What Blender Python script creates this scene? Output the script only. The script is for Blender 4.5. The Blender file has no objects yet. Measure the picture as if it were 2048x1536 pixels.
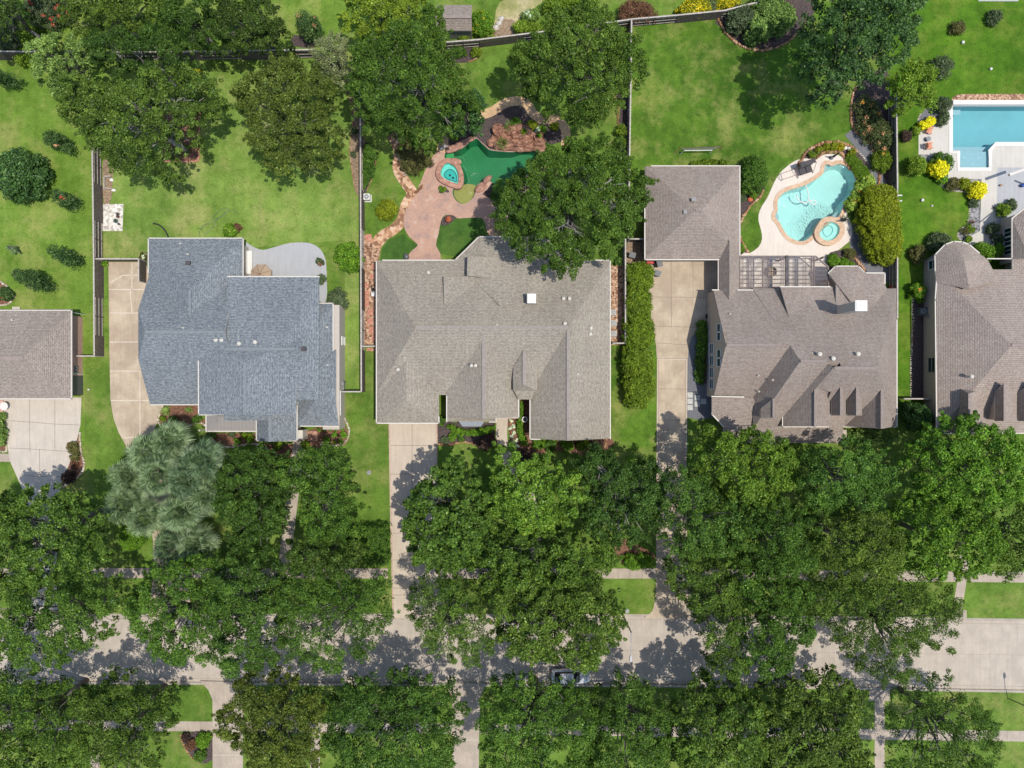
import bpy, bmesh, math, random
import numpy as np
from mathutils import Vector, Matrix
from mathutils.geometry import tessellate_polygon
random.seed(7)
SC = bpy.context.scene
COL = SC.collection
H = 86.0            # flying height of the camera, metres
K = 16.0            # photo pixels per metre on the ground

def P(px, py, z=0.0):
    s = (H - z) / H / K
    return ((px - 1024.0) * s, (768.0 - py) * s)
def P3(px, py, z=0.0):
    x, y = P(px, py, z); return (x, y, z)

# ------------------------------------------------------------------ scene, camera, light
w = bpy.data.worlds.new("World"); SC.world = w; w.use_nodes = True
SUN_EL = math.radians(72.0)
SUN_XY = Vector((0.92, -0.39)).normalized()
nt = w.node_tree; nt.nodes.clear()
sky = nt.nodes.new('ShaderNodeTexSky'); sky.sky_type = 'NISHITA'; sky.sun_disc = False
sky.sun_elevation = SUN_EL; sky.sun_rotation = math.atan2(SUN_XY.x, SUN_XY.y)
bg = nt.nodes.new('ShaderNodeBackground'); bg.inputs[1].default_value = 0.15
out = nt.nodes.new('ShaderNodeOutputWorld')
nt.links.new(sky.outputs[0], bg.inputs[0]); nt.links.new(bg.outputs[0], out.inputs[0])
sd = bpy.data.lights.new('sun', 'SUN'); sd.energy = 3.3; sd.angle = math.radians(0.5); sd.color = (1.0, 0.955, 0.89)
so = bpy.data.objects.new('sun', sd); COL.objects.link(so)
dvec = Vector((SUN_XY.x * math.cos(SUN_EL), SUN_XY.y * math.cos(SUN_EL), math.sin(SUN_EL)))
so.rotation_euler = dvec.to_track_quat('Z', 'Y').to_euler(); so.location = dvec * 150
cd = bpy.data.cameras.new('camera'); co = bpy.data.objects.new('camera', cd); COL.objects.link(co)
cd.sensor_width = 36.0; cd.lens = 36.0 * H / (2048 / K); cd.clip_end = 2000; co.location = (0, 0, H)
SC.camera = co
SC.view_settings.view_transform = 'Standard'; SC.view_settings.look = 'None'
SC.view_settings.exposure = 0.36; SC.view_settings.gamma = 1.0
SC.cycles.max_bounces = 6; SC.cycles.diffuse_bounces = 3; SC.cycles.transparent_max_bounces = 8
SC.cycles.sample_clamp_indirect = 4.0

# ------------------------------------------------------------------ colours and materials
def lin(c):
    c = c / 255.0
    return c / 12.92 if c <= 0.04045 else ((c + 0.055) / 1.055) ** 2.4
KR, KG, KB = 1.52, 1.56, 1.68
def C(r, g, b):
    """albedo whose sunlit horizontal surface shows as this sRGB value"""
    return (min(lin(r) / KR, .9), min(lin(g) / KG, .9), min(lin(b) / KB, .9), 1.0)

class NT:
    def __init__(s, name):
        s.m = bpy.data.materials.new(name); s.m.use_nodes = True
        s.t = s.m.node_tree; s.t.nodes.clear()
        s.o = s.t.nodes.new('ShaderNodeOutputMaterial')
    def n(s, typ, **kw):
        nd = s.t.nodes.new(typ)
        for k, v in kw.items():
            if k.startswith('i_'):
                key = k[2:]
                nd.inputs[int(key) if key.isdigit() else key.replace('_', ' ')].default_value = v
            else: setattr(nd, k, v)
        return nd
    def l(s, a, b): s.t.links.new(a, b)
    def coord(s, kind='Object'):
        return s.n('ShaderNodeTexCoord').outputs[kind]
    def noise(s, vec, scale, detail=3.0, rough=.55):
        nd = s.n('ShaderNodeTexNoise'); nd.inputs['Scale'].default_value = scale
        nd.inputs['Detail'].default_value = detail; nd.inputs['Roughness'].default_value = rough
        s.l(vec, nd.inputs['Vector']); return nd.outputs['Fac']
    def ramp(s, fac, stops):
        nd = s.n('ShaderNodeValToRGB'); cr = nd.color_ramp
        while len(cr.elements) < len(stops): cr.elements.new(.5)
        for e, (p, c) in zip(cr.elements, stops): e.position = p; e.color = c
        s.l(fac, nd.inputs[0]); return nd.outputs[0]
    def mix(s, fac, a, b, mode='MIX'):
        nd = s.n('ShaderNodeMix', data_type='RGBA', blend_type=mode)
        for sock, v in ((nd.inputs[0], fac), (nd.inputs[6], a), (nd.inputs[7], b)):
            if hasattr(v, 'is_linked'): s.l(v, sock)
            else: sock.default_value = v
        return nd.outputs[2]
    def math(s, op, a, b=0.0):
        nd = s.n('ShaderNodeMath', operation=op)
        for sock, v in ((nd.inputs[0], a), (nd.inputs[1], b)):
            if hasattr(v, 'is_linked'): s.l(v, sock)
            else: sock.default_value = v
        return nd.outputs[0]
    def bsdf(s, color, rough=.85, spec=.3, bump=None, dist=.02, metal=0.0):
        b = s.n('ShaderNodeBsdfPrincipled')
        if hasattr(color, 'is_linked'): s.l(color, b.inputs['Base Color'])
        else: b.inputs['Base Color'].default_value = color
        b.inputs['Roughness'].default_value = rough; b.inputs['Specular IOR Level'].default_value = spec
        b.inputs['Metallic'].default_value = metal
        if bump is not None:
            bn = s.n('ShaderNodeBump'); bn.inputs['Distance'].default_value = dist; bn.inputs['Strength'].default_value = .8
            s.l(bump, bn.inputs['Height']); s.l(bn.outputs[0], b.inputs['Normal'])
        s.l(b.outputs[0], s.o.inputs[0]); return s.m

def mul(c, k): return (c[0] * k, c[1] * k, c[2] * k, 1)
def grass_mat(name, a, b, dry, dryamt=.35):
    """a light tone, b dark tone, dry patches"""
    s = NT(name); v = s.coord()
    big = s.noise(v, .085, 5, .68); mid = s.noise(v, .5, 5, .72); fine = s.noise(v, 5.5, 4, .75); blade = s.noise(v, 26, 2, .6)
    f = s.math('ADD', s.math('MULTIPLY', big, .5), s.math('MULTIPLY', mid, .5))
    c = s.ramp(f, [(.38, mul(b, .9)), (.5, tuple((x + y) / 2 for x, y in zip(a, b))), (.61, mul(a, 1.08))])
    patch = s.ramp(s.noise(v, .21, 5, .7), [(.48, (0, 0, 0, 1)), (.66, (dryamt,) * 3 + (1,))])
    c = s.mix(patch, c, dry)
    g = s.ramp(fine, [(.28, (.62, .66, .6, 1)), (.5, (1, 1, 1, 1)), (.72, (1.42, 1.32, 1.4, 1))])
    c = s.mix(.8, c, g, 'MULTIPLY')
    g2 = s.ramp(blade, [(.3, (.7, .72, .7, 1)), (.7, (1.3, 1.26, 1.3, 1))])
    c = s.mix(.75, c, g2, 'MULTIPLY')
    sp = s.ramp(s.noise(v, 1.15, 3, .6), [(.56, (0, 0, 0, 1)), (.68, (.5, .5, .5, 1))])
    c = s.mix(sp, c, mul(b, .8))
    # worn mowing tracks, barely there
    wv = s.n('ShaderNodeTexWave', bands_direction='X'); wv.inputs['Scale'].default_value = .28; wv.inputs['Distortion'].default_value = 3
    wv.inputs['Detail'].default_value = 2; s.l(v, wv.inputs['Vector'])
    c = s.mix(.25, c, s.ramp(wv.outputs['Fac'], [(0, (.86, .88, .86, 1)), (1, (1.1, 1.08, 1.05, 1))]), 'MULTIPLY')
    return s.bsdf(c, .9, .15, fine, .05)
def speck_mat(name, base, dark, light, sc=6.0, rough=.9, amt=.8, big=.35, bump=.03, vor=False):
    s = NT(name); v = s.coord()
    f = s.noise(v, sc, 4, .7); bigf = s.noise(v, big, 4, .6)
    if vor:
        vo = s.n('ShaderNodeTexVoronoi'); vo.inputs['Scale'].default_value = sc; s.l(v, vo.inputs['Vector'])
        sp = s.n('ShaderNodeSeparateColor'); s.l(vo.outputs['Color'], sp.inputs[0]); f = sp.outputs[0]
        c = s.ramp(f, [(.05, dark), (.5, base), (.95, light)])
    else:
        c = s.ramp(f, [(.3, dark), (.5, base), (.7, light)])
    c = s.mix(.6 * amt, c, s.ramp(bigf, [(.35, (.72, .72, .73, 1)), (.65, (1.2, 1.2, 1.18, 1))]), 'MULTIPLY')
    return s.bsdf(c, rough, .25, f, bump)
def concrete_mat(name, base, stain=.35, dark=None, sc=.5):
    s = NT(name); v = s.coord()
    dark = dark or mul(base, .55)
    st = s.ramp(s.noise(v, sc, 6, .7), [(.42, (stain,) * 3 + (1,)), (.62, (0, 0, 0, 1))])
    c = s.mix(st, base, dark)
    mp = s.n('ShaderNodeMapping'); mp.inputs['Scale'].default_value = (3.2, .35, 1); s.l(v, mp.inputs[0])
    c = s.mix(.35, c, s.ramp(s.noise(mp.outputs[0], 1.0, 4, .65), [(.35, (.8, .8, .81, 1)), (.65, (1.12, 1.12, 1.1, 1))]), 'MULTIPLY')
    c = s.mix(.5, c, s.ramp(s.noise(v, 14, 3, .7), [(.3, (.8, .8, .8, 1)), (.7, (1.18, 1.18, 1.18, 1))]), 'MULTIPLY')
    return s.bsdf(c, .88, .25)
def plain(name, c, rough=.6, spec=.35, metal=0.0, var=.15, sc=3.0):
    s = NT(name); v = s.coord()
    col = s.mix(1.0, c, s.ramp(s.noise(v, sc, 4, .65), [(.3, (1 - var,) * 3 + (1,)), (.7, (1 + var,) * 3 + (1,))]), 'MULTIPLY')
    return s.bsdf(col, rough, spec, metal=metal)
def shingle_mat(name, c1, c2, c3, line, row=.19, wid=.42, weather=.3):
    s = NT(name)
    uv = s.n('ShaderNodeUVMap'); uv.uv_map = 'UVMap'; v = uv.outputs[0]
    br = s.n('ShaderNodeTexBrick'); s.l(v, br.inputs['Vector'])
    br.inputs['Color1'].default_value = c1; br.inputs['Color2'].default_value = c2; br.inputs['Mortar'].default_value = line
    br.inputs['Scale'].default_value = 1; br.inputs['Mortar Size'].default_value = .016; br.inputs['Mortar Smooth'].default_value = .3
    br.inputs['Brick Width'].default_value = wid; br.inputs['Row Height'].default_value = row; br.offset = .37; br.squash = 1
    o = s.coord()
    mp = s.n('ShaderNodeMapping'); mp.inputs['Scale'].default_value = (3.0, 5.2, 1); s.l(v, mp.inputs[0])
    blot = s.noise(mp.outputs[0], 1.0, 3, .85)
    c = s.mix(s.ramp(blot, [(.46, (0, 0, 0, 1)), (.56, (.8, .8, .8, 1))]), br.outputs['Color'], c3)
    blot2 = s.noise(mp.outputs[0], .93, 3, .85); mp2 = s.n('ShaderNodeMapping'); mp2.inputs['Location'].default_value = (37, 11, 3); mp2.inputs['Scale'].default_value = (2.4, 4.6, 1); s.l(v, mp2.inputs[0])
    c = s.mix(s.ramp(s.noise(mp2.outputs[0], 1.0, 3, .85), [(.5, (0, 0, 0, 1)), (.6, (.75, .75, .75, 1))]), c, c2)
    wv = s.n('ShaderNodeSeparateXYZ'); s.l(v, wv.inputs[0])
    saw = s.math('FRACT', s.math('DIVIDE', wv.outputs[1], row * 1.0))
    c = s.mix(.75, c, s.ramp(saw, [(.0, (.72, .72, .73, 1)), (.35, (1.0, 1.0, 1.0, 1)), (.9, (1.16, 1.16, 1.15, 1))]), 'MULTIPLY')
    c = s.mix(weather, c, s.ramp(s.noise(o, .16, 4, .6), [(.35, (.74, .73, .72, 1)), (.66, (1.22, 1.21, 1.2, 1))]), 'MULTIPLY')
    c = s.mix(.6, c, s.ramp(s.noise(o, 9, 3, .8), [(.3, (.78, .78, .78, 1)), (.7, (1.25, 1.25, 1.25, 1))]), 'MULTIPLY')
    mpx = s.n('ShaderNodeMapping'); mpx.inputs['Scale'].default_value = (2.2, .22, 1); s.l(v, mpx.inputs[0])
    c = s.mix(.3, c, s.ramp(s.noise(mpx.outputs[0], 1, 3, .6), [(.35, (.8, .79, .78, 1)), (.65, (1.12, 1.12, 1.12, 1))]), 'MULTIPLY')
    return s.bsdf(c, .92, .2, br.outputs['Fac'], -.02)
def brick_mat(name, c1, c2, mortar):
    s = NT(name); uv = s.n('ShaderNodeUVMap'); uv.uv_map = 'UVMap'
    br = s.n('ShaderNodeTexBrick'); s.l(uv.outputs[0], br.inputs['Vector'])
    br.inputs['Color1'].default_value = c1; br.inputs['Color2'].default_value = c2; br.inputs['Mortar'].default_value = mortar
    br.inputs['Scale'].default_value = 1; br.inputs['Mortar Size'].default_value = .012
    br.inputs['Brick Width'].default_value = .25; br.inputs['Row Height'].default_value = .09
    return s.bsdf(br.outputs['Color'], .9, .2)
def leaf_mat(name, trans=.22, spec=.12, rough=.55):
    s = NT(name)
    a = s.n('ShaderNodeAttribute'); a.attribute_name = 'tint'
    b = s.n('ShaderNodeBsdfPrincipled'); s.l(a.outputs['Color'], b.inputs['Base Color'])
    b.inputs['Roughness'].default_value = rough; b.inputs['Specular IOR Level'].default_value = spec
    t = s.n('ShaderNodeBsdfTranslucent')
    s.l(s.mix(1.0, a.outputs['Color'], (1.35, 1.45, .55, 1), 'MULTIPLY'), t.inputs[0])
    mx = s.n('ShaderNodeMixShader'); mx.inputs[0].default_value = trans
    s.l(b.outputs[0], mx.inputs[1]); s.l(t.outputs[0], mx.inputs[2]); s.l(mx.outputs[0], s.o.inputs[0])
    return s.m
def water_mat(name, tint, sparkle=.5, scale=2.5, rough=.045):
    s = NT(name); v = s.coord()
    tr = s.n('ShaderNodeBsdfTransparent'); tr.inputs[0].default_value = tint
    gl = s.n('ShaderNodeBsdfGlossy'); gl.inputs['Roughness'].default_value = rough
    n1 = s.noise(v, scale, 3, .6); bn = s.n('ShaderNodeBump')
    bn.inputs['Distance'].default_value = .2; bn.inputs['Strength'].default_value = sparkle
    ar = s.ramp(s.noise(v, .16, 2, .5), [(.42, (.12, .12, .12, 1)), (.6, (1, 1, 1, 1))])
    s.l(s.math('MULTIPLY', n1, ar), bn.inputs['Height']); s.l(bn.outputs[0], gl.inputs['Normal'])
    fr = s.n('ShaderNodeFresnel'); fr.inputs[0].default_value = 1.33; s.l(bn.outputs[0], fr.inputs['Normal'])
    mx = s.n('ShaderNodeMixShader'); s.l(fr.outputs[0], mx.inputs[0]); s.l(tr.outputs[0], mx.inputs[1]); s.l(gl.outputs[0], mx.inputs[2])
    s.l(mx.outputs[0], s.o.inputs[0]); return s.m

# ------------------------------------------------------------------ mesh building
def tag(o, label=None, cat=None, group=None, kind=None):
    if label: o['label'] = label
    if cat: o['category'] = cat
    if group: o['group'] = group
    if kind: o['kind'] = kind
    return o
def empty(name, loc, label, cat, group=None):
    o = bpy.data.objects.new(name, None); COL.objects.link(o); o.location = loc; o.empty_display_size = .3
    return tag(o, label, cat, group)

class MB:
    def __init__(s): s.v = []; s.f = []; s.mi = []; s.cur = 0
    def add(s, vs, fs):
        b = len(s.v); s.v += [tuple(v) for v in vs]
        for f in fs: s.f.append(tuple(b + i for i in f)); s.mi.append(s.cur)
        return s
    def box(s, c, d, rz=0.0, M=None):
        hx, hy, hz = d[0] / 2, d[1] / 2, d[2] / 2
        vs = [Vector((x, y, z)) for z in (-hz, hz) for y in (-hy, hy) for x in (-hx, hx)]
        R = M if M is not None else Matrix.Rotation(rz, 3, 'Z')
        vs = [R @ v + Vector(c) for v in vs]
        return s.add(vs, [(0, 2, 3, 1), (4, 5, 7, 6), (0, 1, 5, 4), (2, 6, 7, 3), (0, 4, 6, 2), (1, 3, 7, 5)])
    def bar(s, a, b, wd, ht):
        """a straight bar from a to b"""
        a, b = Vector(a), Vector(b); d = b - a; L = d.length
        if L < 1e-6: return s
        x = d / L; up = Vector((0, 0, 1)) if abs(x.z) < .95 else Vector((0, 1, 0))
        y = up.cross(x).normalized(); z = x.cross(y)
        M = Matrix((x, y, z)).transposed()
        return s.box((a + b) / 2, (L, wd, ht), M=M)
    def cyl(s, c, r, h, n=12, r2=None, cap=True):
        r2 = r if r2 is None else r2
        vs = [(c[0] + r * math.cos(t), c[1] + r * math.sin(t), c[2]) for t in [2 * math.pi * i / n for i in range(n)]]
        vs += [(c[0] + r2 * math.cos(t), c[1] + r2 * math.sin(t), c[2] + h) for t in [2 * math.pi * i / n for i in range(n)]]
        fs = [(i, (i + 1) % n, n + (i + 1) % n, n + i) for i in range(n)]
        if cap: fs += [tuple(range(n - 1, -1, -1)), tuple(range(n, 2 * n))]
        return s.add(vs, fs)
    def lathe(s, c, prof, n=14):
        vs = []; fs = []
        for r, z in prof:
            vs += [(c[0] + r * math.cos(2 * math.pi * i / n), c[1] + r * math.sin(2 * math.pi * i / n), c[2] + z) for i in range(n)]
        for k in range(len(prof) - 1):
            fs += [(k * n + i, k * n + (i + 1) % n, (k + 1) * n + (i + 1) % n, (k + 1) * n + i) for i in range(n)]
        fs += [tuple(range(n - 1, -1, -1)), tuple((len(prof) - 1) * n + i for i in range(n))]
        return s.add(vs, fs)
    def tube(s, pts, r, n=6, r2=None):
        pts = [Vector(p) for p in pts]; m = len(pts); r2 = r if r2 is None else r2
        vs = []; fs = []
        for k, p in enumerate(pts):
            d = (pts[min(k + 1, m - 1)] - pts[max(k - 1, 0)]); d = d.normalized() if d.length > 1e-6 else Vector((0, 0, 1))
            up = Vector((0, 0, 1)) if abs(d.z) < .9 else Vector((1, 0, 0))
            a = d.cross(up).normalized(); b = a.cross(d); rr = r + (r2 - r) * k / max(m - 1, 1)
            vs += [p + rr * (math.cos(2 * math.pi * i / n) * a + math.sin(2 * math.pi * i / n) * b) for i in range(n)]
        for k in range(m - 1):
            fs += [(k * n + i, k * n + (i + 1) % n, (k + 1) * n + (i + 1) % n, (k + 1) * n + i) for i in range(n)]
        fs += [tuple(range(n - 1, -1, -1)), tuple((m - 1) * n + i for i in range(n))]
        return s.add(vs, fs)
    def prism(s, poly, z0, z1):
        """poly: list of world xy, counter-clockwise or not"""
        n = len(poly); tri = tessellate_polygon([[Vector((x, y, 0)) for x, y in poly]])
        vs = [(x, y, z0) for x, y in poly] + [(x, y, z1) for x, y in poly]
        fs = [(i, (i + 1) % n, n + (i + 1) % n, n + i) for i in range(n)]
        fs += [tuple(n + i for i in t) for t in tri] + [tuple(reversed(t)) for t in tri]
        return s.add(vs, fs)
    def rock(s, c, r, seed=0, sub=2, amp=.25):
        bm = bmesh.new(); bmesh.ops.create_icosphere(bm, subdivisions=sub, radius=1.0)
        rnd = random.Random(seed); ds = [Vector((rnd.gauss(0, 1), rnd.gauss(0, 1), rnd.gauss(0, 1))).normalized() for _ in range(9)]
        am = [rnd.uniform(-amp, amp) for _ in range(9)]
        vs = []
        for v in bm.verts:
            k = 1 + sum(a * max(0, v.co.dot(d)) ** 3 for a, d in zip(am, ds)) + rnd.uniform(-.04, .04)
            vs.append((c[0] + v.co.x * r[0] * k, c[1] + v.co.y * r[1] * k, c[2] + v.co.z * r[2] * k))
        s.add(vs, [tuple(v.index for v in f.verts) for f in bm.faces]); bm.free(); return s
    def build(s, name, mats, parent=None, smooth=False, uv=False, at=None, kind=None):
        me = bpy.data.meshes.new(name)
        off = Vector(parent_world(parent)) if parent is not None else Vector(at or (0, 0, 0))
        me.from_pydata([(v[0] - off.x, v[1] - off.y, v[2] - off.z) for v in s.v], [], s.f)
        mats = mats if isinstance(mats, (list, tuple)) else [mats]
        for m in mats: me.materials.append(m)
        if len(mats) > 1: me.polygons.foreach_set('material_index', s.mi)
        bm = bmesh.new(); bm.from_mesh(me); bmesh.ops.recalc_face_normals(bm, faces=bm.faces); bm.to_mesh(me); bm.free()
        if smooth: me.polygons.foreach_set('use_smooth', [True] * len(me.polygons))
        if uv: slope_uv(me)
        me.update()
        o = bpy.data.objects.new(name, me); COL.objects.link(o)
        if parent is not None: o.parent = parent
        else: o.location = off
        if kind: o['kind'] = kind
        return o
def parent_world(o):
    x = Vector((0, 0, 0))
    while o is not None: x += o.location; o = o.parent
    return x
def slope_uv(me):
    ul = me.uv_layers.new(name='UVMap')
    for p in me.polygons:
        n = p.normal
        u = Vector((0, 0, 1)).cross(n)
        u = u.normalized() if u.length > 1e-3 else Vector((1, 0, 0))
        v = n.cross(u)
        for li in p.loop_indices:
            co_ = me.vertices[me.loops[li].vertex_index].co
            ul.data[li].uv = (co_.dot(u), co_.dot(v))

def smooth(pts, n=5, closed=True):
    m = len(pts); outp = []
    for i in range(m if closed else m - 1):
        if closed: p0, p1, p2, p3 = (pts[(i + k - 1) % m] for k in range(4))
        else: p0, p1, p2, p3 = (pts[min(max(i + k - 1, 0), m - 1)] for k in range(4))
        for j in range(n):
            t = j / n
            outp.append(tuple(.5 * (2 * b + (c - a) * t + (2 * a - 5 * b + 4 * c - d) * t * t + (3 * b - a - 3 * c + d) * t ** 3)
                              for a, b, c, d in zip(p0, p1, p2, p3)))
    if not closed: outp.append(tuple(pts[-1]))
    return outp
def W(pts, z=0.0): return [P(x, y, z) for x, y in pts]
def flat_mesh(name, loops, z, mat, kind='structure', parent=None, thick=0.0):
    """one planar sheet; loops[0] outer, the others holes (world xy)"""
    vs = [Vector((x, y, z)) for lp in loops for x, y in lp]
    tri = tessellate_polygon([[Vector((x, y, 0)) for x, y in lp] for lp in loops])
    me = bpy.data.meshes.new(name); fs = []
    for t in tri:
        a, b, c = (vs[i] for i in t)
        fs.append(tuple(t) if (b - a).cross(c - a).z > 0 else tuple(reversed(t)))
    if thick:
        base = len(vs); vs = vs + [v - Vector((0, 0, thick)) for v in vs]; k = 0
        for lp in loops:
            n = len(lp)
            for i in range(n): fs.append((k + i, k + (i + 1) % n, base + k + (i + 1) % n, base + k + i))
            k += n
    me.from_pydata(vs, [], fs); me.materials.append(mat)
    o = bpy.data.objects.new(name, me); COL.objects.link(o)
    if kind: o['kind'] = kind
    if parent is not None: o.parent = parent
    return o
def sheet(name, pts, z, mat, sm=0, holes=(), thick=0.0, label=None):
    o = flat_mesh(name, [W(smooth(pts, sm) if sm else pts)] + list(holes), z, mat, thick=thick)
    if label: o['label'] = label
    return o
def ribbon_pts(pts, wd):
    """left and right borders of a strip of that width (world xy in, world xy out)"""
    L = []; R = []
    for i, p in enumerate(pts):
        a = Vector(pts[max(i - 1, 0)]); b = Vector(pts[min(i + 1, len(pts) - 1)]); d = (b - a).normalized()
        n = Vector((-d.y, d.x)) * wd / 2
        L.append((p[0] + n.x, p[1] + n.y)); R.append((p[0] - n.x, p[1] - n.y))
    return L, R
def strip(mb, pts, wd, z0, z1):
    """solid strip along a world xy polyline"""
    L, R = ribbon_pts(pts, wd); n = len(pts)
    vs = [(x, y, z1) for x, y in L] + [(x, y, z1) for x, y in R] + [(x, y, z0) for x, y in L] + [(x, y, z0) for x, y in R]
    fs = []
    for i in range(n - 1):
        fs += [(i, n + i, n + i + 1, i + 1), (i, i + 1, 2 * n + i + 1, 2 * n + i), (n + i, 3 * n + i, 3 * n + i + 1, n + i + 1)]
    fs += [(0, 2 * n, 3 * n, n), (n - 1, 2 * n - 1, 4 * n - 1, 3 * n - 1)]
    mb.add(vs, fs)
def copy_tree(o, parent=None, dx=None):
    c = o.copy(); COL.objects.link(c); c.parent = parent
    for ch in list(o.children): copy_tree(ch, c)
    return c

LEAFK = np.array([1.34, 1.42, .90])
# ------------------------------------------------------------------ foliage
def in_poly(x, y, poly):
    n = len(poly); r = np.zeros(len(x), bool); j = n - 1
    for i in range(n):
        xi, yi = poly[i]; xj, yj = poly[j]
        c = ((yi > y) != (yj > y)) & (x < (xj - xi) * (y - yi) / (yj - yi + 1e-12) + xi)
        r ^= c; j = i
    return r
def edge_dist(x, y, poly):
    d = np.full(len(x), 1e9); n = len(poly)
    for i in range(n):
        ax, ay = poly[i]; bx, by = poly[(i + 1) % n]
        vx, vy = bx - ax, by - ay; L = vx * vx + vy * vy + 1e-12
        t = np.clip(((x - ax) * vx + (y - ay) * vy) / L, 0, 1)
        d = np.minimum(d, np.hypot(x - ax - t * vx, y - ay - t * vy))
    return d
def quads_to_obj(name, verts, tint, mat, parent, at):
    n = len(verts) // 4
    me = bpy.data.meshes.new(name)
    me.vertices.add(4 * n); me.vertices.foreach_set('co', (verts - np.array(at)).astype(np.float32).ravel())
    me.loops.add(4 * n); me.loops.foreach_set('vertex_index', np.arange(4 * n, dtype=np.int32))
    me.polygons.add(n); me.polygons.foreach_set('loop_start', np.arange(0, 4 * n, 4, dtype=np.int32))
    me.update(calc_edges=True)
    at_ = me.attributes.new('tint', 'FLOAT_COLOR', 'FACE')
    at_.data.foreach_set('color', np.concatenate([tint, np.ones((n, 1))], 1).astype(np.float32).ravel())
    me.materials.append(mat)
    o = bpy.data.objects.new(name, me); COL.objects.link(o)
    if parent is not None: o.parent = parent
    else: o.location = at
    return o
def leaves(cx, cy, cz, rc, n, L, Wd, rng, flat=.75, upb=.5, pal=None, ctint=None, shell=(.46, 1.14)):
    """n leaves round each clump centre"""
    m = len(cx); tot = m * n
    idx = np.repeat(np.arange(m), n)
    d = rng.normal(size=(tot, 3)); d[:, 2] = d[:, 2] * .85 + .35
    d /= np.linalg.norm(d, axis=1)[:, None]
    rr = rc[idx] * rng.uniform(shell[0], shell[1], tot)
    p = np.stack([cx[idx], cy[idx], cz[idx]], 1) + d * rr[:, None] * np.array([1, 1, flat])
    nn = d * .75 + rng.normal(size=(tot, 3)) * .5; nn[:, 2] += upb
    nn /= np.linalg.norm(nn, axis=1)[:, None]
    t = np.cross(nn, rng.normal(size=(tot, 3))); t /= np.linalg.norm(t, axis=1)[:, None] + 1e-9
    b = np.cross(nn, t)
    sz = rng.uniform(.65, 1.3, tot)[:, None]
    t *= L / 2 * sz; b *= Wd / 2 * sz
    V = np.empty((tot, 4, 3)); V[:, 0] = p - t; V[:, 1] = p + b - t * .15; V[:, 2] = p + t; V[:, 3] = p - b - t * .15
    pal = np.array(pal) * LEAFK; u = rng.random(tot) ** 1.2
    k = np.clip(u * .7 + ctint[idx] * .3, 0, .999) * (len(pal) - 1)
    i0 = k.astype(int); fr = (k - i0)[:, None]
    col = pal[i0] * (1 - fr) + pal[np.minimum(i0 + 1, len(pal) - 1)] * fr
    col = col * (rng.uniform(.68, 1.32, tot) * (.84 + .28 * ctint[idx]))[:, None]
    glint_ = rng.random(tot) < .035  # scattered leaves tinted paler, imitating specular glints in the leaf colour
    col[glint_] = col[glint_] * 1.5 + .05
    return V.reshape(-1, 3), col
def clumps(poly, s, rng, jit=.38):
    xs = [p[0] for p in poly]; ys = [p[1] for p in poly]
    gx = np.arange(min(xs) - s, max(xs) + s, s); gy = np.arange(min(ys) - s, max(ys) + s, s * .87)
    X, Y = np.meshgrid(gx, gy); X = X + (np.arange(len(gy)) % 2)[:, None] * s / 2
    x = X.ravel() + rng.uniform(-jit, jit, X.size) * s; y = Y.ravel() + rng.uniform(-jit, jit, X.size) * s
    k = in_poly(x, y, poly); x, y = x[k], y[k]
    return x, y, edge_dist(x, y, poly)
def low_noise(x, y, rng, sc):
    v = np.zeros(len(x))
    for _ in range(5):
        a = rng.uniform(0, 6.28); f = sc * rng.uniform(.7, 1.5)
        v += np.sin((x * math.cos(a) + y * math.sin(a)) * f + rng.uniform(0, 6.28))
    return v / 5
# ================================================================== materials
M = {}
M['lawn'] = grass_mat('lawn_grass', C(118, 152, 62), C(86, 120, 40), C(166, 168, 100), .55)
M['lawn_left'] = grass_mat('lawn_grass_bright', C(128, 160, 66), C(98, 134, 44), C(174, 176, 106), .6)
M['lawn_pale'] = grass_mat('lawn_grass_pale', C(138, 168, 80), C(106, 140, 56), C(184, 184, 118), .6)
M['lawn_deep'] = grass_mat('lawn_grass_deep', C(102, 140, 46), C(68, 106, 30), C(164, 168, 96), .7)
M['lawn_far'] = grass_mat('lawn_grass_far', C(98, 142, 36), C(70, 112, 22), C(150, 162, 72), .45)
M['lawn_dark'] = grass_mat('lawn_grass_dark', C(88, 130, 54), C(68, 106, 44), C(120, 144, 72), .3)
M['road'] = concrete_mat('road_concrete', C(212, 200, 188), .3)
M['kerb'] = concrete_mat('kerb_concrete', C(200, 190, 178), .4)
M['pave'] = concrete_mat('pavement_concrete', C(206, 192, 178), .4)
M['drive_white'] = concrete_mat('driveway_pale', C(224, 214, 203), .2)
M['drive_tan'] = concrete_mat('driveway_tan', C(220, 203, 181), .6, C(172, 152, 134), .28)
M['drive_cream'] = concrete_mat('driveway_cream', C(222, 207, 190), .18)
M['joint_soft'] = plain('joint_soft', C(184, 172, 160), .9, .1)
M['joint'] = plain('joint_dark', C(150, 136, 126), .9, .1)
M['joint_white'] = plain('joint_pale', C(236, 226, 212), .9, .1)
M['mulch'] = speck_mat('mulch_brown', C(136, 98, 80), C(80, 54, 44), C(180, 140, 118), 5.0)
M['mulch_dark'] = speck_mat('mulch_dark', C(92, 80, 80), C(62, 53, 54), C(120, 106, 104), 5.0)
M['soil'] = speck_mat('bare_soil', C(160, 138, 116), C(118, 98, 82), C(190, 170, 148), 4.0)
M['granite'] = speck_mat('crushed_granite', C(222, 186, 146), C(190, 152, 116), C(238, 208, 172), 6.0)
M['creek'] = speck_mat('creek_stone', C(206, 158, 124), C(150, 112, 88), C(236, 204, 176), 2.6, vor=True)
M['gravel_peach'] = speck_mat('gravel_peach', C(196, 154, 126), C(126, 92, 76), C(230, 198, 172), 4.5, vor=True)
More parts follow.
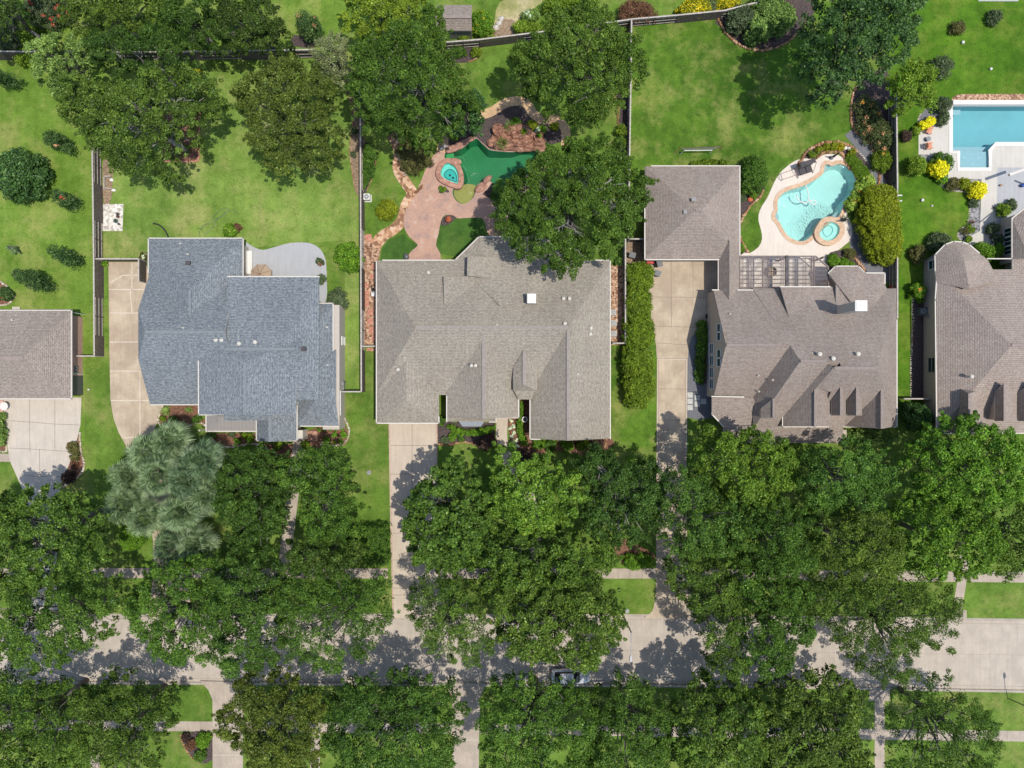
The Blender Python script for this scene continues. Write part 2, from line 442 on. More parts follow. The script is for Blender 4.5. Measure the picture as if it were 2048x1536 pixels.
M['gravel_grey'] = speck_mat('gravel_grey', C(150, 150, 156), C(108, 108, 118), C(192, 192, 196), 4.5, vor=True)
M['slate'] = speck_mat('crushed_slate', C(126, 128, 136), C(104, 106, 114), C(146, 148, 156), 8.0, amt=.4)
M['gravel_white'] = speck_mat('gravel_white', C(236, 230, 222), C(190, 182, 174), C(252, 250, 246), 3.4, vor=True)
M['stone_tan'] = speck_mat('edging_stone_tan', C(198, 152, 116), C(138, 98, 74), C(226, 190, 156), 2.2, vor=True)
M['stone_white'] = speck_mat('edging_stone_white', C(226, 214, 194), C(176, 160, 140), C(248, 240, 226), 2.4, vor=True)
M['dry'] = grass_mat('dry_grass', C(196, 186, 140), C(150, 160, 92), C(222, 208, 178), .8)
M['deck_white'] = concrete_mat('pool_deck', C(247, 236, 226), .10)
M['deck_grey'] = concrete_mat('pool_terrace', C(226, 222, 216), .12)
M['patio_grey'] = concrete_mat('patio_grey', C(196, 198, 204), .16, C(170, 174, 182))
M['wall_white'] = plain('white_coping', C(252, 250, 246), .7, .3, var=.03)
M['coping_tan'] = speck_mat('coping_tan', C(228, 194, 164), C(210, 174, 144), C(242, 216, 192), 3.0, amt=.5)
M['coping_pink'] = speck_mat('coping_pink', C(196, 150, 132), C(160, 114, 98), C(220, 182, 164), 2.5)
def stamped():
    s = NT('stamped_concrete'); v = s.coord()
    c = s.ramp(s.noise(v, .55, 5, .7), [(.32, C(170, 146, 140)), (.45, C(198, 164, 150)), (.56, C(208, 168, 148)), (.7, C(220, 194, 182))])
    c = s.mix(.5, c, s.ramp(s.noise(v, 3.2, 4, .7), [(.3, (.76, .74, .74, 1)), (.7, (1.2, 1.2, 1.2, 1))]), 'MULTIPLY')
    vo = s.n('ShaderNodeTexVoronoi', feature='DISTANCE_TO_EDGE'); vo.inputs['Scale'].default_value = .9; s.l(v, vo.inputs['Vector'])
    c = s.mix(s.ramp(vo.outputs['Distance'], [(0, (.22, .22, .22, 1)), (.03, (0, 0, 0, 1))]), c, C(150, 118, 106))
    return s.bsdf(c, .8, .3)
M['patio_pink'] = stamped()
M['sh_brown'] = shingle_mat('shingle_taupe', C(178, 167, 160), C(154, 142, 136), C(190, 180, 172), C(126, 115, 109))
M['sh_blue'] = shingle_mat('shingle_slate_blue', C(146, 155, 164), C(112, 122, 134), C(168, 175, 182), C(96, 105, 116), weather=.22)
M['sh_grey'] = shingle_mat('shingle_weathered_grey', C(180, 173, 163), C(156, 148, 138), C(194, 187, 176), C(132, 125, 116))
M['sh_rust'] = shingle_mat('shingle_rust_fleck', C(184, 172, 164), C(160, 142, 135), C(180, 174, 168), C(126, 113, 108))
M['sh_rose'] = shingle_mat('shingle_rose_taupe', C(190, 178, 170), C(170, 152, 145), C(190, 181, 174), C(128, 116, 111), row=.24)
M['rc_brown'] = plain('ridge_taupe', C(166, 153, 149), .9, .2); M['rc_blue'] = plain('ridge_slate_blue', C(140, 148, 156), .9, .2)
M['rc_grey'] = plain('ridge_grey', C(166, 158, 154), .9, .2); M['rc_rust'] = plain('ridge_rust', C(160, 148, 144), .9, .2)
M['trim'] = plain('trim_cream', C(232, 226, 218), .5, .4, var=.04)
M['trim_brown'] = plain('trim_tan', C(186, 168, 152), .6, .3, var=.06)
M['stucco'] = plain('wall_stucco', C(206, 192, 180), .9, .2, var=.05)
M['stucco_pink'] = plain('wall_pinkish', C(214, 196, 184), .9, .2, var=.05)
M['brick'] = brick_mat('wall_brick', C(240, 186, 172), C(212, 154, 142), C(232, 214, 204))
M['brick_tan'] = brick_mat('wall_brick_tan', C(206, 178, 160), C(180, 150, 132), C(206, 194, 184))
M['siding'] = plain('wall_siding', C(208, 200, 192), .8, .2, var=.05)
M['glass'] = NT('window_glass').bsdf((.012, .035, .035, 1), .06, .8)
M['flash'] = plain('vent_metal', C(228, 224, 216), .5, .4, var=.04)
M['dark'] = plain('dark_plastic', C(52, 52, 56), .5, .4)
M['grey'] = plain('grey_metal', C(150, 152, 156), .45, .4)
M['standing'] = plain('standing_seam', C(166, 162, 162), .45, .45, var=.05)
M['bay_metal'] = plain('bay_roof_metal', C(160, 168, 178), .4, .45, var=.06)
M['white'] = plain('white_paint', C(246, 246, 244), .5, .4, var=.03)
M['wood'] = plain('fence_wood', (.115, .095, .083, 1), .9, .15, var=.45, sc=5.0)
M['wood_light'] = plain('fence_cap', (.40, .36, .31, 1), .9, .15, var=.3, sc=4.0)
M['pergola'] = plain('pergola_timber', (.21, .17, .155, 1), .8, .2, var=.25)
M['pergola_dark'] = plain('pergola_beam', (.07, .065, .065, 1), .7, .2)
M['bark'] = plain('bark', (.15, .135, .12, 1), .95, .1, var=.35, sc=6)
M['bark_pale'] = plain('bark_pale', (.26, .245, .22, 1), .95, .1, var=.35, sc=6)
M['leaf'] = leaf_mat('leaf'); M['leaf_matte'] = leaf_mat('leaf_matte', .15, .2, .7); M['leaf_gloss'] = leaf_mat('leaf_gloss', .2, .22, .45)
M['terracotta'] = plain('terracotta', C(214, 120, 86), .8, .2)
M['orange'] = plain('orange_wood', C(240, 160, 124), .6, .3, var=.06)
M['red'] = plain('red_plastic', C(210, 48, 44), .5, .4, var=.08)
M['blue'] = plain('blue_plastic', C(40, 80, 170), .5, .4)
M['teal'] = plain('teal_plastic', C(36, 130, 120), .5, .4)
M['charcoal'] = plain('charcoal_cushion', C(92, 88, 92), .8, .2)
M['bin'] = plain('grey_bin', C(104, 106, 110), .4, .4, var=.05)
M['tanc'] = plain('tan_canvas', C(190, 168, 146), .9, .1, var=.1)
def sandstone():
    s = NT('waterfall_rock'); v = s.coord()
    c = s.ramp(s.noise(v, 1.6, 5, .7), [(.3, C(122, 80, 62)), (.45, C(172, 122, 98)), (.58, C(196, 146, 122)), (.72, C(224, 186, 164))])
    vo = s.n('ShaderNodeTexVoronoi', feature='DISTANCE_TO_EDGE'); vo.inputs['Scale'].default_value = 1.25; s.l(v, vo.inputs['Vector'])
    c = s.mix(s.ramp(vo.outputs['Distance'], [(0, (.85, .85, .85, 1)), (.07, (0, 0, 0, 1))]), c, C(84, 54, 44))
    return s.bsdf(c, .55, .4, s.noise(v, 3.5, 5, .75), .18)
M['sandstone'] = sandstone()
M['paver_red'] = speck_mat('paver_red', C(214, 150, 130), C(180, 116, 98), C(230, 180, 160), 4)
M['paver_soft'] = speck_mat('paver_soft', C(212, 184, 168), C(190, 158, 142), C(226, 204, 190), 4)
M['paver_pale'] = concrete_mat('paver_pale', C(220, 220, 216), .2)
M['asphalt'] = plain('tyre', (.02, .02, .02, 1), .8, .2)
M['car'] = NT('car_paint').bsdf((.55, .56, .57, 1), .22, .6, metal=.35)
M['car_glass'] = NT('car_glass').bsdf((.01, .012, .014, 1), .05, .8)
M['lamp'] = plain('street_lamp_grey', C(196, 196, 200), .5, .4, var=.05)

# ================================================================== ground, road, pools cut out of it
def near(pts, z=0): return pts
POOL3 = smooth([(889,312),(893,302),(905,300),(917,297),(927,289),(938,280),(953,277),(963,286),(971,293),(980,300),(1003,303),(1030,304),
                (1050,299),(1075,301),(1079,321),(1064,338),(1040,362),(1019,374),(1000,374),(986,366),(975,361),(965,364),(954,371),(951,384),(945,397),
                (934,406),(923,408),(912,401),(906,390),(907,378),(922,370),(927,356),(921,338),(917,327),(908,320),(893,321)], 3)
SPA3 = smooth([(884,338),(891,329),(901,328),(912,336),(918,349),(919,364),(914,371),(899,365),(886,358),(881,349)], 4)
POOL4 = smooth([(1645,334),(1650,328),(1658,328),(1662,331),(1672,327),(1686,328),(1700,337),(1710,351),(1713,366),(1709,382),(1702,392),(1692,404),
                (1686,416),(1682,428),(1676,436),(1665,438),(1655,443),(1645,450),(1637,459),(1630,468),(1621,476),(1611,483),(1600,484),(1585,480),(1572,470),(1563,456),
                (1558,446),(1550,437),(1549,428),(1554,420),(1553,408),(1557,394),(1567,384),(1582,377),(1605,371),(1625,361),(1641,349),(1644,341)], 2)
SPA4 = smooth([(1640,457),(1647,447),(1657,444),(1668,447),(1676,455),(1676,466),(1670,476),(1660,482),(1650,483),(1641,479),(1636,472),(1636,464)], 3)
POOL5 = [(1905,212),(2130,212),(2130,285),(1990,285),(1977,300),(1977,335),(1920,335),(1920,301),(1905,301)]
pools = [POOL3, POOL4, POOL5]
holesW = [W(p) for p in pools]
def bez(a, b, n=24): return [(a[0] + (b[0] - a[0]) * i / n, a[1] + (b[1] - a[1]) * i / n) for i in range(n + 1)]
TOP = [(-2600, 1222), (0, 1232), (800, 1232), (1330, 1233), (2048, 1242), (4600, 1270)]
BOT = [(-2600, 1345), (0, 1363), (800, 1367), (1500, 1371), (2048, 1381), (4600, 1420)]
flat_mesh('ground', [W([(-6000, -6000), (7000, -6000)] + [(7000, TOP[-1][1])] + TOP[::-1] + [(-6000, TOP[0][1])])] + holesW, 0.0, M['lawn'])
flat_mesh('ground', [W([(-6000, BOT[0][1])] + BOT + [(7000, BOT[-1][1]), (7000, 7000), (-6000, 7000)])], 0.0, M['lawn'])
flat_mesh('road', [W([(-6000, TOP[0][1] - 20)] + [(x, y - 4) for x, y in TOP] + [(7000, TOP[-1][1])] + [(7000, BOT[-1][1])] + [(x, y + 4) for x, y in BOT[::-1]] + [(-6000, BOT[0][1] + 10)])], -.13, M['road'])
kb = MB()
strip(kb, W([(x, y - 2.2) for x, y in TOP]), .3, -.16, .012); strip(kb, W([(x, y + 2.2) for x, y in BOT]), .3, -.16, .012)
kb.build('kerb', M['kerb'], kind='structure')
jb = MB()
strip(jb, W([(-2600, 1285), (0, 1299), (800, 1300), (1400, 1302), (2048, 1311), (4600, 1345)]), .04, -.128, -.125)
for i in range(-3, 16):
    x = 241 + i * 204; strip(jb, W([(x, 1234 + (x > 1400) * 5), (x + 1, 1364 + (x > 1400) * 8)]), .035, -.128, -.124)
strip(jb, W([(x, y + 7) for x, y in TOP]), .06, -.128, -.1255); strip(jb, W([(x, y - 7) for x, y in BOT]), .06, -.128, -.1255)
jb.build('road_joint', M['joint_soft'], kind='structure')

# lawns of single lots
sheet('lawn', [(-900,-700),(185,-700),(206,118),(207,520),(208,712),(170,712),(170,900),(-900,900)], .004, M['lawn_left'])
sheet('lawn', [(208,118),(640,114),(690,172),(727,240),(729,783),(690,783),(690,480),(208,520)], .005, M['lawn_pale'])
sheet('lawn', [(-900,-700),(690,-700),(690,118),(640,116),(-900,122)], .008, M['lawn_left'])
sheet('lawn', [(1262,56),(1590,2),(1776,2),(1776,160),(1704,258),(1625,295),(1560,335),(1516,430),(1520,480),(1500,515),(1300,520),(1262,350)], .004, M['lawn_deep'])
sheet('lawn', [(1778,-900),(3000,-900),(3000,830),(1777,830)], .004, M['lawn_far'], holes=[holesW[2]])
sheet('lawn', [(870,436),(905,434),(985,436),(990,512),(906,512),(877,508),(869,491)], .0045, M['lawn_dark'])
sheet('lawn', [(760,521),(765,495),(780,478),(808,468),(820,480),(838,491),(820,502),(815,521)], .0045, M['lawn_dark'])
sheet('lawn', [(1222,690),(1315,690),(1314,1000),(1222,1000)], .0045, M['lawn_deep'])

# pavements
for a, b in (((-700, 1133, 1153), (95, 1136, 1156)), ((170, 1136, 1156), (776, 1137, 1157)), ((880, 1137, 1157), (1312, 1137, 1157)), ((1376, 1138, 1158), (2700, 1150, 1172))):
    sheet('pavement', [(a[0], a[1]), (b[0], b[1]), (b[0], b[2]), (a[0], a[2])], .016, M['pave'])
for a, b in (((-700, 1432, 1451), (425, 1443, 1463)), ((485, 1444, 1464), (905, 1447, 1467)), ((960, 1448, 1468), (2700, 1470, 1492))):
    sheet('pavement', [(a[0], a[1]), (b[0], b[1]), (b[0], b[2]), (a[0], a[2])], .016, M['pave'])
pj = MB()
for x in range(-300, 2400, 24):
    if 95 < x < 172 or 770 < x < 884 or 1305 < x < 1384: continue
    y = 1137 + max(0, x - 1376) * .012
    strip(pj, W([(x, y), (x, y + 20)]), .04, .015, .0185)
for x in range(-300, 2400, 26):
    if 420 < x < 490 or 900 < x < 964: continue
    y = 1443 + (x - 425) * .0104
    strip(pj, W([(x, y), (x, y + 20)]), .04, .015, .0185)
pj.build('pavement_joint', M['joint'], kind='structure')
# driveways
sheet('driveway', [(-40,798),(163,795),(161,850),(151,893),(138,930),(124,962),(118,1000),(112,1150),(118,1236),(60,1236),(68,1150),(64,1040),(45,978),(20,922),(12,872),(8,822),(-40,822)], .020, M['drive_white'])
sheet('driveway', [(217,524),(292,524),(300,560),(305,700),(330,806),(318,835),(308,862),(290,885),(300,905),(330,960),(350,1020),(360,1080),(372,1140),(385,1236),(295,1236),(308,1140),(306,1080),(300,1030),(285,975),(265,935),(251,890),(237,864),(227,836),(221,800),(219,700)], .020, M['drive_tan'])
sheet('driveway', [(777,840),(875,840),(875,960),(872,1000),(874,1100),(878,1180),(890,1225),(895,1236),(770,1236),(785,1222),(784,1160),(781,1080),(779,960)], .020, M['drive_cream'])
sheet('driveway', [(1292,519),(1436,519),(1432,640),(1405,660),(1384,672),(1378,690),(1375,720),(1373,900),(1374,1080),(1378,1180),(1395,1237),(1288,1236),(1305,1222),(1311,1198),(1312,1157),(1313,900),(1314,720),(1312,690),(1305,652),(1299,620),(1297,590),(1300,560)], .020, M['drive_tan'])
sheet('driveway', [(400,1362),(500,1364),(487,1395),(484,1800),(426,1800),(425,1400),(417,1380)], .020, M['pave'])
sheet('driveway', [(890,1366),(972,1367),(960,1395),(958,1480),(957,1800),(903,1800),(905,1395)], .020, M['pave'])
# walks
def walk(pts, wd, mat='pave', z=.014, sm=4, name='path'):
    L, R = ribbon_pts(W(smooth(pts, sm, False)), wd)
    return flat_mesh(name, [L + R[::-1]], z, M[mat])
walk([(600,868),(597,900),(590,950),(584,1000),(578,1050),(572,1100),(570,1137)], 1.5)
walk([(1005,820),(1004,850),(1004,880),(1015,920),(1040,960),(1060,1000),(1070,1060),(1075,1137)], 1.4, 'drive_cream')
walk([(1930,1100),(1925,1152),(1914,1222),(1913,1241)], 1.15, z=.022)
sheet('path', [(1926,1220),(1933,1220),(1933,1241),(1920,1241)], .0235, M['pave'])
sheet('path', [(1738,1379),(1779,1379),(1779,1402),(1738,1402)], .022, M['pave'])
walk([(1759,1402),(1759,1460),(1759,1700)], 1.25, z=.024, sm=1)
walk([(632,1463),(630,1536),(628,1700)], 1.15, z=.022)
walk([(-40,914),(20,916),(40,920)], 1.0, z=.017)
walk([(190,1500),(195,1700)], 1.1, z=.022, sm=1)

# driveway joints
def lines(segs, wd, z, mat, name='driveway_joint'):
    m = MB()
    for s in segs: strip(m, W(s), wd, z - .004, z)
    return m.build(name, M[mat], kind='structure')
lines([[(0+59.5,798),(60,905)],[(110,798),(110,898)],[(12,841),(60,844),(110,848),(160,850)],[(18,896),(60,898),(110,901),(148,904)],[(79,898),(80,952)],[(36,950),(80,953),(128,953)]], .05, .0245, 'joint')
lines([[(218,579),(305,579)],[(219,626),(305,626)],[(219,684),(305,684)],[(220,742),(320,742)],[(222,801),(322,801)],[(280,742),(280,872)],[(248,876),(282,873),(310,862)],[(264,527),(264,580)],[(260,580),(262,600),(264,625)],[(222,565),(245,551),(270,550),(288,553)]], .09, .0245, 'joint_white')
lines([[(824,840),(825,1098)],[(781,891),(872,891)],[(782,948),(872,948)],[(784,1008),(872,1008)],[(786,1066),(872,1066)],[(785,1120),(872,1120)],[(828,1098),(829,1178)],[(785,1176),(880,1176)],[(785,1190),(840,1190)]], .055, .0245, 'joint')
br_ = MB()
for s in ([(778.5,842),(781,960),(783,1080),(786,1222)], [(873.5,842),(873.5,960),(872,1000)]): strip(br_, W(s), .18, .02, .0252)
br_.build('driveway_border', M['paver_soft'], kind='structure')
lines([[(1342,520),(1343,652)],[(1386,520),(1386,594)],[(1301,594),(1430,595)],[(1309,652),(1400,655)],[(1314,686),(1378,690)],[(1314,717),(1376,717)],[(1317,778),(1374,778)],[(1317,840),(1374,840)],[(1317,720),(1317,900)],[(1371,720),(1371,900)]], .05, .0245, 'joint')
lines([[(1317,718.5),(1374,718.5)],[(1316,720),(1316,905)],[(1372.5,720),(1372.5,905)]], .2, .0238, 'drive_cream', 'driveway_border')
lines([[(426,1510),(484,1510)],[(906,1480),(957,1480)],[(427,1444),(484,1444)],[(427,1463),(484,1463)]], .05, .0245, 'joint_white')

# beds and paths of the gardens
def bed(pts, mat, z=.010, sm=4, holes=(), name='flower_bed'): return sheet(name, pts, z, M[mat], sm, holes)
bed([(-30,560),(0,562),(20,580),(28,595),(20,605),(0,610),(-30,612)], 'mulch')
bed([(158,866),(150,895),(138,930),(124,972),(130,974),(150,958),(168,940),(165,915),(160,895)], 'mulch', .024)
bed([(-30,826),(6,826),(10,880),(12,900),(-30,902)], 'mulch', .024, 0)
bed([(325,215),(399,222),(397,322),(325,322)], 'mulch', .010, 0)
bed([(690,172),(700,200),(704,260),(699,300),(704,345),(711,384),(727,384),(727,240),(712,200)], 'soil')
bed([(207,318),(230,320),(226,350),(222,400),(208,410)], 'soil')
bed([(320,809),(332,806),(398,806),(398,838),(413,840),(413,868),(424,866),(511,866),(511,888),(594,888),(602,868),(640,852),(690,852),(697,866),(697,880),(690,890),(660,892),(620,900),(588,918),(558,912),(530,896),(505,888),(470,894),(440,890),(424,872),(412,855),(396,845),(380,848),(350,857),(328,850),(317,842)], 'mulch', .011, 0)
bed([(874,836),(894,836),(905,845),(990,845),(990,880),(965,892),(935,884),(910,888),(876,890)], 'mulch_dark', .011, 0)
bed([(1017,822),(1040,800),(1062,800),(1066,882),(1222,876),(1214,900),(1180,912),(1120,902),(1080,908),(1045,905),(1020,880)], 'mulch', .011, 2)
bed([(899,262),(915,250),(960,240),(980,234),(1014,215),(1040,211),(1053,219),(1062,236),(1084,246),(1110,248),(1123,262),(1123,284),(1092,292),(1081,305),(1075,299),(1050,297.5),(1030,302.5),(1003,301.5),(980,298.5),(971,291),(963,284),(953,275),(938,278),(927,287),(917,295),(905,298),(897,288),(894,273)], 'mulch_dark', .034, 0)
walk([(882,304),(886,288),(893,264),(915,242),(950,232),(980,225),(1012,206),(1040,202),(1056,210),(1066,227),(1084,239),(1112,240),(1127,252),(1132,268),(1131,292)], 1.15, 'granite', .036)
bed([(965,388),(975,378),(986,366),(1010,378),(1030,390),(1010,402),(985,398),(970,392)], 'mulch_dark', .036, 3)
bed([(882,447),(884,438),(890,432),(903,430),(912,435),(906,442),(898,449),(885,451)], 'mulch_dark', .036, 3)
bed([(880,372),(893,377),(899,384),(892,385),(884,380),(878,372)], 'mulch_dark', .036, 2)
bed([(727,470),(745,478),(760,470),(775,455),(800,452),(790,466),(775,478),(762,495),(757,521),(753,521),(753,690),(727,690)], 'gravel_peach', .010, 0)
walk([(782,265),(798,300),(796,338),(812,366),(824,388),(812,410),(804,440),(788,458),(765,472),(748,490)], 1.35, 'creek', .013)
bed([(1222,530),(1246,530),(1246,690),(1222,690)], 'gravel_peach', .010, 0)
bed([(1246,530),(1255,484),(1292,484),(1292,520),(1256,531)], 'soil', .012, 0)
bed([(727,290),(748,292),(753,308),(749,335),(741,362),(735,378),(727,384)], 'mulch_dark', .010, 3)
bed([(905,97),(958,92),(960,108),(950,120),(936,125),(905,124)], 'mulch_dark', .010, 3)
bed([(1232,188),(1240,215),(1236,260),(1240,300),(1256,320),(1256,200)], 'mulch_dark', .010, 3)
bed([(1436,37),(1446,58),(1462,80),(1485,95),(1515,102),(1548,98),(1580,80),(1605,58),(1625,30),(1630,0),(1560,0)], 'mulch_dark', .011, 3)
bed([(1715,165),(1704,190),(1701,230),(1706,258),(1722,272),(1742,290),(1750,310),(1760,335),(1764,370),(1778,372),(1778,150),(1740,150)], 'mulch_dark', .011, 3)
bed([(1704,262),(1720,272),(1740,292),(1748,316),(1757,340),(1756,372),(1742,386),(1730,420),(1714,440),(1700,470),(1705,510),(1740,540),(1770,560),(1790,560),(1790,430),(1776,372),(1762,345),(1752,316),(1738,292),(1722,276)], 'slate', .012, 2)
walk([(1700,262),(1724,290),(1742,318),(1750,350),(1748,390),(1726,430),(1718,470),(1730,520),(1762,552)], 1.7, 'slate', .0135)
bed([(1596,332),(1608,308),(1625,293),(1650,284),(1675,284),(1698,290),(1715,302),(1735,330),(1742,352),(1742,375),(1728,385),(1716,375),(1714,350),(1700,330),(1690,312),(1680,303),(1650,305),(1625,312)], 'mulch_dark', .014, 3)
bed([(1479,386),(1530,372),(1522,390),(1498,418),(1484,440),(1479,470)], 'mulch_dark', .011, 2)
bed([(1479,470),(1488,490),(1499,507),(1479,512)], 'mulch_dark', .011, 1)
bed([(1660,505),(1690,500),(1712,505),(1725,530),(1732,548),(1668,548),(1655,525)], 'mulch_dark', .024, 2)
bed([(1374,690),(1396,640),(1412,640),(1414,760),(1426,800),(1426,835),(1400,840),(1374,835)], 'slate', .012, 0)
bed([(1393,660),(1404,645),(1414,645),(1414,766),(1398,770),(1392,745),(1395,700)], 'mulch_dark', .016, 1)
bed([(1822,664),(1848,664),(1848,797),(1822,797)], 'mulch_dark', .012, 0)
bed([(1826,572),(1848,572),(1848,664),(1824,664)], 'mulch_dark', .012, 0)
bed([(1902,205),(1905,195),(1915,189),(1935,188),(2150,188),(2150,206)], 'gravel_peach', .012, 1)
bed([(1864,203),(1890,195),(1900,206),(1881,252),(1864,262),(1838,246),(1837,238)], 'slate', .011, 2)
bed([(1837,309),(1880,309),(1896,342),(1896,358),(1963,358),(1963,380),(1960,412),(1960,460),(1930,478),(1919,480),(1915,465),(1935,450),(1940,420),(1938,390),(1930,383),(1900,382),(1880,370),(1874,352),(1850,325)], 'gravel_grey', .011, 2)
bed([(203,408),(247,408),(245,462),(205,462)], 'gravel_white', .011, 0)
bed([(364,1468),(424,1466),(424,1520),(395,1525),(375,1500)], 'mulch_dark', .018, 2)
bed([(1225,1085),(1255,1078),(1285,1095),(1310,1110),(1300,1125),(1245,1128)], 'mulch', .010, 2)
bed([(588,70),(625,78),(630,95),(585,92)], 'mulch_dark', .010, 2)
bed([(1000,4),(1060,-20),(1110,-20),(1070,15),(1035,40),(1005,70),(985,68),(990,40)], 'dry', .009, 2, name='dry_grass')
bed([(985,52),(1010,38),(1035,45),(1030,68),(990,72)], 'soil', .012, 2)
# patios and decks
sheet('patio', [(490,489),(505,493),(525,500),(550,494),(575,487),(600,485),(622,487),(640,498),(650,516),(653,540),(653,600),(636,600),(600,556),(490,556)], .018, M['patio_grey'], 3)
sheet('patio', [(874,302),(858,323),(841,365),(823,402),(808,432),(809,456),(819,474),(836,490),(824,501),(817,521),(882,521),(872,491),(877,469),(882,442),(890,430),(905,432),(917,437),(964,436),(972,459),(985,478),(1010,476),(1018,420),(1040,395),(1085,350),(1100,320),(1100,280),(1060,262),(960,255),(920,262),(895,262)], .030, M['patio_pink'], 2, [holesW[0]])
sheet('pool_deck', [(1500,506),(1517,494),(1524,478),(1522,460),(1518,446),(1517,430),(1524,412),(1535,395),(1547,368),(1558,348),(1575,332),(1590,322),(1605,317),(1622,318),(1632,320),(1640,313),(1655,308),(1675,310),(1690,318),(1715,330),(1722,360),(1718,392),(1700,420),(1694,432),(1703,448),(1704,470),(1696,485),(1670,505),(1660,512),(1665,545),(1655,580),(1479,580),(1479,512)], .020, M['deck_white'], 2, [holesW[1]])
sheet('pool_terrace', [(1837,254),(1881,254),(1881,240),(1898,206),(2200,206),(2200,520),(1975,520),(1920,488),(1930,478),(1960,462),(1963,360),(1963,358),(1896,358),(1896,335),(1880,309),(1837,309)], .016, M['deck_grey'], 0, [holesW[2]])
sheet('pool_terrace', [(1995,335),(2120,335),(2120,520),(1990,520),(1992,460)], .0205, M['patio_grey'])
# ================================================================== houses
class House:
    def __init__(s, name, px, py, label, cat, roofmat, capmat, wallmat, trim='trim'):
        x, y = P(px, py); s.root = empty(name, (x, y, 0), label, cat)
        s.roof = MB(); s.caps = []; s.wall = MB(); s.fas = MB(); s.guts = []
        s.rm, s.cm, s.wm, s.tm = roofmat, capmat, wallmat, trim; s.sp = 0
    def shell(s, vs, fs, t=.16, hide=False):
        """roof planes with thickness; fascia round the rim"""
        n = len(vs); s.roof.add(vs, fs)
        fm = s.roof if hide else s.fas
        low = [(x, y, z - t) for x, y, z in vs]; fm.add(low, [tuple(reversed(f)) for f in fs])
        cnt = {}
        for f in fs:
            for a, b in zip(f, f[1:] + f[:1]): cnt[(a, b)] = 1
        rim = [(a, b) for a, b in cnt if (b, a) not in cnt]
        for a, b in rim: fm.add([vs[a], vs[b], low[b], low[a]], [(0, 1, 2, 3)])
    def facet(s, pts, t=.16):
        vs = [P3(*p) for p in pts]
        a = Vector(vs[1]) - Vector(vs[0]); 
        nz = sum((vs[i][0] * vs[(i + 1) % len(vs)][1] - vs[(i + 1) % len(vs)][0] * vs[i][1]) for i in range(len(vs)))
        if nz < 0: vs = vs[::-1]
        s.shell(vs, [(0, i, i + 1) for i in range(1, len(vs) - 1)], t)
    def fan(s, eave, apex, t=.16):
        """eave: list of px points with z, apex: 1 or 2 points (px,py,z)"""
        vs = [P3(*p) for p in eave]; n = len(vs); ap = [P3(*p) for p in apex]; fs = []
        mid = n // 2 if len(ap) == 2 else n
        vs2 = vs + ap
        for i in range(n - 1):
            k = n if i < mid or len(ap) == 1 else n + 1
            fs.append((i, i + 1, k))
        if len(ap) == 2: fs.append((mid, n + 1, n))
        area = sum(vs2[f[0]][0] * vs2[f[1]][1] - vs2[f[1]][0] * vs2[f[0]][1] + vs2[f[1]][0] * vs2[f[2]][1] - vs2[f[2]][0] * vs2[f[1]][1] + vs2[f[2]][0] * vs2[f[0]][1] - vs2[f[0]][0] * vs2[f[2]][1] for f in fs)
        if area < 0: fs = [tuple(reversed(f)) for f in fs]
        s.shell(vs2, fs, t)
        for a in ap: pass
    def ridge(s, a, b, wd=.34):
        a = Vector(a); b = Vector(b); m = MB(); m.bar(a + Vector((0, 0, .025)), b + Vector((0, 0, .025)), wd, .05); s.caps.append(m)
    def block(s, nw, se, ze, ax, line, a, b, zr, g='', walls=True, over=.5, caps=True, hide=False):
        """hip or gable block. eave rectangle nw/se in photo px at height ze; ridge along ax at px `line` from px a to b at zr"""
        s.sp += 1; ze += .0013 * s.sp; zr += .0017 * s.sp
        x0, y1 = P(nw[0], nw[1], ze); x1, y0 = P(se[0], se[1], ze)
        if ax == 'x':
            ry = P(1024, line, zr)[1]; xa = P(a, 768, zr)[0]; xb = P(b, 768, zr)[0]
            if 'W' in g: xa = x0
            if 'E' in g: xb = x1
            vs = [(x0, y0, ze), (x1, y0, ze), (x1, y1, ze), (x0, y1, ze), (xa, ry, zr), (xb, ry, zr)]
            fs = [(0, 1, 5, 4), (2, 3, 4, 5)]
            if 'W' not in g: fs.append((3, 0, 4))
            if 'E' not in g: fs.append((1, 2, 5))
            r0, r1 = (xa, ry, zr), (xb, ry, zr)
            for flag, X, sg in (('W', x0, 1), ('E', x1, -1)):
                if flag in g: s.wall.add([(X + sg * over, y0 + over, ze - .1), (X + sg * over, y1 - over, ze - .1), (X + sg * over, ry, zr - .25)], [(0, 1, 2)])
        else:
            rx = P(line, 768, zr)[0]; yn = P(1024, a, zr)[1]; ys = P(1024, b, zr)[1]
            if 'N' in g: yn = y1
            if 'S' in g: ys = y0
            vs = [(x0, y0, ze), (x1, y0, ze), (x1, y1, ze), (x0, y1, ze), (rx, yn, zr), (rx, ys, zr)]
            fs = [(1, 2, 4, 5), (3, 0, 5, 4)]
            if 'N' not in g: fs.append((2, 3, 4))
            if 'S' not in g: fs.append((0, 1, 5))
            r0, r1 = (rx, yn, zr), (rx, ys, zr)
            for flag, Y, sg in (('N', y1, -1), ('S', y0, 1)):
                if flag in g: s.wall.add([(x0 + over, Y + sg * over, ze - .1), (x1 - over, Y + sg * over, ze - .1), (rx, Y + sg * over, zr - .25)], [(0, 1, 2)])
        s.shell(vs, fs, hide=hide)
        if caps: s.ridge(r0, r1)
        if walls:
            o = over + .002 * s.sp
            s.wall.box(((x0 + x1) / 2, (y0 + y1) / 2, (ze - .2) / 2), (x1 - x0 - 2 * o, y1 - y0 - 2 * o, ze - .2))
        return vs
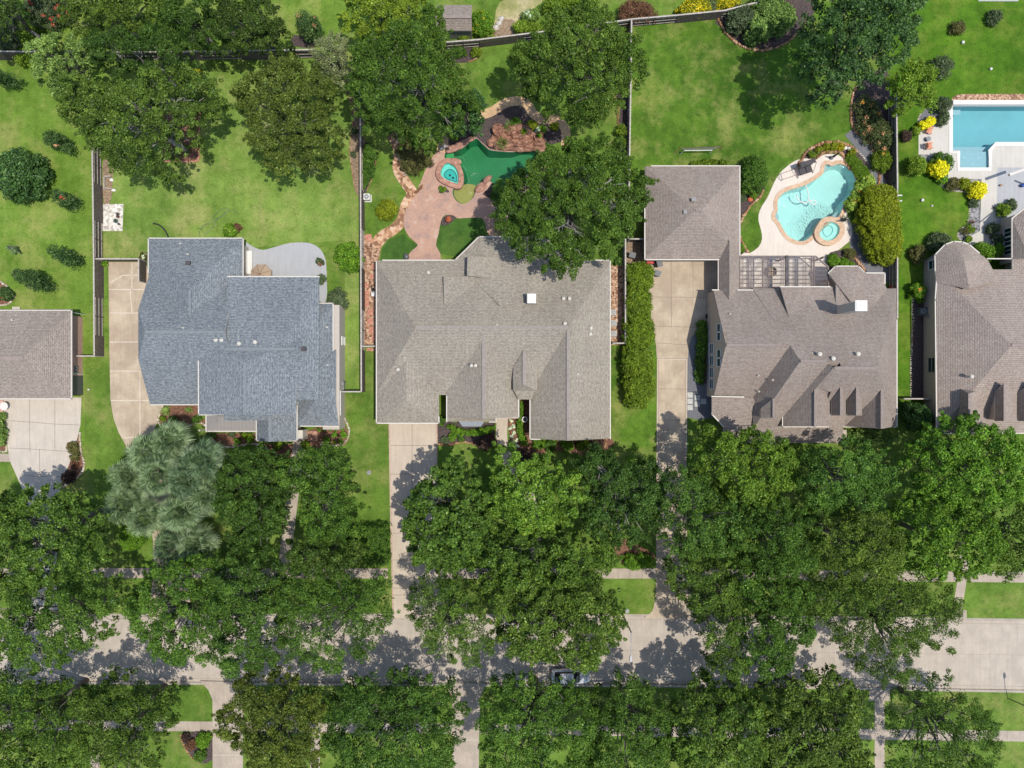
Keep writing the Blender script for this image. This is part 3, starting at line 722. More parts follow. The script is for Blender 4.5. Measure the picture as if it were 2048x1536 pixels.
    def gutter(s, pts, z, wd=.12):
        q = [P3(px, py, z - .02) for px, py in pts]
        m = MB(); s.guts.append(m)
        for a, b in zip(q[:-1], q[1:]):
            d = (Vector(b) - Vector(a)).normalized() * .07; m.bar(Vector(a) - d, Vector(b) + d, wd, .13)
    def done(s):
        s.roof.build('roof', M[s.rm], s.root, uv=True); s.wall.build('wall', M[s.wm], s.root, uv=True)
        if s.fas.v: s.fas.build('fascia', M[s.tm], s.root)
        for m in s.caps: m.build('ridge_cap', M[s.cm], s.root)
        for m in s.guts: m.build('gutter', M[s.tm], s.root)
    def on(s, plane, px, py, dz=0.0):
        """the point of a roof plane (three px,py,z points) seen at that place of the photo"""
        a, b, c = (Vector(P3(*q)) for q in plane); n = (b - a).cross(c - a); r = Vector(((px - 1024) / K, (768 - py) / K, -H)); o = Vector((0, 0, H))
        t = n.dot(a - o) / n.dot(r); return (px, py, H * (1 - t) + dz)
    # small parts ------------------------------------------------------
    def pipe_vent(s, px, py, z, r=.13, h=.45):
        x, y = P(px, py, z + h); m = MB(); m.cyl((x, y, z - .5), r, h + .5, 12); m.cyl((x, y, z + h), r * 1.5, .06, 12); m.cyl((x, y, z + h + .06), r * 1.2, .08, 12, r * .5)
        m.build('roof_vent', M['flash'], s.root)
    def box_vent(s, px, py, z, wd=.5, mat='grey'):
        x, y = P(px, py, z + .2); m = MB(); m.box((x, y, z), (wd, wd * .9, .5)); m.box((x, y, z + .27), (wd * 1.15, wd * 1.05, .05)); m.build('roof_vent', M[mat], s.root)
    def stub(s, px, py, z):
        x, y = P(px, py, z + .2); m = MB(); m.cyl((x, y, z - .5), .05, .75, 8); m.cyl((x, y, z - .02), .11, .03, 8); m.build('vent_pipe', M['flash'], s.root)
    def window(s, x, y, z, wd, ht, face, panes=(1, 2), frame='white'):
        """face: outward direction W E N S"""
        n = {'W': (-1, 0), 'E': (1, 0), 'N': (0, 1), 'S': (0, -1)}[face]; t = (n[1], n[0])
        m = MB(); b = .07
        def bx(u, v, du, dv, d, off): 
            c = (x + abs(t[0]) * u + n[0] * off, y + abs(t[1]) * u + n[1] * off, z + v)
            m.box(c, (abs(t[0]) * du + abs(n[0]) * d, abs(t[1]) * du + abs(n[1]) * d, dv))
        bx(0, ht / 2 + b / 2, wd + 2 * b, b, .12, .04); bx(0, -ht / 2 - b / 2, wd + 2 * b, b, .14, .05)
        bx(-wd / 2 - b / 2, 0, b, ht, .12, .04); bx(wd / 2 + b / 2, 0, b, ht, .12, .04)
        for i in range(1, panes[0]): bx(-wd / 2 + wd * i / panes[0], 0, .05, ht, .07, .035)
        for i in range(1, panes[1]): bx(0, -ht / 2 + ht * i / panes[1], wd, .05, .08, .04)
        w_ = m.build('window', M[frame], s.root)
        m = MB(); bx(0, 0, wd, ht, .04, .012); m.build('pane', M['glass'], w_)
        return w_

# ---- taupe garage house at the left edge
h = House('garage_house', 40, 708, 'taupe hip roofed house with brick side wall beside the pale three bay driveway', 'house', 'sh_brown', 'rc_brown', 'brick')
h.block((-420, 621), (143, 797), 3.0, 'x', 715, -300, 47, 5.6)
h.gutter([(-420, 620.5), (143.5, 620.5), (143.5, 797.5), (-420, 797.5)], 3.0)
m = MB(); x, y = P(166, 690)
m.box((x - .02, P(0, 771)[1], 1.25), (.12, 2.4, 2.5)); m.build('side_door', M['bin'], h.root)
m = MB(); m.box((x - .22, P(0, 748)[1], 2.55), (.3, .12, .12)); m.box((x + .03, P(0, 748)[1], 1.2), (.1, .1, 2.4)); m.build('downspout', M['white'], h.root)
m = MB(); m.box((x - .1, P(0, 629)[1], 2.3), (.8, .1, .1)); m.cyl((x + .25, P(0, 629)[1], 0), .05, 2.3, 8); m.build('downspout', M['white'], h.root)
for dy, ww in ((735, .3), (740, .36), (746, .42)):
    m = MB(); m.box((x - .05, P(0, dy)[1], 1.5), (.24, ww, .5)); m.cyl((x + .08, P(0, dy)[1], 1.4), .12, .3, 10); m.build('utility_meter', M['grey'], h.root)
h.pipe_vent(24, 640, 3.6, .08, .3)
h.done()

# ---- slate blue house
h = House('brick_house', 470, 680, 'slate blue shingled house with the grey metal porch roof and tan side wall', 'house', 'sh_blue', 'rc_blue', 'siding')
h.block((297, 477), (486, 690), 3.1, 'y', 380, 579, 668, 5.9)
zc, zr = 5.7, 6.9
vsW = [P3(303, 809, 3.1), P3(470, 809, 3.1), P3(470, 545, 3.1), P3(297, 545, 3.1)]
XW = P(300, 768, 3.1)[0]
vsW[0] = (XW, vsW[0][1], 3.1); vsW[3] = (XW, vsW[3][1], 3.1)
c1 = (XW, P(0, 719, zc)[1], zc); c2 = (XW, P(0, 618, zc)[1], zc); ra = P3(290, 664, zr); rb = P3(450, 664, zr)
vsW += [c1, c2, ra, rb]
h.shell(vsW, [(0, 1, 7, 6, 4), (3, 5, 6, 7, 2), (5, 4, 6)])
h.wall.add([(XW + .5, vsW[0][1] + .4, 0), (XW + .5, vsW[3][1] - .4, 0), (XW + .5, vsW[3][1] - .4, 2.9), (XW + .5, c2[1], zc - .2), (XW + .5, c1[1], zc - .2), (XW + .5, vsW[0][1] + .4, 2.9)], [(0, 1, 2, 3, 4, 5)])
h.wall.box(((XW + vsW[1][0]) / 2, (vsW[0][1] + vsW[3][1]) / 2, 1.45), (vsW[1][0] - XW - 1, vsW[3][1] - vsW[0][1] - .9, 2.9))
h.ridge(ra, rb)
h.block((456, 554), (638, 800), 4.9, 'x', 698, 513, 560, 6.25, 'W', walls=False, caps=False, hide=True)
h.block((475, 607), (666, 812), 3.15, 'x', 698, 512, 590, 6.3, 'W', hide=True)
h.block((397, 680), (592, 829), 5.4, 'y', 490, 724, 800, 6.9, 'S')
h.facet([(447, 828, 5.45), (545, 828, 5.45), (545, 841, 5.0), (447, 841, 5.0)])
h.block((513, 770), (594, 881), 3.4, 'y', 540, 782, 860, 5.2, 'S')
h.block((594, 700), (672, 852), 3.1, 'y', 632, 745, 800, 4.9)
h.facet([(638, 775, 4.6), (668, 775, 3.5), (677, 851, 3.05), (646, 849, 3.7)])
h.gutter([(297, 545), (297, 476.5), (486.5, 476.5), (486.5, 552)], 3.1); h.gutter([(456, 553), (638.5, 553.5)], 4.9)
h.gutter([(622, 606.5), (666.5, 606.5), (666.5, 790)], 3.15); h.gutter([(303, 809.5), (397, 809.5)], 3.1); h.gutter([(602, 852), (677, 852.5)], 3.1)
h.gutter([(397, 720), (397.5, 829.5), (447, 829.5)], 5.4); h.gutter([(513, 841), (513, 881.5)], 3.4); h.gutter([(594.5, 812), (594.5, 881.5), (513, 881.5)], 3.4)
fr = MB()
por = [P3(*p) for p in [(413, 862, 2.75), (511.5, 862, 2.75), (511.5, 832, 3.35), (438, 832, 3.35)]]; por2 = [P3(*p) for p in [(413, 862, 2.75), (438, 832, 3.35), (413, 830, 2.75)]]
fr.add(por, [(0, 1, 2, 3)]); fr.add(por2, [(0, 1, 2)])
for i in range(13):
    xx = 419 + i * 7.3; fr.bar(P3(xx, 862, 2.78), P3(max(xx, 436), 833 if xx > 436 else 835, 3.36), .05, .06)
for i in range(4):
    yy = 836 + i * 6.5; fr.bar(P3(413, yy, 2.78), P3(min(438, 413 + (862 - yy) * .8), yy, min(3.36, 2.78 + (862 - yy) * .018)), .05, .06)
fr.build('porch_roof', M['standing'], h.root)
m = MB(); m.bar(P3(412, 862.5, 2.75), P3(512, 862.5, 2.75), .14, .16); m.bar(P3(412.5, 862, 2.75), P3(412.5, 830, 2.75), .14, .16)
for xx in (418, 455, 505): m.bar(P3(xx, 858, 0), P(xx, 858) + (2.7,), .16, .16)
m.build('porch_post', M['trim'], h.root)
m = MB(); a, b = P(601, 858), P(616, 876); m.box(((a[0] + b[0]) / 2, (a[1] + b[1]) / 2, 1.1), (b[0] - a[0], a[1] - b[1], 2.2)); m.build('porch_wall', M['trim'], h.root)
m = MB(); a, b = P(612, 862), P(636, 882); m.box(((a[0] + b[0]) / 2, (a[1] + b[1]) / 2, .12), (b[0] - a[0], a[1] - b[1], .26)); m.build('porch_step', M['coping_pink'], h.root)
m = MB(); a, b = P(372, 802), P(396, 810); m.box(((a[0] + b[0]) / 2, (a[1] + b[1]) / 2, .1), (b[0] - a[0], a[1] - b[1], .2)); m.build('brick_stoop', M['brick'], h.root)
for px, py, z in ((431, 656, 5.7), (431.5, 680, 6.1), (443, 680, 6.1), (478, 687, 6.2), (510, 684, 6.3)): h.pipe_vent(px, py, z, .15, .4)
for px, py, z in ((418, 652, 6.4), (364, 655, 6.7), (359, 486, 3.4), (374, 508, 4.1), (306, 523, 3.4), (653, 654, 3.9), (654, 730, 3.9), (635, 733, 4.8)): h.stub(px, py, z)
for px, py, z in ((376, 526, 4.5), (607, 698, 5.9)): h.box_vent(px, py, z, .48, 'charcoal')
XE = P(690, 768)[0]
# cheeks and side wall seen beyond the eave
h.wall.box((XE - 1.0, (P(0, 615)[1] + P(0, 856)[1]) / 2, 1.4), (2.0, P(0, 615)[1] - P(0, 856)[1], 2.8))
h.window(XE + .01, P(0, 683)[1], 1.1, .95, 1.3, 'E')
m = MB(); m.box((XE + .1, P(0, 767)[1], 1.0), (.2, .5, 1.1)); m.box((XE + .08, P(0, 776)[1], .9), (.16, .4, .7)); m.build('utility_meter', M['grey'], h.root)
m = MB(); m.box((XE + .05, P(0, 805)[1], 2.5), (.08, 3.0, .12)); m.build('conduit', M['white'], h.root)
# dormer cheek on the rear slope
h.done()

# ---- weathered grey house in the middle
h = House('courtyard_house', 985, 690, 'largest weathered grey roof between the slate blue house and the clipped golden hedge', 'house', 'sh_grey', 'rc_grey', 'brick_tan')
h.block((753, 521), (985, 790), 3.0, 'x', 655, 831, 985, 6.3, 'E', caps=False, hide=True)
h.block((950, 521), (1221, 790), 3.0, 'x', 655, 970, 1136, 6.3, 'W', caps=False, hide=True)
h.ridge(P3(831, 655, 6.31), P3(1136, 655, 6.31))
h.fan([(909, 522, 3.0), (958, 474, 3.0), (1092, 474, 3.0), (1135, 521, 3.0)], [(1000, 612, 5.6), (1045, 612, 5.6)])
pl = [(753, 521, 3.0), (985, 521, 3.0), (900, 651, 6.25)]; fp = [(958, 474, 3.0), (1092, 474, 3.0), (1000, 612, 5.6)]
h.facet([h.on(pl, 887, 553, .85), h.on(pl, 975, 553, -.1), h.on(pl, 975, 612, -.1), h.on(pl, 888, 614, .04)])
h.wall.add([P3(*h.on(pl, 888, 554, -.1)), P3(*h.on(pl, 888, 554, .75)), P3(*h.on(pl, 888.5, 612, .0))], [(0, 1, 2)])
h.facet([h.on(fp, 935, 513, .95), h.on(fp, 1010, 513, -.1), h.on(fp, 1010, 560, -.1), h.on(fp, 934, 551, .75)])
h.wall.add([P3(*h.on(fp, 935.5, 514, -1.0)), P3(*h.on(fp, 935.5, 514, .85)), P3(*h.on(fp, 934.5, 550, .65)), P3(*h.on(fp, 934.5, 550, -1.0))], [(0, 1, 2, 3)])
h.block((753, 660), (878, 846), 3.0, 'y', 812, 690, 800, 4.7, caps=False)
h.block((894, 670), (1037, 835), 3.2, 'y', 967, 662, 790, 5.75, 'S')
h.facet([(894, 830, 3.2), (965, 830, 3.6), (992, 836, 3.2), (992, 843, 3.0), (894, 843, 3.0)])
h.block((1060, 660), (1220, 877), 3.1, 'y', 1136, 660, 850, 6.2, 'S')
h.block((1026, 735), (1074, 781), 4.5, 'y', 1048, 702, 770, 5.4, '', walls=False)
h.facet([(1026, 778, 4.45), (1072, 778, 4.45), (1062, 799, 3.8), (1037, 799, 3.8)])
h.wall.add([P3(1026.5, 738, 4.2), P3(1026.5, 738, 4.5), P3(1026.5, 779, 4.5), P3(1026.5, 779, 3.5)], [(0, 1, 2, 3)])
m = MB(); m.add([P3(914, 838, 3.0), P3(972, 838, 3.0), P3(962, 853, 2.7), P3(925, 853, 2.7)], [(0, 1, 2, 3)]); m.add([P3(914, 838, 2.85), P3(972, 838, 2.85), P3(962, 853, 2.55), P3(925, 853, 2.55)], [(3, 2, 1, 0)])
bay = [P(x, y) for x, y in ((916, 836), (968, 836), (960, 848), (927, 848))]; m.build('bay_roof', M['bay_metal'], h.root); m = MB(); m.prism(bay, 0, 2.6); m.build('bay_wall', M['siding'], h.root)
h.gutter([(753, 846), (753, 524)], 3.0); h.gutter([(766, 520.5), (911, 520.5)], 3.0); h.gutter([(909, 521.5), (958, 473.5), (1035, 473.5)], 3.0); h.gutter([(1190, 520.5), (1220.5, 520.5), (1220.5, 877)], 3.0)
h.gutter([(753, 846.5), (878, 846.5), (878, 834)], 3.0); h.gutter([(893.5, 792), (893.5, 843)], 3.2); h.gutter([(992, 843), (992, 835.5), (1037.5, 835.5), (1037.5, 788)], 3.2); h.gutter([(1060, 790), (1060, 878)], 3.1); h.gutter([(979, 844), (992, 844)], 3.1); h.gutter([(1060, 878.5), (1080, 878.5)], 3.1); h.gutter([(1138, 879), (1154, 879)], 3.1)
x, y = P(1063, 597, 6.7); m = MB(); m.box((x, y, 5.4), (.86, .95, 2.6)); ch = m.build('chimney', M['siding'], h.root)
m = MB(); m.box((x, y, 6.72), (1.02, 1.1, .14)); m.box((x, y, 6.81), (.9, .98, .06)); m.build('chimney_cap', M['white'], ch)
for px, py, z in ((1127, 597, 4.9), (1139, 597, 4.9), (943, 731, 5.1), (951, 731, 5.3), (1130, 647, 6.1), (1182, 656, 4.5), (1181, 668, 4.5), (799, 703, 4.4), (796, 739, 4.3), (857, 545, 3.6)): h.pipe_vent(px, py, z, .13, .35)
for px, py, z in ((994, 649, 6.2), (1098, 654, 6.3), (1156, 549, 3.7), (1157, 584, 4.6), (1212, 576, 3.2), (1156, 748, 5.6), (1195, 740, 4.0), (1195, 770, 4.0), (850, 528, 3.1), (829, 558, 3.9), (1212, 670, 3.2)): h.stub(px, py, z)
h.done()

# ---- rust fleck house with garage, breezeway and gables
h = House('gabled_house', 1610, 700, 'rust flecked shingle house with many gables and the white capped chimney by the timber pergola', 'house', 'sh_rust', 'rc_rust', 'stucco')
h.block((1427, 580), (1585, 795), 3.3, 'x', 690, 1453, 1563, 8.1, 'WE', over=.08, caps=False, hide=True)
h.ridge(P3(1453, 690, 8.13), P3(1563, 690, 8.13))
h.block((1506, 577), (1645, 858), 3.3, 'x', 722, 1601, 1650, 9.3, 'E', caps=False, hide=True)
h.ridge(P3(1601, 722, 9.34), P3(1652, 722, 9.34))
h.block((1632, 577), (1793, 853), 3.2, 'x', 736, 1672, 1755, 9.6, 'W', caps=False, hide=True)
h.ridge(P3(1669, 736, 9.64), P3(1755, 736, 9.64))
h.facet([(1565, 853, 4.4), (1630, 853, 7.6), (1631, 773, 7.63), (1668, 735, 9.63), (1655, 726, 9.0), (1565, 818, 4.4)])
h.facet([(1630, 853, 7.6), (1631, 773, 7.63), (1690, 790, 4.4), (1690, 853, 4.4)])
ps = [(1672, 736, 9.64), (1755, 736, 9.64), (1755, 853, 3.2)]
h.facet([h.on(ps, 1667, 735, -.02), h.on(ps, 1705, 736, -.02), h.on(ps, 1705, 800, -.02), h.on(ps, 1632, 773, -.02)])
h.ridge(P3(1630.5, 775, 7.65), P3(1630, 853, 7.63), .26)
h.wall.box(((P(1568, 0, 4.4)[0] + P(1688, 0, 4.4)[0]) / 2, P(0, 838, 4)[1], 2.1), (6.6, 1.5, 4.2))
h.wall.add([P3(1568, 850, 4.3), P3(1688, 850, 4.3), P3(1630, 850, 7.4)], [(0, 1, 2)])
h.block((1690, 740), (1790, 853), 3.25, 'y', 1764, 768, 800, 7.3, 'S', walls=False)
pc = [(1506, 577, 3.3), (1617, 577, 3.3), (1601, 722, 9.3)]
h.facet([h.on(pc, 1561, 574, 1.3), h.on(pc, 1672, 574, .15), h.on(pc, 1680, 640, -.1), h.on(pc, 1578, 634, .05)])
h.wall.add([P3(*h.on(pc, 1562.5, 575, -.1)), P3(*h.on(pc, 1562.5, 575, 1.15)), P3(*h.on(pc, 1578, 631, .0))], [(0, 1, 2)])
h.facet([(1672, 546, 3.3), (1769, 546, 3.3), (1735, 645, 5.5), (1672, 645, 5.5)])
h.facet([(1769, 546, 3.3), (1769.5, 567, 3.3), (1793, 632, 3.35), (1791, 665, 3.35), (1735, 645, 5.5)])
h.wall.box(((P(1676, 0, 3)[0] + P(1764, 0, 3)[0]) / 2, P(0, 572, 3)[1], 1.55), (5.0, 2.6, 3.1))
h.fan([(1657, 547, 3.35), (1671, 533, 3.35), (1717, 533, 3.35), (1732, 547, 3.35)], [(1703, 605, 5.0)])
h.block((1436.5, 495), (1479, 610), 2.9, 'y', 1459, 480, 640, 4.3, 'S', walls=False, caps=False)
h.block((1290, 333), (1479, 519), 3.0, 'x', 420, 1391, 1404, 6.2)
# low roof and porch at the front
h.facet([(1424, 795, 3.6), (1506, 795, 3.6), (1525, 829, 3.3), (1525, 857, 2.9), (1447, 855, 2.9), (1424, 830, 2.9)])
h.facet([(1447, 854, 3.3), (1525, 850, 3.3), (1566, 854, 3.6), (1686, 853, 3.5), (1686, 886, 2.8), (1447, 886, 2.8)])
h.wall.box(((P(1450, 0)[0] + P(1680, 0)[0]) / 2, P(0, 865)[1], 1.3), (13.5, 1.0, 2.6))
# dormers on the south slope
for nm, xl, xr, xm, yt, yb, zz in (('a', 1663, 1692, 1682, 762, 831, 6.3), ('b', 1695, 1724, 1714, 762, 831, 6.3), ('c', 1522, 1553, 1547, 797, 836, 4.9)):
    h.facet([(xl, yt + 20, zz), (xm, yt, zz + 1.3), (xm, yb, zz + 1.3), (xl, yb, zz)]); h.facet([(xr, yt + 20, zz), (xm, yt, zz + 1.3), (xm, yb, zz + 1.3), (xr, yb, zz)])
    y0 = P(0, yb - 2, zz)[1]; y1 = P(0, yt + 20, zz)[1]; xa = P(xl + 1, 0, zz)[0]; xb = P(xr - 1, 0, zz)[0]
    h.wall.add([(xa, y0, zz - 2.0), (xa, y1, zz - .1), (xa, y0, zz - .1)], [(0, 1, 2)]); h.wall.add([(xa, y0, zz - 2.0), (xb, y0, zz - 2.0), (xb, y0, zz - .1), (P(xm, 0, zz + 1.2)[0], y0, zz + 1.1), (xa, y0, zz - .1)], [(0, 1, 2, 3, 4)])
    h.ridge(P3(xm, yt, zz + 1.3), P3(xm, yb, zz + 1.3), .26)
h.gutter([(1289.5, 519.5), (1437, 519.5)], 3.0); h.gutter([(1479.5, 332.5), (1479.5, 510)], 3.0); h.gutter([(1303, 332), (1480, 332)], 3.0); h.gutter([(1289.5, 400), (1289.5, 519.5)], 3.0)
h.gutter([(1436.5, 509), (1436.5, 590)], 2.9); h.gutter([(1425, 580), (1437, 580)], 3.3); h.gutter([(1476, 580), (1552, 580)], 3.3); h.gutter([(1561, 573.5), (1660, 573.5)], 5.0)
h.gutter([(1657, 546), (1671, 532.5), (1717, 532.5), (1730, 546), (1769.5, 546), (1769.5, 567)], 3.3); h.gutter([(1793.5, 640), (1793.5, 853.5), (1690, 853.5)], 3.2); h.gutter([(1565, 820), (1565, 853.5), (1659, 853.5), (1659, 843), (1687, 843), (1687, 853)], 4.4)
h.gutter([(1424, 793), (1487, 794)], 3.9); h.gutter([(1424, 795), (1424, 829), (1448, 854)], 2.9)
XG = P(1413, 768)[0]
h.wall.box((XG + .6, (P(0, 588)[1] + P(0, 786)[1]) / 2, 1.6), (1.2, P(0, 588)[1] - P(0, 786)[1], 3.2))
XU = P(1427, 768, 3.3)[0] + .08
m = MB(); m.box((XG - .03, (P(0, 640)[1] + P(0, 690)[1]) / 2, .7), (.08, 6, 1.4)); m.build('brick_skirt', M['brick_tan'], h.root)
for py in (656, 672, 708, 724): h.window(XU - .01, P(0, py, 5.6)[1], 5.35, .95, 1.25, 'W', (1, 1))
for py in (697, 721, 745, 768): h.window(XG - .01, P(0, py, 2.4)[1], 2.3, 1.15, 1.5, 'W', (1, 2))
x, y = P(1722, 611.5, 10.4); m = MB(); m.box((x, y, 8.2), (1.15, 1.0, 4.3)); ch = m.build('chimney', M['siding'], h.root)
m = MB(); m.box((x, y, 10.40), (1.32, 1.18, .14)); m.box((x, y, 10.49), (1.1, .95, .06)); m.build('chimney_cap', M['white'], ch)
for px, py, z in ((1640, 708, 8.7), (1667, 717, 8.7), (1717, 708, 8.3)): h.pipe_vent(px, py, z, .15, .75)
for px, py, z in ((1625, 706, 8.5), (1518, 751, 5.6), (1547, 760, 6.4), (1519, 783, 4.6), (1756, 713, 8.5), (1776, 730, 5.6), (1725, 686, 7.4), (1461, 627, 5.6), (1788, 637, 3.8)): h.stub(px, py, z)
for px, py, z in ((1387, 399, 5.7), (1371, 424, 5.4)): h.box_vent(px, py, z, .42, 'grey')
h.done()

# ---- rose taupe house with turret at the right edge
h = House('turret_house', 1980, 680, 'rose taupe shingled house with the many sided turret roof beside the rectangular pool', 'house', 'sh_rose', 'rc_brown', 'stucco_pink')
h.block((1873, 539), (2500, 866), 3.4, 'x', 690, 2023, 2420, 7.6, over=.6)
h.block((2024, 437), (2500, 640), 3.42, 'y', 2260, 640, 641, 7.4, over=1.6)
h.facet([(2024, 438, 3.42), (2024, 517, 3.42), (2060, 517, 5.0), (2060, 410, 4.2)])
tur = [(1870, 541), (1869.5, 510), (1890, 489), (1907, 483), (1924, 484), (1938, 489), (1958, 506), (1976, 520)]
h.fan([(x, y, 3.45) for x, y in tur], [(1929, 522, 5.6)])
h.facet([(1870, 541, 3.45), (1929, 522, 5.6), (1939, 578, 5.6), (1873, 565, 3.45)]); h.facet([(1929, 522, 5.6), (1976, 520, 3.45), (1996, 560, 4.4), (1939, 578, 5.6)])
tw = [P(x, y) for x, y in ((1847.3, 560), (1848, 522), (1872, 504), (1886, 500), (1898, 502), (1910, 510), (1918, 522), (1918, 560))]
h.wall.prism(tw, 0, 3.3)
h.block((1905, 770), (1985, 866), 3.38, 'y', 1939, 787, 840, 6.4, 'S', walls=False)
for xl, xr, xm, yt, yb, zz in ((1990, 2034, 2009, 766, 842, 5.4), (2037, 2090, 2064, 766, 842, 5.4)):
    h.facet([(xl, yt + 20, zz), (xm, yt, zz + 1.5), (xm, yb, zz + 1.5), (xl, yb, zz)]); h.facet([(xr, yt + 20, zz), (xm, yt, zz + 1.5), (xm, yb, zz + 1.5), (xr, yb, zz)])
    y0 = P(0, yb - 2, zz)[1]; y1 = P(0, yt + 20, zz)[1]; xa = P(xl + 1, 0, zz)[0]; xb = P(xr - 1, 0, zz)[0]
    h.wall.add([(xa, y0, zz - 2.4), (xa, y1, zz - .1), (xa, y0, zz - .1)], [(0, 1, 2)]); h.wall.add([(xa, y0, zz - 2.4), (xb, y0, zz - 2.4), (xb, y0, zz - .1), (P(xm, 0, zz + 1.4)[0], y0, zz + 1.3), (xa, y0, zz - .1)], [(0, 1, 2, 3, 4)])
    h.ridge(P3(xm, yt, zz + 1.5), P3(xm, yb, zz + 1.5), .26)
h.gutter([(1873.5, 545), (1870, 600), (1873, 866)], 3.4); h.gutter([(1873, 866.5), (2100, 866.5)], 3.4); h.gutter(tur[:1] + tur[1:7], 3.45); h.gutter([(1975, 517.5), (2023.5, 517.5), (2023.5, 437)], 3.42); h.gutter([(2023.5, 437), (2060, 408)], 3.9)
XH = P(1847, 768)[0]
h.wall.box((XH + .8, (P(0, 540)[1] + P(0, 846)[1]) / 2, 1.6), (1.6, P(0, 540)[1] - P(0, 846)[1], 3.2))
h.window(XH - .01, P(0, 730, 1.7)[1], 1.75, 1.7, 1.3, 'W', (1, 2), 'stucco_pink')
h.window(XH + .02, P(0, 529, 1.9)[1] , 1.9, 1.0, 1.5, 'W', (1, 2), 'white')
XR = P(2024, 768, 3.42)[0] + 1.6
h.wall.box((P(1999, 768)[0] + .9, (P(0, 440)[1] + P(0, 530)[1]) / 2, 1.6), (1.8, P(0, 440)[1] - P(0, 530)[1], 3.2))
for py in (464, 482, 500): h.window(P(1999, 768)[0] - .01, P(0, py, 1.8)[1], 1.75, .95, 1.7, 'W', (2, 1))
m = MB(); m.box((XH - .08, P(0, 633)[1], 1.0), (.14, .4, .5)); m.cyl((XH - .1, P(0, 633)[1], 0), .03, 1.0, 6); m.build('utility_meter', M['grey'], h.root)
h.pipe_vent(1944, 753, 5.4, .14, .7)
m = MB(); m.cyl((P(2045, 372)[0], P(0, 368)[1], 0), .12, 3.2, 8); m.bar(P3(2018, 350, 2.9), P3(2060, 335, 2.9), .3, .3); m.build('porch_beam', M['trim'], h.root)
h.done()

# ---- shed of the neighbour behind
h = House('garden_shed', 908, 40, 'small grey shingled garden shed by the stepping stones', 'shed', 'sh_brown', 'rc_brown', 'grey')
h.block((873, 10), (944, 61), 2.4, 'x', 34, 873, 944, 3.5, 'WE', over=.15)
h.done()
# roofs just beyond the frame so the street goes on
for px, py, lab in ((-420, 690, None),): pass
# ================================================================== swimming pools
def ctr(pts, z=0): 
    q = W(pts, z); return (sum(p[0] for p in q) / len(q), sum(p[1] for p in q) / len(q))
def basin(root, name, pts, z0, z1, mat, inset=.25):
    """walls and floor of a pool from its outline (px)"""
    q = W(pts); c = ctr(pts); m = MB(); n = len(q)
    low = []
    for x, y in q:
        d = Vector((c[0] - x, c[1] - y)); L = d.length; low.append((x + d.x / L * inset, y + d.y / L * inset))
    vs = [(x, y, z0) for x, y in q] + [(x, y, z1) for x, y in low]
    tri = tessellate_polygon([[Vector((x, y, 0)) for x, y in low]])
    m.add(vs, [(i, (i + 1) % n, n + (i + 1) % n, n + i) for i in range(n)] + [tuple(n + i for i in t) for t in tri])
    return m.build(name, mat, root)
def ring(root, name, pts, wd, z0, z1, mat, closed=True, part=True):
    q = W(pts); m = MB()
    if not closed: strip(m, q, wd, z0, z1); return m.build(name, mat, root)
    n = len(q); L = []; R_ = []
    for i in range(n):
        d = (Vector(q[(i + 1) % n]) - Vector(q[i - 1])).normalized(); o = Vector((-d.y, d.x)) * wd / 2; L.append(Vector(q[i]) + o); R_.append(Vector(q[i]) - o)
    m.add([(p.x, p.y, z1) for p in L] + [(p.x, p.y, z1) for p in R_] + [(p.x, p.y, z0) for p in L] + [(p.x, p.y, z0) for p in R_],
          [f for i in range(n) for j in [(i + 1) % n] for f in ((i, n + i, n + j, j), (i, j, 2 * n + j, 2 * n + i), (n + i, 3 * n + i, 3 * n + j, n + j), (2 * n + i, 2 * n + j, 3 * n + j, 3 * n + i))])
    return m.build(name, mat, root)
def flat_part(root, name, pts, z, mat):
    m = MB(); q = W(pts); tri = tessellate_polygon([[Vector((x, y, 0)) for x, y in q]])
    m.add([(x, y, z) for x, y in q], [tuple(t) for t in tri]); return m.build(name, mat, root)
def grow(pts, k):
    c = (sum(p[0] for p in pts) / len(pts), sum(p[1] for p in pts) / len(pts)); o = []
    for x, y in pts:
        L = math.hypot(x - c[0], y - c[1]); o.append((x + (x - c[0]) / L * k, y + (y - c[1]) / L * k))
    return o
M['pl_green'] = plain('pool_plaster_green', (.022, .165, .075, 1), .6, .3, var=.12, sc=.5)
M['pl_olive'] = plain('pool_ledge_olive', (.36, .25, .09, 1), .8, .2, var=.12, sc=.6)
M['pl_spa'] = plain('spa_plaster_mint', (.22, .62, .50, 1), .6, .3, var=.05)
M['pl_spa2'] = plain('spa_floor_teal', (.06, .42, .34, 1), .6, .3, var=.05)
M['pl_aqua'] = plain('pool_plaster_aqua', (.50, .68, .62, 1), .6, .3, var=.06, sc=.4)
M['pl_blue'] = plain('pool_plaster_blue', (.21, .41, .42, 1), .6, .3, var=.06, sc=.4)
M['pl_pale'] = plain('pool_shelf_pale', (.40, .46, .46, 1), .7, .2, var=.05)
M['w_green'] = water_mat('water_green', (.78, .95, .80, 1), 1.0, 3.4)
M['w_aqua'] = water_mat('water_aqua', (.74, .90, .89, 1), 1.0, 4.2)
M['w_blue'] = water_mat('water_blue', (.72, .90, .93, 1), .3, 3.2)

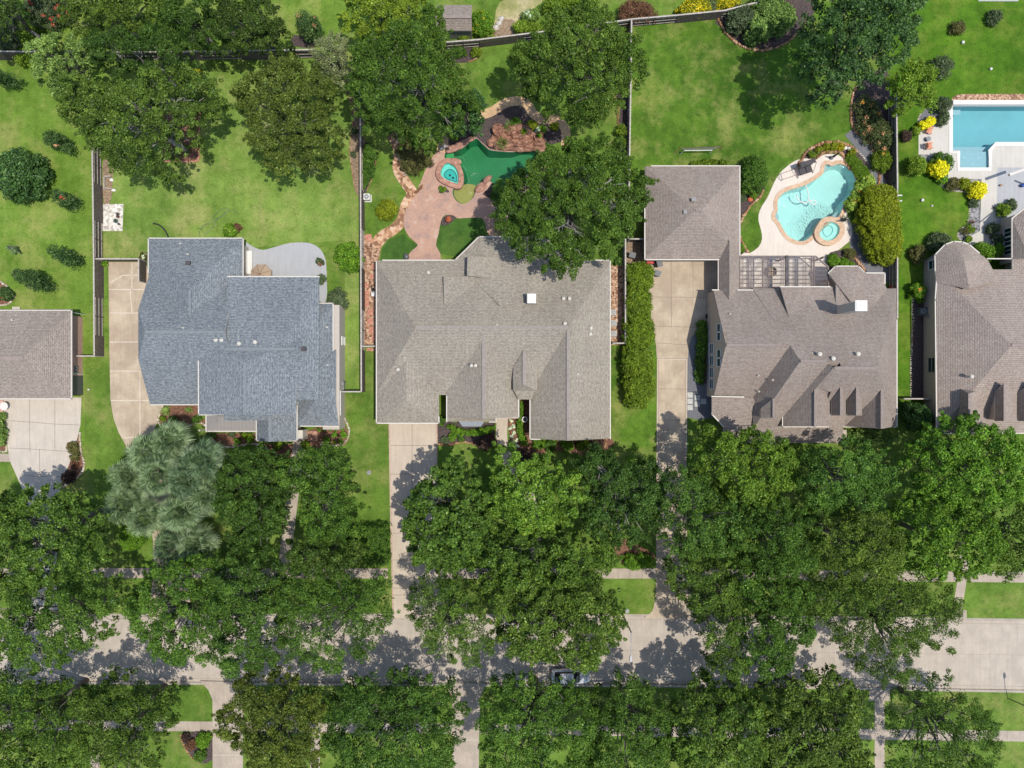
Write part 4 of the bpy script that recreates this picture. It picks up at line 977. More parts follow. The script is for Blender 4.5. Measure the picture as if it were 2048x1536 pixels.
x, y = ctr(POOL3)
p = empty('swimming_pool', (x, y, 0), 'free form green water pool below the red rock waterfall', 'pool')
basin(p, 'basin', POOL3, .034, -1.5, M['pl_green'], .5)
flat_part(p, 'tanning_ledge', smooth([(906,378),(924,369),(938,366),(955,371),(953,384),(945,397),(934,405.5),(923,407.5),(912,400.5),(906.5,390)], 3), -.42, M['pl_olive'])
flat_part(p, 'entry_step', smooth([(889,312),(893,302),(904,300),(907,308),(906,319),(893,321)], 3), -.5, plain('pool_step_green', (.05, .30, .12, 1), .7))
flat_part(p, 'water', POOL3, -.10, M['w_green'])
x, y = ctr(SPA3)
p = empty('spa_pool', (x, y, 0), 'raised pear shaped mint spa set in the pink stamped patio', 'spa')
ring(p, 'coping', grow(SPA3, 4), .62, -.2, .46, M['coping_pink']); basin(p, 'basin', SPA3, .46, .045, M['pl_spa'], .15)
seat = smooth([(888,351),(892,343),(900,339),(908,343),(913,352),(913,364),(904,361),(894,358)], 3)
flat_part(p, 'spa_floor', seat, .053, M['pl_spa2']); ring(p, 'seat_edge', seat, .08, .05, .065, M['dark'])
flat_part(p, 'water', SPA3, .36, M['w_blue'])
for a, b in ((900, 351), (906, 356)):
    m = MB(); c = P(a, b); m.cyl((c[0], c[1], .055), .14, .03, 12); m.build('drain', M['dark'], p)
m = MB(); m.rock((P(911, 327)[0], P(911, 327)[1], .35), (.75, .5, .35), 5); m.build('spill_stone', M['coping_pink'], p, True)
x, y = ctr(POOL4)
p = empty('swimming_pool', (x, y, 0), 'curvy turquoise pool with tan coping and white hose loop on the cream deck', 'pool')
basin(p, 'basin', POOL4, .024, -1.4, M['pl_aqua'], .45); ring(p, 'coping', grow(POOL4, 2.5), .5, -.02, .065, M['coping_tan'])
flat_part(p, 'entry_step', smooth([(1645,335),(1650,329),(1658,329),(1661,333),(1656,341),(1647,343)], 3), -.45, M['pl_pale'])
flat_part(p, 'entry_step', smooth([(1551,437),(1550,428),(1555,421),(1560,430),(1559,440)], 3), -.45, M['pl_pale'])
flat_part(p, 'entry_step', smooth([(1664,438),(1676,435),(1681,424),(1675,423),(1667,430)], 3), -.45, M['pl_pale'])
flat_part(p, 'water', POOL4, -.08, M['w_aqua'])
x, y = ctr(SPA4)
p = empty('spa_pool', (x, y, 0), 'raised round spa with tan coping at the corner of the curvy turquoise pool', 'spa')
ring(p, 'coping', grow(SPA4, 4.5), .62, -.4, .42, M['coping_tan']); basin(p, 'basin', SPA4, .42, .035, M['pl_aqua'], .12)
ring(p, 'seat_edge', smooth([(1645,462),(1652,453),(1660,452),(1665,459),(1662,468),(1652,474)], 3), .07, .04, .10, M['pl_blue'])
m = MB(); strip(m, W([(1634, 458), (1640, 451), (1648, 445), (1656, 440)]), .42, -.4, .36); m.build('spillway', M['mulch'], p)
flat_part(p, 'water', SPA4, .34, M['w_aqua'])
p = empty('swimming_pool', (P(1977, 255)[0], P(1977, 255)[1], 0), 'rectangular blue pool with white raised wall and sun shelf', 'pool')
basin(p, 'basin', POOL5, .02, -1.5, M['pl_blue'], .05)
flat_part(p, 'sun_shelf', [(1920.4,302),(1976.6,302),(1976.6,334.6),(1920.4,334.6)], -.28, M['pl_pale'])
flat_part(p, 'step', [(1905.4,290),(1980,290),(1976.6,302),(1905.4,301)], -.75, M['pl_pale']); flat_part(p, 'step', [(1905.4,216),(1927,216),(1927,226),(1905.4,226)], -.6, M['pl_pale'])
flat_part(p, 'water', POOL5, -.10, M['w_blue'])
m = MB(); strip(m, W([(1901, 208), (2200, 208)]), .52, -.2, .55); m.build('raised_wall', M['wall_white'], p)
m = MB(); strip(m, W([(2130, 288), (1991, 288), (1980, 301), (1980, 338.5), (1916.5, 338.5), (1916.5, 304.5), (1901.5, 304.5), (1901.5, 212)]), .46, -.02, .06); m.build('coping', M['wall_white'], p)
for a, b in ((1931, 314), (1960, 314), (1948, 327)):
    m = MB(); c = P(a, b); m.cyl((c[0], c[1], -.279), .09, .02, 8); m.build('bubbler', M['white'], p)
# hose of the pool cleaner
m = MB(); m.tube([P3(a, b, -.03) for a, b in smooth([(1610,366),(1614,377),(1617,388),(1617,397),(1620,404),(1627,409),(1632,406),(1630,401),(1622,401),(1612,405),(1603,404),(1596,398),(1593,390)], 4, False)], .07, 6)
tag(m.build('cleaner_hose', M['white']), 'white pool cleaner hose floating in a loop on the turquoise water', 'hose')

# rock waterfall: many boulders
wf = empty('rock_waterfall', (P(1035, 275)[0], P(1035, 275)[1], 0), 'red sandstone rock waterfall with ledges behind the green pool', 'waterfall')
rk = [(1000,268,13,12,.9),(1020,262,16,12,1.2),(1045,265,17,13,1.3),(1063,272,15,12,1.1),(1078,285,13,11,.8),(990,275,9,12,.7),(983,284,8,10,.5),(1000,288,12,9,.8),(1010,294,14,5,.7),(1035,291,18,5,.95),(1064,294,16,5,.7),(1050,283,19,5,1.15),(1022,284,16,5,1.15),(1073,288,14,5,.9),(1046,274,20,6,1.5),
      (1020,280,14,10,1.0),(1040,284,16,9,1.1),(1060,289,14,8,.8),(1012,296,13,6,.6),(1034,297,15,6,.6),(1056,296,14,6,.5),(1075,296,10,6,.5),(994,293,6,8,.5),(1030,270,10,8,1.35),(1052,258,11,8,1.0)]
for i, (a, b, ra_, rb_, hh) in enumerate(rk):
    m = MB(); c = P(a, b, hh * .5); m.rock((c[0], c[1], hh * .38), (ra_ / K, rb_ / K, hh * .62), i + 3, 3, .4); m.build('boulder', M['sandstone'], wf)
for a, b, r in ((996, 259, .7), (1048, 266, .6), (1078, 272, .55)):
    m = MB(); c = P(a, b, 1.1); m.lathe((c[0], c[1], .55), [(r, 0), (r * 1.1, .45), (r * .95, .55), (r * .8, .4), (r * .2, .33)], 9); rj = random.Random(int(a)); m.v = [(v[0] + rj.uniform(-.12, .12), v[1] + rj.uniform(-.12, .12), v[2] + rj.uniform(-.06, .06)) for v in m.v]; m.build('rock_basin', M['sandstone'], wf)
def boulder(name, a, b, rx, ry, hh, seed, label, mat, cat='boulder', group=None, rz=0):
    c = P(a, b); m = MB(); m.rock((0, 0, hh * .3), (rx, ry, hh * .7), seed, 2, .35)
    if rz: m.v = [tuple(Matrix.Rotation(rz, 3, 'Z') @ Vector(v)) for v in m.v]
    m.v = [(v[0] + c[0], v[1] + c[1], v[2]) for v in m.v]
    return tag(m.build(name, M[mat], None, True, at=(c[0], c[1], 0)), label, cat, group)
G = 'boulders along the green pool'
for i, (a, b, rx, ry, rz, lab) in enumerate([(974,359,.75,.42,.7,'pink coping boulder beside the small palm at the green pool'),(960,377,.8,.5,.8,'pink coping boulder between the olive ledge and the palm bed'),(922,290,.95,.42,.55,'long pink boulder on the pool edge under the dark leaved tree'),(907,297,.9,.45,.45,'pink boulder next to the white globe lamp at the pool entry step'),(940,279,.8,.35,.3,'narrow pink boulder at the shaded top edge of the green pool'),(1090,303,.9,.6,.5,'pink boulder at the right end of the rock waterfall')]):
    boulder('boulder', a, b, rx, ry, .5, 40 + i, lab, 'coping_pink', group=G, rz=rz)

# ================================================================== fences
def fence(pts, ht, label, flip=False, alt=True, bay=2.44, solid=None, group='back yard timber fences', z0=0.0):
    q = W(pts); c = q[0]; root = empty('timber_fence', (c[0], c[1], 0), label, 'fence', group)
    rails = MB(); caps = MB(); k = 0; rnd = random.Random(len(pts) * 17 + int(abs(c[0])))
    for (ax, ay), (bx, by) in zip(q[:-1], q[1:]):
        L = math.hypot(bx - ax, by - ay); n = max(1, round(L / bay)); ux, uy = (bx - ax) / L, (by - ay) / L; nx, ny = -uy, ux; ang = math.atan2(uy, ux)
        if flip: nx, ny = -nx, -ny
        for i in range(n):
            s0 = L * i / n; s1 = L * (i + 1) / n; side = 1 if (not alt or (k // 2) % 2 == 0) else -1; k += 1
            px_, py_ = ax + ux * s0, ay + uy * s0
            m = MB(); m.box((px_, py_, ht / 2), (.1, .1, ht), ang); m.build('post', M['wood'], root)
            m = MB(); s = s0
            while s < s1 - .03:
                wd = min(.14, s1 - s); hh = ht - .06 + rnd.uniform(-.025, .02)
                m.box((ax + ux * (s + wd / 2) + nx * side * .062, ay + uy * (s + wd / 2) + ny * side * .062, hh / 2), (wd - .012, .02, hh), ang); s += wd
            m.build('board_panel', M['wood'], root)
            for zz in (.3, ht * .5, ht - .3):
                rails.box((ax + ux * (s0 + s1) / 2 - nx * side * .02, ay + uy * (s0 + s1) / 2 - ny * side * .02, zz), (s1 - s0, .045, .09), ang)
        caps.box(((ax + bx) / 2, (ay + by) / 2, ht + .02), (L, .17, .035), ang)
    m = MB(); m.box((bx, by, ht / 2), (.1, .1, ht), ang); m.build('post', M['wood'], root)
    rails.build('rail', M['wood_light'], root); caps.build('cap_rail', M['wood_light'], root)
    return root
fence([(203.5, 300), (206.5, 520), (207.5, 712)], 1.95, 'weathered timber fence with dark boards along the tan concrete driveway', flip=True)
fence([(-240, 121), (0, 119.5), (370, 120.5), (640, 116), (700, 165)], 2.15, 'long timber fence with pale cap below the dark trees of the rear neighbour')
fence([(727.5, 235), (728.5, 500), (729.5, 783)], 1.95, 'timber fence between the pale lawn and the red paver side yard')
fence([(700, 165), (727, 200), (727.5, 235)], 1.95, 'short timber fence bend hidden under the big oak by the silvery shrub')
fence([(895, 99), (960, 94), (1048, 83), (1150, 70), (1259, 54)], 1.85, 'slanting timber fence behind the garden shed')
fence([(1259, 54), (1350, 46), (1440, 37), (1520, 17), (1600, -12)], 1.85, 'timber fence below the yellow flowering shrubs at the wide lawn')
fence([(1258, 54), (1256, 200), (1254, 330), (1252, 484)], 1.9, 'timber fence beside the wide lawn under the oak', alt=False)
fence([(1246, 484), (1246, 688)], 1.9, 'timber fence between the peach gravel side yard and the golden hedge', alt=False)
fence([(1775, 200), (1777, 372), (1777, 640)], 2.0, 'dark timber fence behind the golden oval hedge near the rectangular pool', flip=False)
def gate(pts, ht, label, mat='wood'):
    q = W(pts); (ax, ay), (bx, by) = q; L = math.hypot(bx - ax, by - ay); ang = math.atan2(by - ay, bx - ax)
    r = empty('fence_gate', (ax, ay, 0), label, 'gate', 'side yard gates'); cx, cy = (ax + bx) / 2, (ay + by) / 2
    m = MB(); n = int(L / .15)
    for i in range(n): m.box((ax + (bx - ax) * (i + .5) / n, ay + (by - ay) * (i + .5) / n, ht / 2), (L / n - .012, .025, ht), ang)
    m.build('board_panel', M[mat], r); m = MB(); m.box((cx, cy, ht + .02), (L, .16, .04), ang); m.build('cap_rail', M['wood_light'], r)
    for x_, y_ in q: m = MB(); m.box((x_, y_, ht / 2), (.12, .12, ht), ang); m.build('post', M['wood_light'], r)
    return r
gate([(209, 523), (292, 523)], 1.8, 'wide timber gate across the top of the tan driveway')
gate([(293, 523), (293, 566)], 1.8, 'short timber gate beside the left wall of the slate blue house')
gate([(170, 713), (206, 713)], 1.6, 'narrow timber gate at the brick side wall of the taupe garage house')
gate([(729, 694), (755, 694)], 1.7, 'small timber gate closing the red paver side yard')
gate([(690, 783), (728, 783)], 1.7, 'timber gate between the tan side wall and the fence corner')
gate([(1222, 688), (1246, 688)], 1.7, 'timber gate closing the peach gravel yard with three air conditioners')
gate([(1255, 484), (1290, 484)], 1.8, 'timber gate beside the detached garage roof and grey bin')
gate([(1793, 797), (1846, 797)], 1.7, 'pale timber gate beside the white wall of the turret house')

# ================================================================== stone edgings
def edging(pts, label, mat='stone_tan', wd=.32, ht=.2, sm=4, closed=False, group='garden bed edgings'):
    q = W(smooth(pts, sm, closed)); m = MB(); rnd = random.Random(int(pts[0][0] * 7 + pts[0][1])); acc = 0; nxt = 0
    for (ax, ay), (bx, by) in zip(q[:-1], q[1:]):
        L = math.hypot(bx - ax, by - ay); t = nxt - acc
        while t < L:
            s = rnd.uniform(.2, .36); x_, y_ = ax + (bx - ax) * t / L, ay + (by - ay) * t / L
            m.rock((x_ + rnd.uniform(-.04, .04), y_ + rnd.uniform(-.04, .04), ht * .3), (s * .62, wd * rnd.uniform(.4, .6), ht * rnd.uniform(.5, .9)), rnd.randint(0, 9999), 1, .3)
            t += s * .8; nxt = acc + t
        acc += L
    return tag(m.build('stone_edging', M[mat], None, True, at=(q[0][0], q[0][1], 0)), label, 'edging', group)
edging([(-10,559),(0,563),(16,575),(28,592),(24,603),(8,610),(-10,611)], 'pale stone edging of the round bed above the taupe garage house', 'stone_white')
edging([(160,866),(161,885),(163,905),(168,925),(167,940),(152,957),(135,968),(126,975)], 'white stone edging of the mulch strip beside the pale three bay driveway', 'stone_white')
edging([(10,878),(13,892),(14,902),(2,903),(-10,903)], 'white stone edging around the clipped hedge by the pale driveway', 'stone_white')
edging([(322,820),(317,838),(322,850),(345,857),(368,856),(385,848),(402,846),(414,855),(421,868),(428,882),(445,893),(470,893),(500,887),(520,890),(540,902),(556,912)], 'cream stone edging winding along the front bed of the slate blue house', 'stone_white')
edging([(690,838),(696,850),(698,868),(692,882),(678,890),(655,890),(640,888)], 'cream stone edging around the small front bed corner by the tan side wall', 'stone_white')
edging([(876,888),(895,890),(915,886),(930,884),(948,888),(962,893)], 'tan stone edging of the dark front bed next to the cream driveway')
edging([(1018,826),(1021,850),(1026,880),(1038,902)], 'tan stone edging along the front walk of the weathered grey house')
edging([(1212,878),(1210,892),(1206,902)], 'orange stone edging at the lower right corner of the weathered grey roof')
edging([(752,300),(752,312),(748,335),(741,362),(734,380)], 'thin tan edging of the narrow shrub strip at the side fence', wd=.18, ht=.12)
edging([(961,98),(958,110),(948,120),(936,125)], 'tan edging of the small corner bed by the slanting fence', wd=.2)
edging([(1231,195),(1236,215),(1235,240),(1238,262)], 'tan edging of the shrub strip under the oak beside the wide lawn', wd=.2)
edging([(1436,38),(1446,58),(1464,80),(1487,94),(1515,101),(1545,98)], 'rusty stone edging curving below the silvery round shrubs', wd=.45, ht=.3)
edging([(1552,96),(1575,84),(1595,65),(1612,45)], 'shaded brown edging beside the huge dark tree', wd=.3)
edging([(1715,168),(1704,195),(1701,230),(1704,252),(1712,265),(1726,275),(1740,290),(1748,310)], 'tan stone edging between the slate path and the rose shrub bed', wd=.35)
edging([(1756,342),(1759,355),(1756,368),(1752,374)], 'short orange stone edging beside the slate path and fence', wd=.4)
edging([(1596,332),(1608,310),(1625,295),(1650,286),(1675,286),(1697,291),(1714,304)], 'broad tan boulder edging behind the planted mound at the turquoise pool', wd=.5, ht=.35)
edging([(1622,314),(1636,314),(1645,306),(1660,304),(1678,305),(1686,312),(1690,322),(1692,330)], 'inner boulder edging between the mound and the cream pool deck', wd=.5, ht=.35)
edging([(1697,336),(1706,344),(1712,354),(1716,366),(1714,380),(1708,390)], 'rock edging on the right rim of the turquoise pool', wd=.4, ht=.3)
edging([(1715,302),(1728,316),(1738,332),(1743,350),(1742,366)], 'thin cream edging between the bright grass mound and slate path', 'stone_white', wd=.14, ht=.1)
edging([(1526,382),(1518,396),(1504,408),(1495,420),(1486,434),(1480,446)], 'tan stone edging below the big clipped round bush', wd=.4)
edging([(1480,474),(1486,488),(1492,498),(1498,506)], 'tan stone edging by the lower end of the detached garage', wd=.35)
edging([(1702,510),(1710,518),(1718,528),(1728,540)], 'tan boulders beside the slate path below the golden oval hedge', wd=.5, ht=.3)
edging([(1873,353),(1880,368),(1895,380),(1915,383),(1932,385),(1939,396),(1938,425),(1934,448),(1920,460),(1915,472),(1921,480)], 'thin cream edging of the grey gravel bed by the rectangular pool', 'stone_white', wd=.13, ht=.1)
edging([(1836,240),(1838,232),(1843,226)], 'thin pale edging beside the yellow shrub and orange chairs', 'stone_white', wd=.13, ht=.1)
edging([(1830,570),(1826,600),(1824,620),(1826,640),(1824,664),(1822,720),(1821,796)], 'white edging of the dark mulch strip along the turret house', 'stone_white', wd=.16, ht=.14)
edging([(326,322),(360,323),(396,322),(397,300),(398,270),(400,225)], 'red brick edging of the square bed under the left garden tree', 'paver_red', wd=.3, sm=2)
edging([(362,1470),(364,1482),(372,1498),(385,1515),(398,1525)], 'thin edging of the dark shrub bed beside the lower driveway', 'stone_tan', wd=.18, ht=.12)
edging([(694,178),(701,205),(706,240),(703,270),(699,300),(704,340),(711,382)], 'thin mulch edging beside the pale lawn and side fence', 'stone_tan', wd=.12, ht=.06)
edging([(810,372),(824,390),(836,382),(846,372)], 'peach boulders where the creek stones meet the pink patio', 'stone_tan', wd=.5, ht=.3)

# ================================================================== pergola, goal, furniture
zp = 2.75
pg = empty('pergola', (P(1565, 545)[0], P(1565, 545)[1], 0), 'timber lattice pergola over the patio between two roof wings', 'pergola')
for a, b in ((1480, 514), (1573, 514), (1648, 514), (1655, 560)):
    m = MB(); c = P(a, b, zp); m.box((c[0], c[1], zp / 2), (.18, .18, zp)); m.build('post', M['pergola'], pg)
for nm, segs in (('front', [(1478, 512.5), (1631, 512.5)]), ('diag', [(1631, 512.5), (1656, 534)]), ('end', [(1656, 534), (1657, 577)]), ('back', [(1478, 577), (1656, 577)]), ('side', [(1478.5, 512), (1478.5, 578)])):
    m = MB(); m.bar(P3(*segs[0], zp), P3(*segs[1], zp), .14, .2); m.build('beam', M['pergola'], pg)
for xx in (1526, 1537, 1623, 1628):
    m = MB(); m.bar(P3(xx, 513, zp + .05), P3(xx, 577, zp + .05), .12, .16); m.build('rafter', M['pergola'], pg)
m = MB(); m.bar(P3(1573.5, 511, zp + .1), P3(1573.5, 579, zp + .1), .34, .26); m.build('main_beam', M['pergola_dark'], pg)
m = MB()
for i in range(8): m.bar(P3(1479, 517 + i * 8.2, zp + .12), P3(1655 if i > 2 else 1635 + i * 7, 517 + i * 8.2, zp + .12), .06, .06)
for xl, xr in ((1480, 1486), (1497, 1506), (1524, 1534), (1562, 1568), (1606, 1612), (1620, 1628)):
    yy = 514
    while yy < 576:
        m.bar(P3(xl, yy, zp + .16), P3(xr, yy, zp + .16), .035, .03); yy += 1.9
    m.bar(P3(xl, 513, zp + .19), P3(xl, 577, zp + .19), .05, .04); m.bar(P3(xr, 513, zp + .19), P3(xr, 577, zp + .19), .05, .04)
for x0 in range(1420, 1656, 4):
    a = [x0, 577.0]; b = [x0 + 64, 513.0]
    if (x0 // 4) % 6 in (0, 5) and x0 < 1570: continue
    if a[0] < 1479: d = 1479 - a[0]; a = [1479, 577 - d]
    if b[0] > 1655: d = b[0] - 1655; b = [1655, 513 + d]
    lim = 1631
    if b[0] > lim and b[1] < 513 + (b[0] - lim) * .85: 
        t = 0
        while b[0] > lim and b[1] < 513 + (b[0] - lim) * .85 and b[0] > a[0]: b[0] -= 1; b[1] += 1
    if b[0] - a[0] < 3: continue
    m.bar(P3(a[0], a[1], zp + .22), P3(b[0], b[1], zp + .22), .035, .025)
m.build('lattice', M['pergola'], pg)
# things on the patio under it
def table_set(a, b, label, n=4, r=.6):
    x_, y_ = P(a, b); t = empty('patio_table', (x_, y_, .02), label, 'table')
    m = MB(); m.cyl((x_, y_, .7), r, .04, 18); m.build('table_top', M['tanc'], t); m = MB(); m.cyl((x_, y_, .02), .06, .68, 8); m.cyl((x_, y_, .02), .3, .04, 12); m.build('pedestal', M['dark'], t)
table_set(1540, 545, 'round patio table in the lattice shade of the timber pergola')
# soccer goal
zg = 1.15
gl = empty('soccer_goal', (P(1390, 302)[0], P(1390, 302)[1], 0), 'small white soccer goal on the wide lawn', 'goal')
m = MB(); q = [P3(1369, 309, 0), P3(1366, 302, zg), P3(1426, 301, zg), P3(1420, 309, 0)]
q = [P3(1359, 309.5, 0), P3(1369, 301, zg), P3(1424, 300.5, zg), P3(1419, 308.5, 0)]
m.tube(q[0:2], .05); m.tube(q[1:3], .05); m.tube(q[2:4], .05); m.build('goal_frame', M['white'], gl)
m = MB(); q2 = [P3(1347, 309, 0), P3(1358, 296, .02), P3(1444, 293, .02), P3(1436, 304, 0)]
for a, b in zip(q2[:-1], q2[1:]): m.tube([a, b], .035)
m.tube([q[1], q2[1]], .02); m.tube([q[2], q2[2]], .02); m.build('ground_frame', M['mulch'], gl)
m = MB()
for i in range(26):
    t = i / 25; a = Vector(q[1]).lerp(Vector(q[2]), t); b = Vector(q2[1]).lerp(Vector(q2[2]), t); m.tube([a, b], .008, 3)
for i in range(1, 8):
    t = i / 8; m.tube([Vector(q[1]).lerp(Vector(q2[1]), t), Vector(q[2]).lerp(Vector(q2[2]), t)], .008, 3)
m.build('net', M['grey'], gl)
# patio swing
def rot(c, pts, ang):
    ca, sa = math.cos(ang), math.sin(ang); return [(c[0] + x * ca - y * sa, c[1] + x * sa + y * ca, z) for x, y, z in pts]
c = P(1607, 342); an = .33
sw = empty('patio_swing', (c[0], c[1], .02), 'dark grey cushioned patio swing beside the turquoise pool', 'swing')
R3 = Matrix.Rotation(an, 3, 'Z')
def lb(m, off, d): o = R3 @ Vector(off); m.box((c[0] + o.x, c[1] + o.y, off[2]), d, an)
for sx in (-.42, .42):
    m = MB(); lb(m, (sx, -.1, .55), (.72, .8, .16)); m.build('seat_cushion', M['charcoal'], sw); m = MB(); lb(m, (sx, .38, .85), (.72, .2, .6)); m.build('back_cushion', M['charcoal'], sw)
m = MB(); lb(m, (0, .52, 1.75), (1.9, .55, .05)); m.build('canopy', M['charcoal'], sw)
m = MB()
for sx in (-1, 1):
    for sy in (-.65, .65): a = R3 @ Vector((sx, sy, .03)); b = R3 @ Vector((sx, 0.25, 1.72)); m.tube([(c[0] + a.x, c[1] + a.y, .03), (c[0] + b.x, c[1] + b.y, 1.72)], .03)
    a = R3 @ Vector((sx, -.65, 0)); b = R3 @ Vector((sx, .65, 0)); m.tube([(c[0] + a.x, c[1] + a.y, .05), (c[0] + b.x, c[1] + b.y, .05)], .03)
m.build('swing_frame', M['bin'], sw)
c2 = P(1577, 350); fr_ = empty('lounger_frame', (c2[0], c2[1], .02), 'empty thin metal lounger frame on the cream deck', 'lounger')
m = MB(); cc = rot(c2, [(-1.1, -.38, .4), (1.0, -.38, .4), (1.0, .38, .4), (-1.1, .38, .4)], .33)
for a, b in zip(cc, cc[1:] + cc[:1]): m.tube([a, b], .025)
m.build('frame', M['coping_pink'], fr_)
for a in cc: m = MB(); m.tube([(a[0], a[1], .02), a], .025); m.build('leg', M['coping_pink'], fr_)
m = MB(); e = rot(c2, [(-1.1, -.38, .4), (-1.25, 0, .75), (-1.1, .38, .4), (-.95, .1, .4), (-.95, -.2, .4)], .33)
m.tube(e[:3], .03); m.build('head_rest', M['dark'], fr_)
# closed parasols
def parasol(a, b, da, db, label):
    x_, y_ = P(a, b); r = empty('parasol', (x_, y_, .02), label, 'parasol', 'closed parasols at the turquoise pool')
    tx, ty = P(a + da, b + db, 2.4)
    m = MB(); m.tube([(x_, y_, 0), (tx, ty, 2.5)], .03); m.build('pole', M['grey'], r); m = MB(); m.cyl((x_, y_, .02), .26, .09, 14); m.build('base', M['bin'], r)
    p0 = Vector((x_, y_, 0)); p1 = Vector((tx, ty, 2.5)); m = MB(); m.tube([p0.lerp(p1, .3), p0.lerp(p1, .4), p0.lerp(p1, .7), p0.lerp(p1, .97)], .17, 8, .05); m.build('folded_canopy', M['charcoal'], r)
parasol(1662, 316, 18, -11, 'closed dark grey parasol by the planted mound behind the turquoise pool')
parasol(1683, 441, 14, -2, 'closed dark grey parasol beside the round spa')
# open tan parasol at the blue roof
c = P(522, 549, 2.0); pr = empty('parasol', (c[0], c[1], .02), 'open tan parasol half under the slate blue roof edge', 'parasol')
m = MB(); n = 8; ang = [2 * math.pi * (i + .5) / n for i in range(n)]
vs = [(c[0] + 1.35 * math.cos(t), c[1] + 1.35 * math.sin(t), 1.95) for t in ang] + [(c[0], c[1], 2.5)]; m.add(vs, [(i, (i + 1) % n, n) for i in range(n)])
m.add([(x_, y_, z_ - .03) for x_, y_, z_ in vs], [((i + 1) % n, i, n) for i in range(n)]); m.build('canopy', M['tanc'], pr)
for t in ang: m = MB(); m.bar((c[0], c[1], 2.5), (c[0] + 1.33 * math.cos(t), c[1] + 1.33 * math.sin(t), 1.955), .04, .03); m.build('rib', M['mulch'], pr)
m = MB(); m.cyl((c[0], c[1], .02), .03, 2.45, 8); m.cyl((c[0], c[1], .02), .25, .08, 12); m.build('pole', M['dark'], pr)
# covered sofa
a, b = P(496, 503), P(506, 549); m = MB(); cx, cy = (a[0] + b[0]) / 2, (a[1] + b[1]) / 2
sf = empty('covered_sofa', (cx, cy, .02), 'long sofa under a white cover on the grey patio', 'sofa')
m.box((cx, cy, .25), (.75, a[1] - b[1], .45)); m.build('seat', M['white'], sf); m = MB(); m.box((cx - .3, cy, .6), (.2, a[1] - b[1] - .1, .45))
m.build('backrest', M['white'], sf)
# adirondack chairs
def adirondack(px, py, ang, label):
    x_, y_ = P(px, py); r = empty('garden_chair', (x_, y_, .02), label, 'chair', 'orange slatted garden chairs'); R_ = Matrix.Rotation(ang, 3, 'Z')
    def bx(m, off, d, tilt=0):
        o = R_ @ Vector(off); m.box((x_ + o.x, y_ + o.y, off[2]), d, M=R_ @ Matrix.Rotation(tilt, 3, 'Y'))
    m = MB()
    for i in range(5): bx(m, (-.24 + i * .12, 0, .40 - (4 - i) * .025), (.105, .55, .025), .2)
    m.build('seat', M['orange'], r)
    m = MB()
    for i in range(5): bx(m, (-.46, -.24 + i * .12, .72), (.025, .105, .85), -.35)
    m.build('backrest', M['orange'], r)
    for sy in (-.33, .33):
        m = MB(); bx(m, (-.05, sy, .56), (.75, .14, .025)); m.build('armrest', M['orange'], r)
        m = MB(); bx(m, (.28, sy, .28), (.08, .05, .54)); m.build('leg', M['orange'], r); m = MB(); bx(m, (-.35, sy, .2), (.08, .05, .4)); m.build('leg', M['orange'], r)
adirondack(1855, 263, -.25, 'orange slatted garden chair under the yellow shrub at the pool terrace')
adirondack(1855, 294, .12, 'orange slatted garden chair nearest the terrace corner')
x_, y_ = P(1853, 280); t = empty('side_table', (x_, y_, .016), 'small round grey side table between two orange chairs', 'table')
m = MB(); m.cyl((x_, y_, .45), .3, .03, 16); m.build('table_top', M['grey'], t); m = MB(); m.cyl((x_, y_, .02), .05, .43, 8); m.cyl((x_, y_, .016), .2, .03, 12); m.build('pedestal', M['bin'], t)
# air conditioners
def ac(px, py, label, mat='siding', sz=.68, group='air conditioners', hub='grey'):
    x_, y_ = P(px, py); r = empty('air_conditioner', (x_, y_, .01), label, 'air conditioner', group)
    m = MB(); m.box((x_, y_, .45), (sz, sz, .85)); m.box((x_, y_, .03), (sz * 1.2, sz * 1.2, .05)); m.build('housing', M[mat], r)
    m = MB(); m.cyl((x_, y_, .875), sz * .4, .03, 18); m.build('fan_grille', M[hub], r); m = MB(); m.cyl((x_, y_, .905), sz * .13, .03, 10); m.build('fan_hub', M[mat], r)
for a, b, lab in ((1225, 626, 'white air conditioner on peach gravel, farthest from the side yard gate'), (1226, 647, 'white air conditioner in the middle of three on peach gravel'), (1226, 668, 'white air conditioner on peach gravel, nearest the side yard gate')): ac(a, b, lab)
ac(1839, 624, 'dark blue grey air conditioner at the white wall of the turret house', 'bin', .9, hub='grey')
ac(736, 397, 'white air conditioner standing by the fence near the golden clipped bush', 'white', .75)
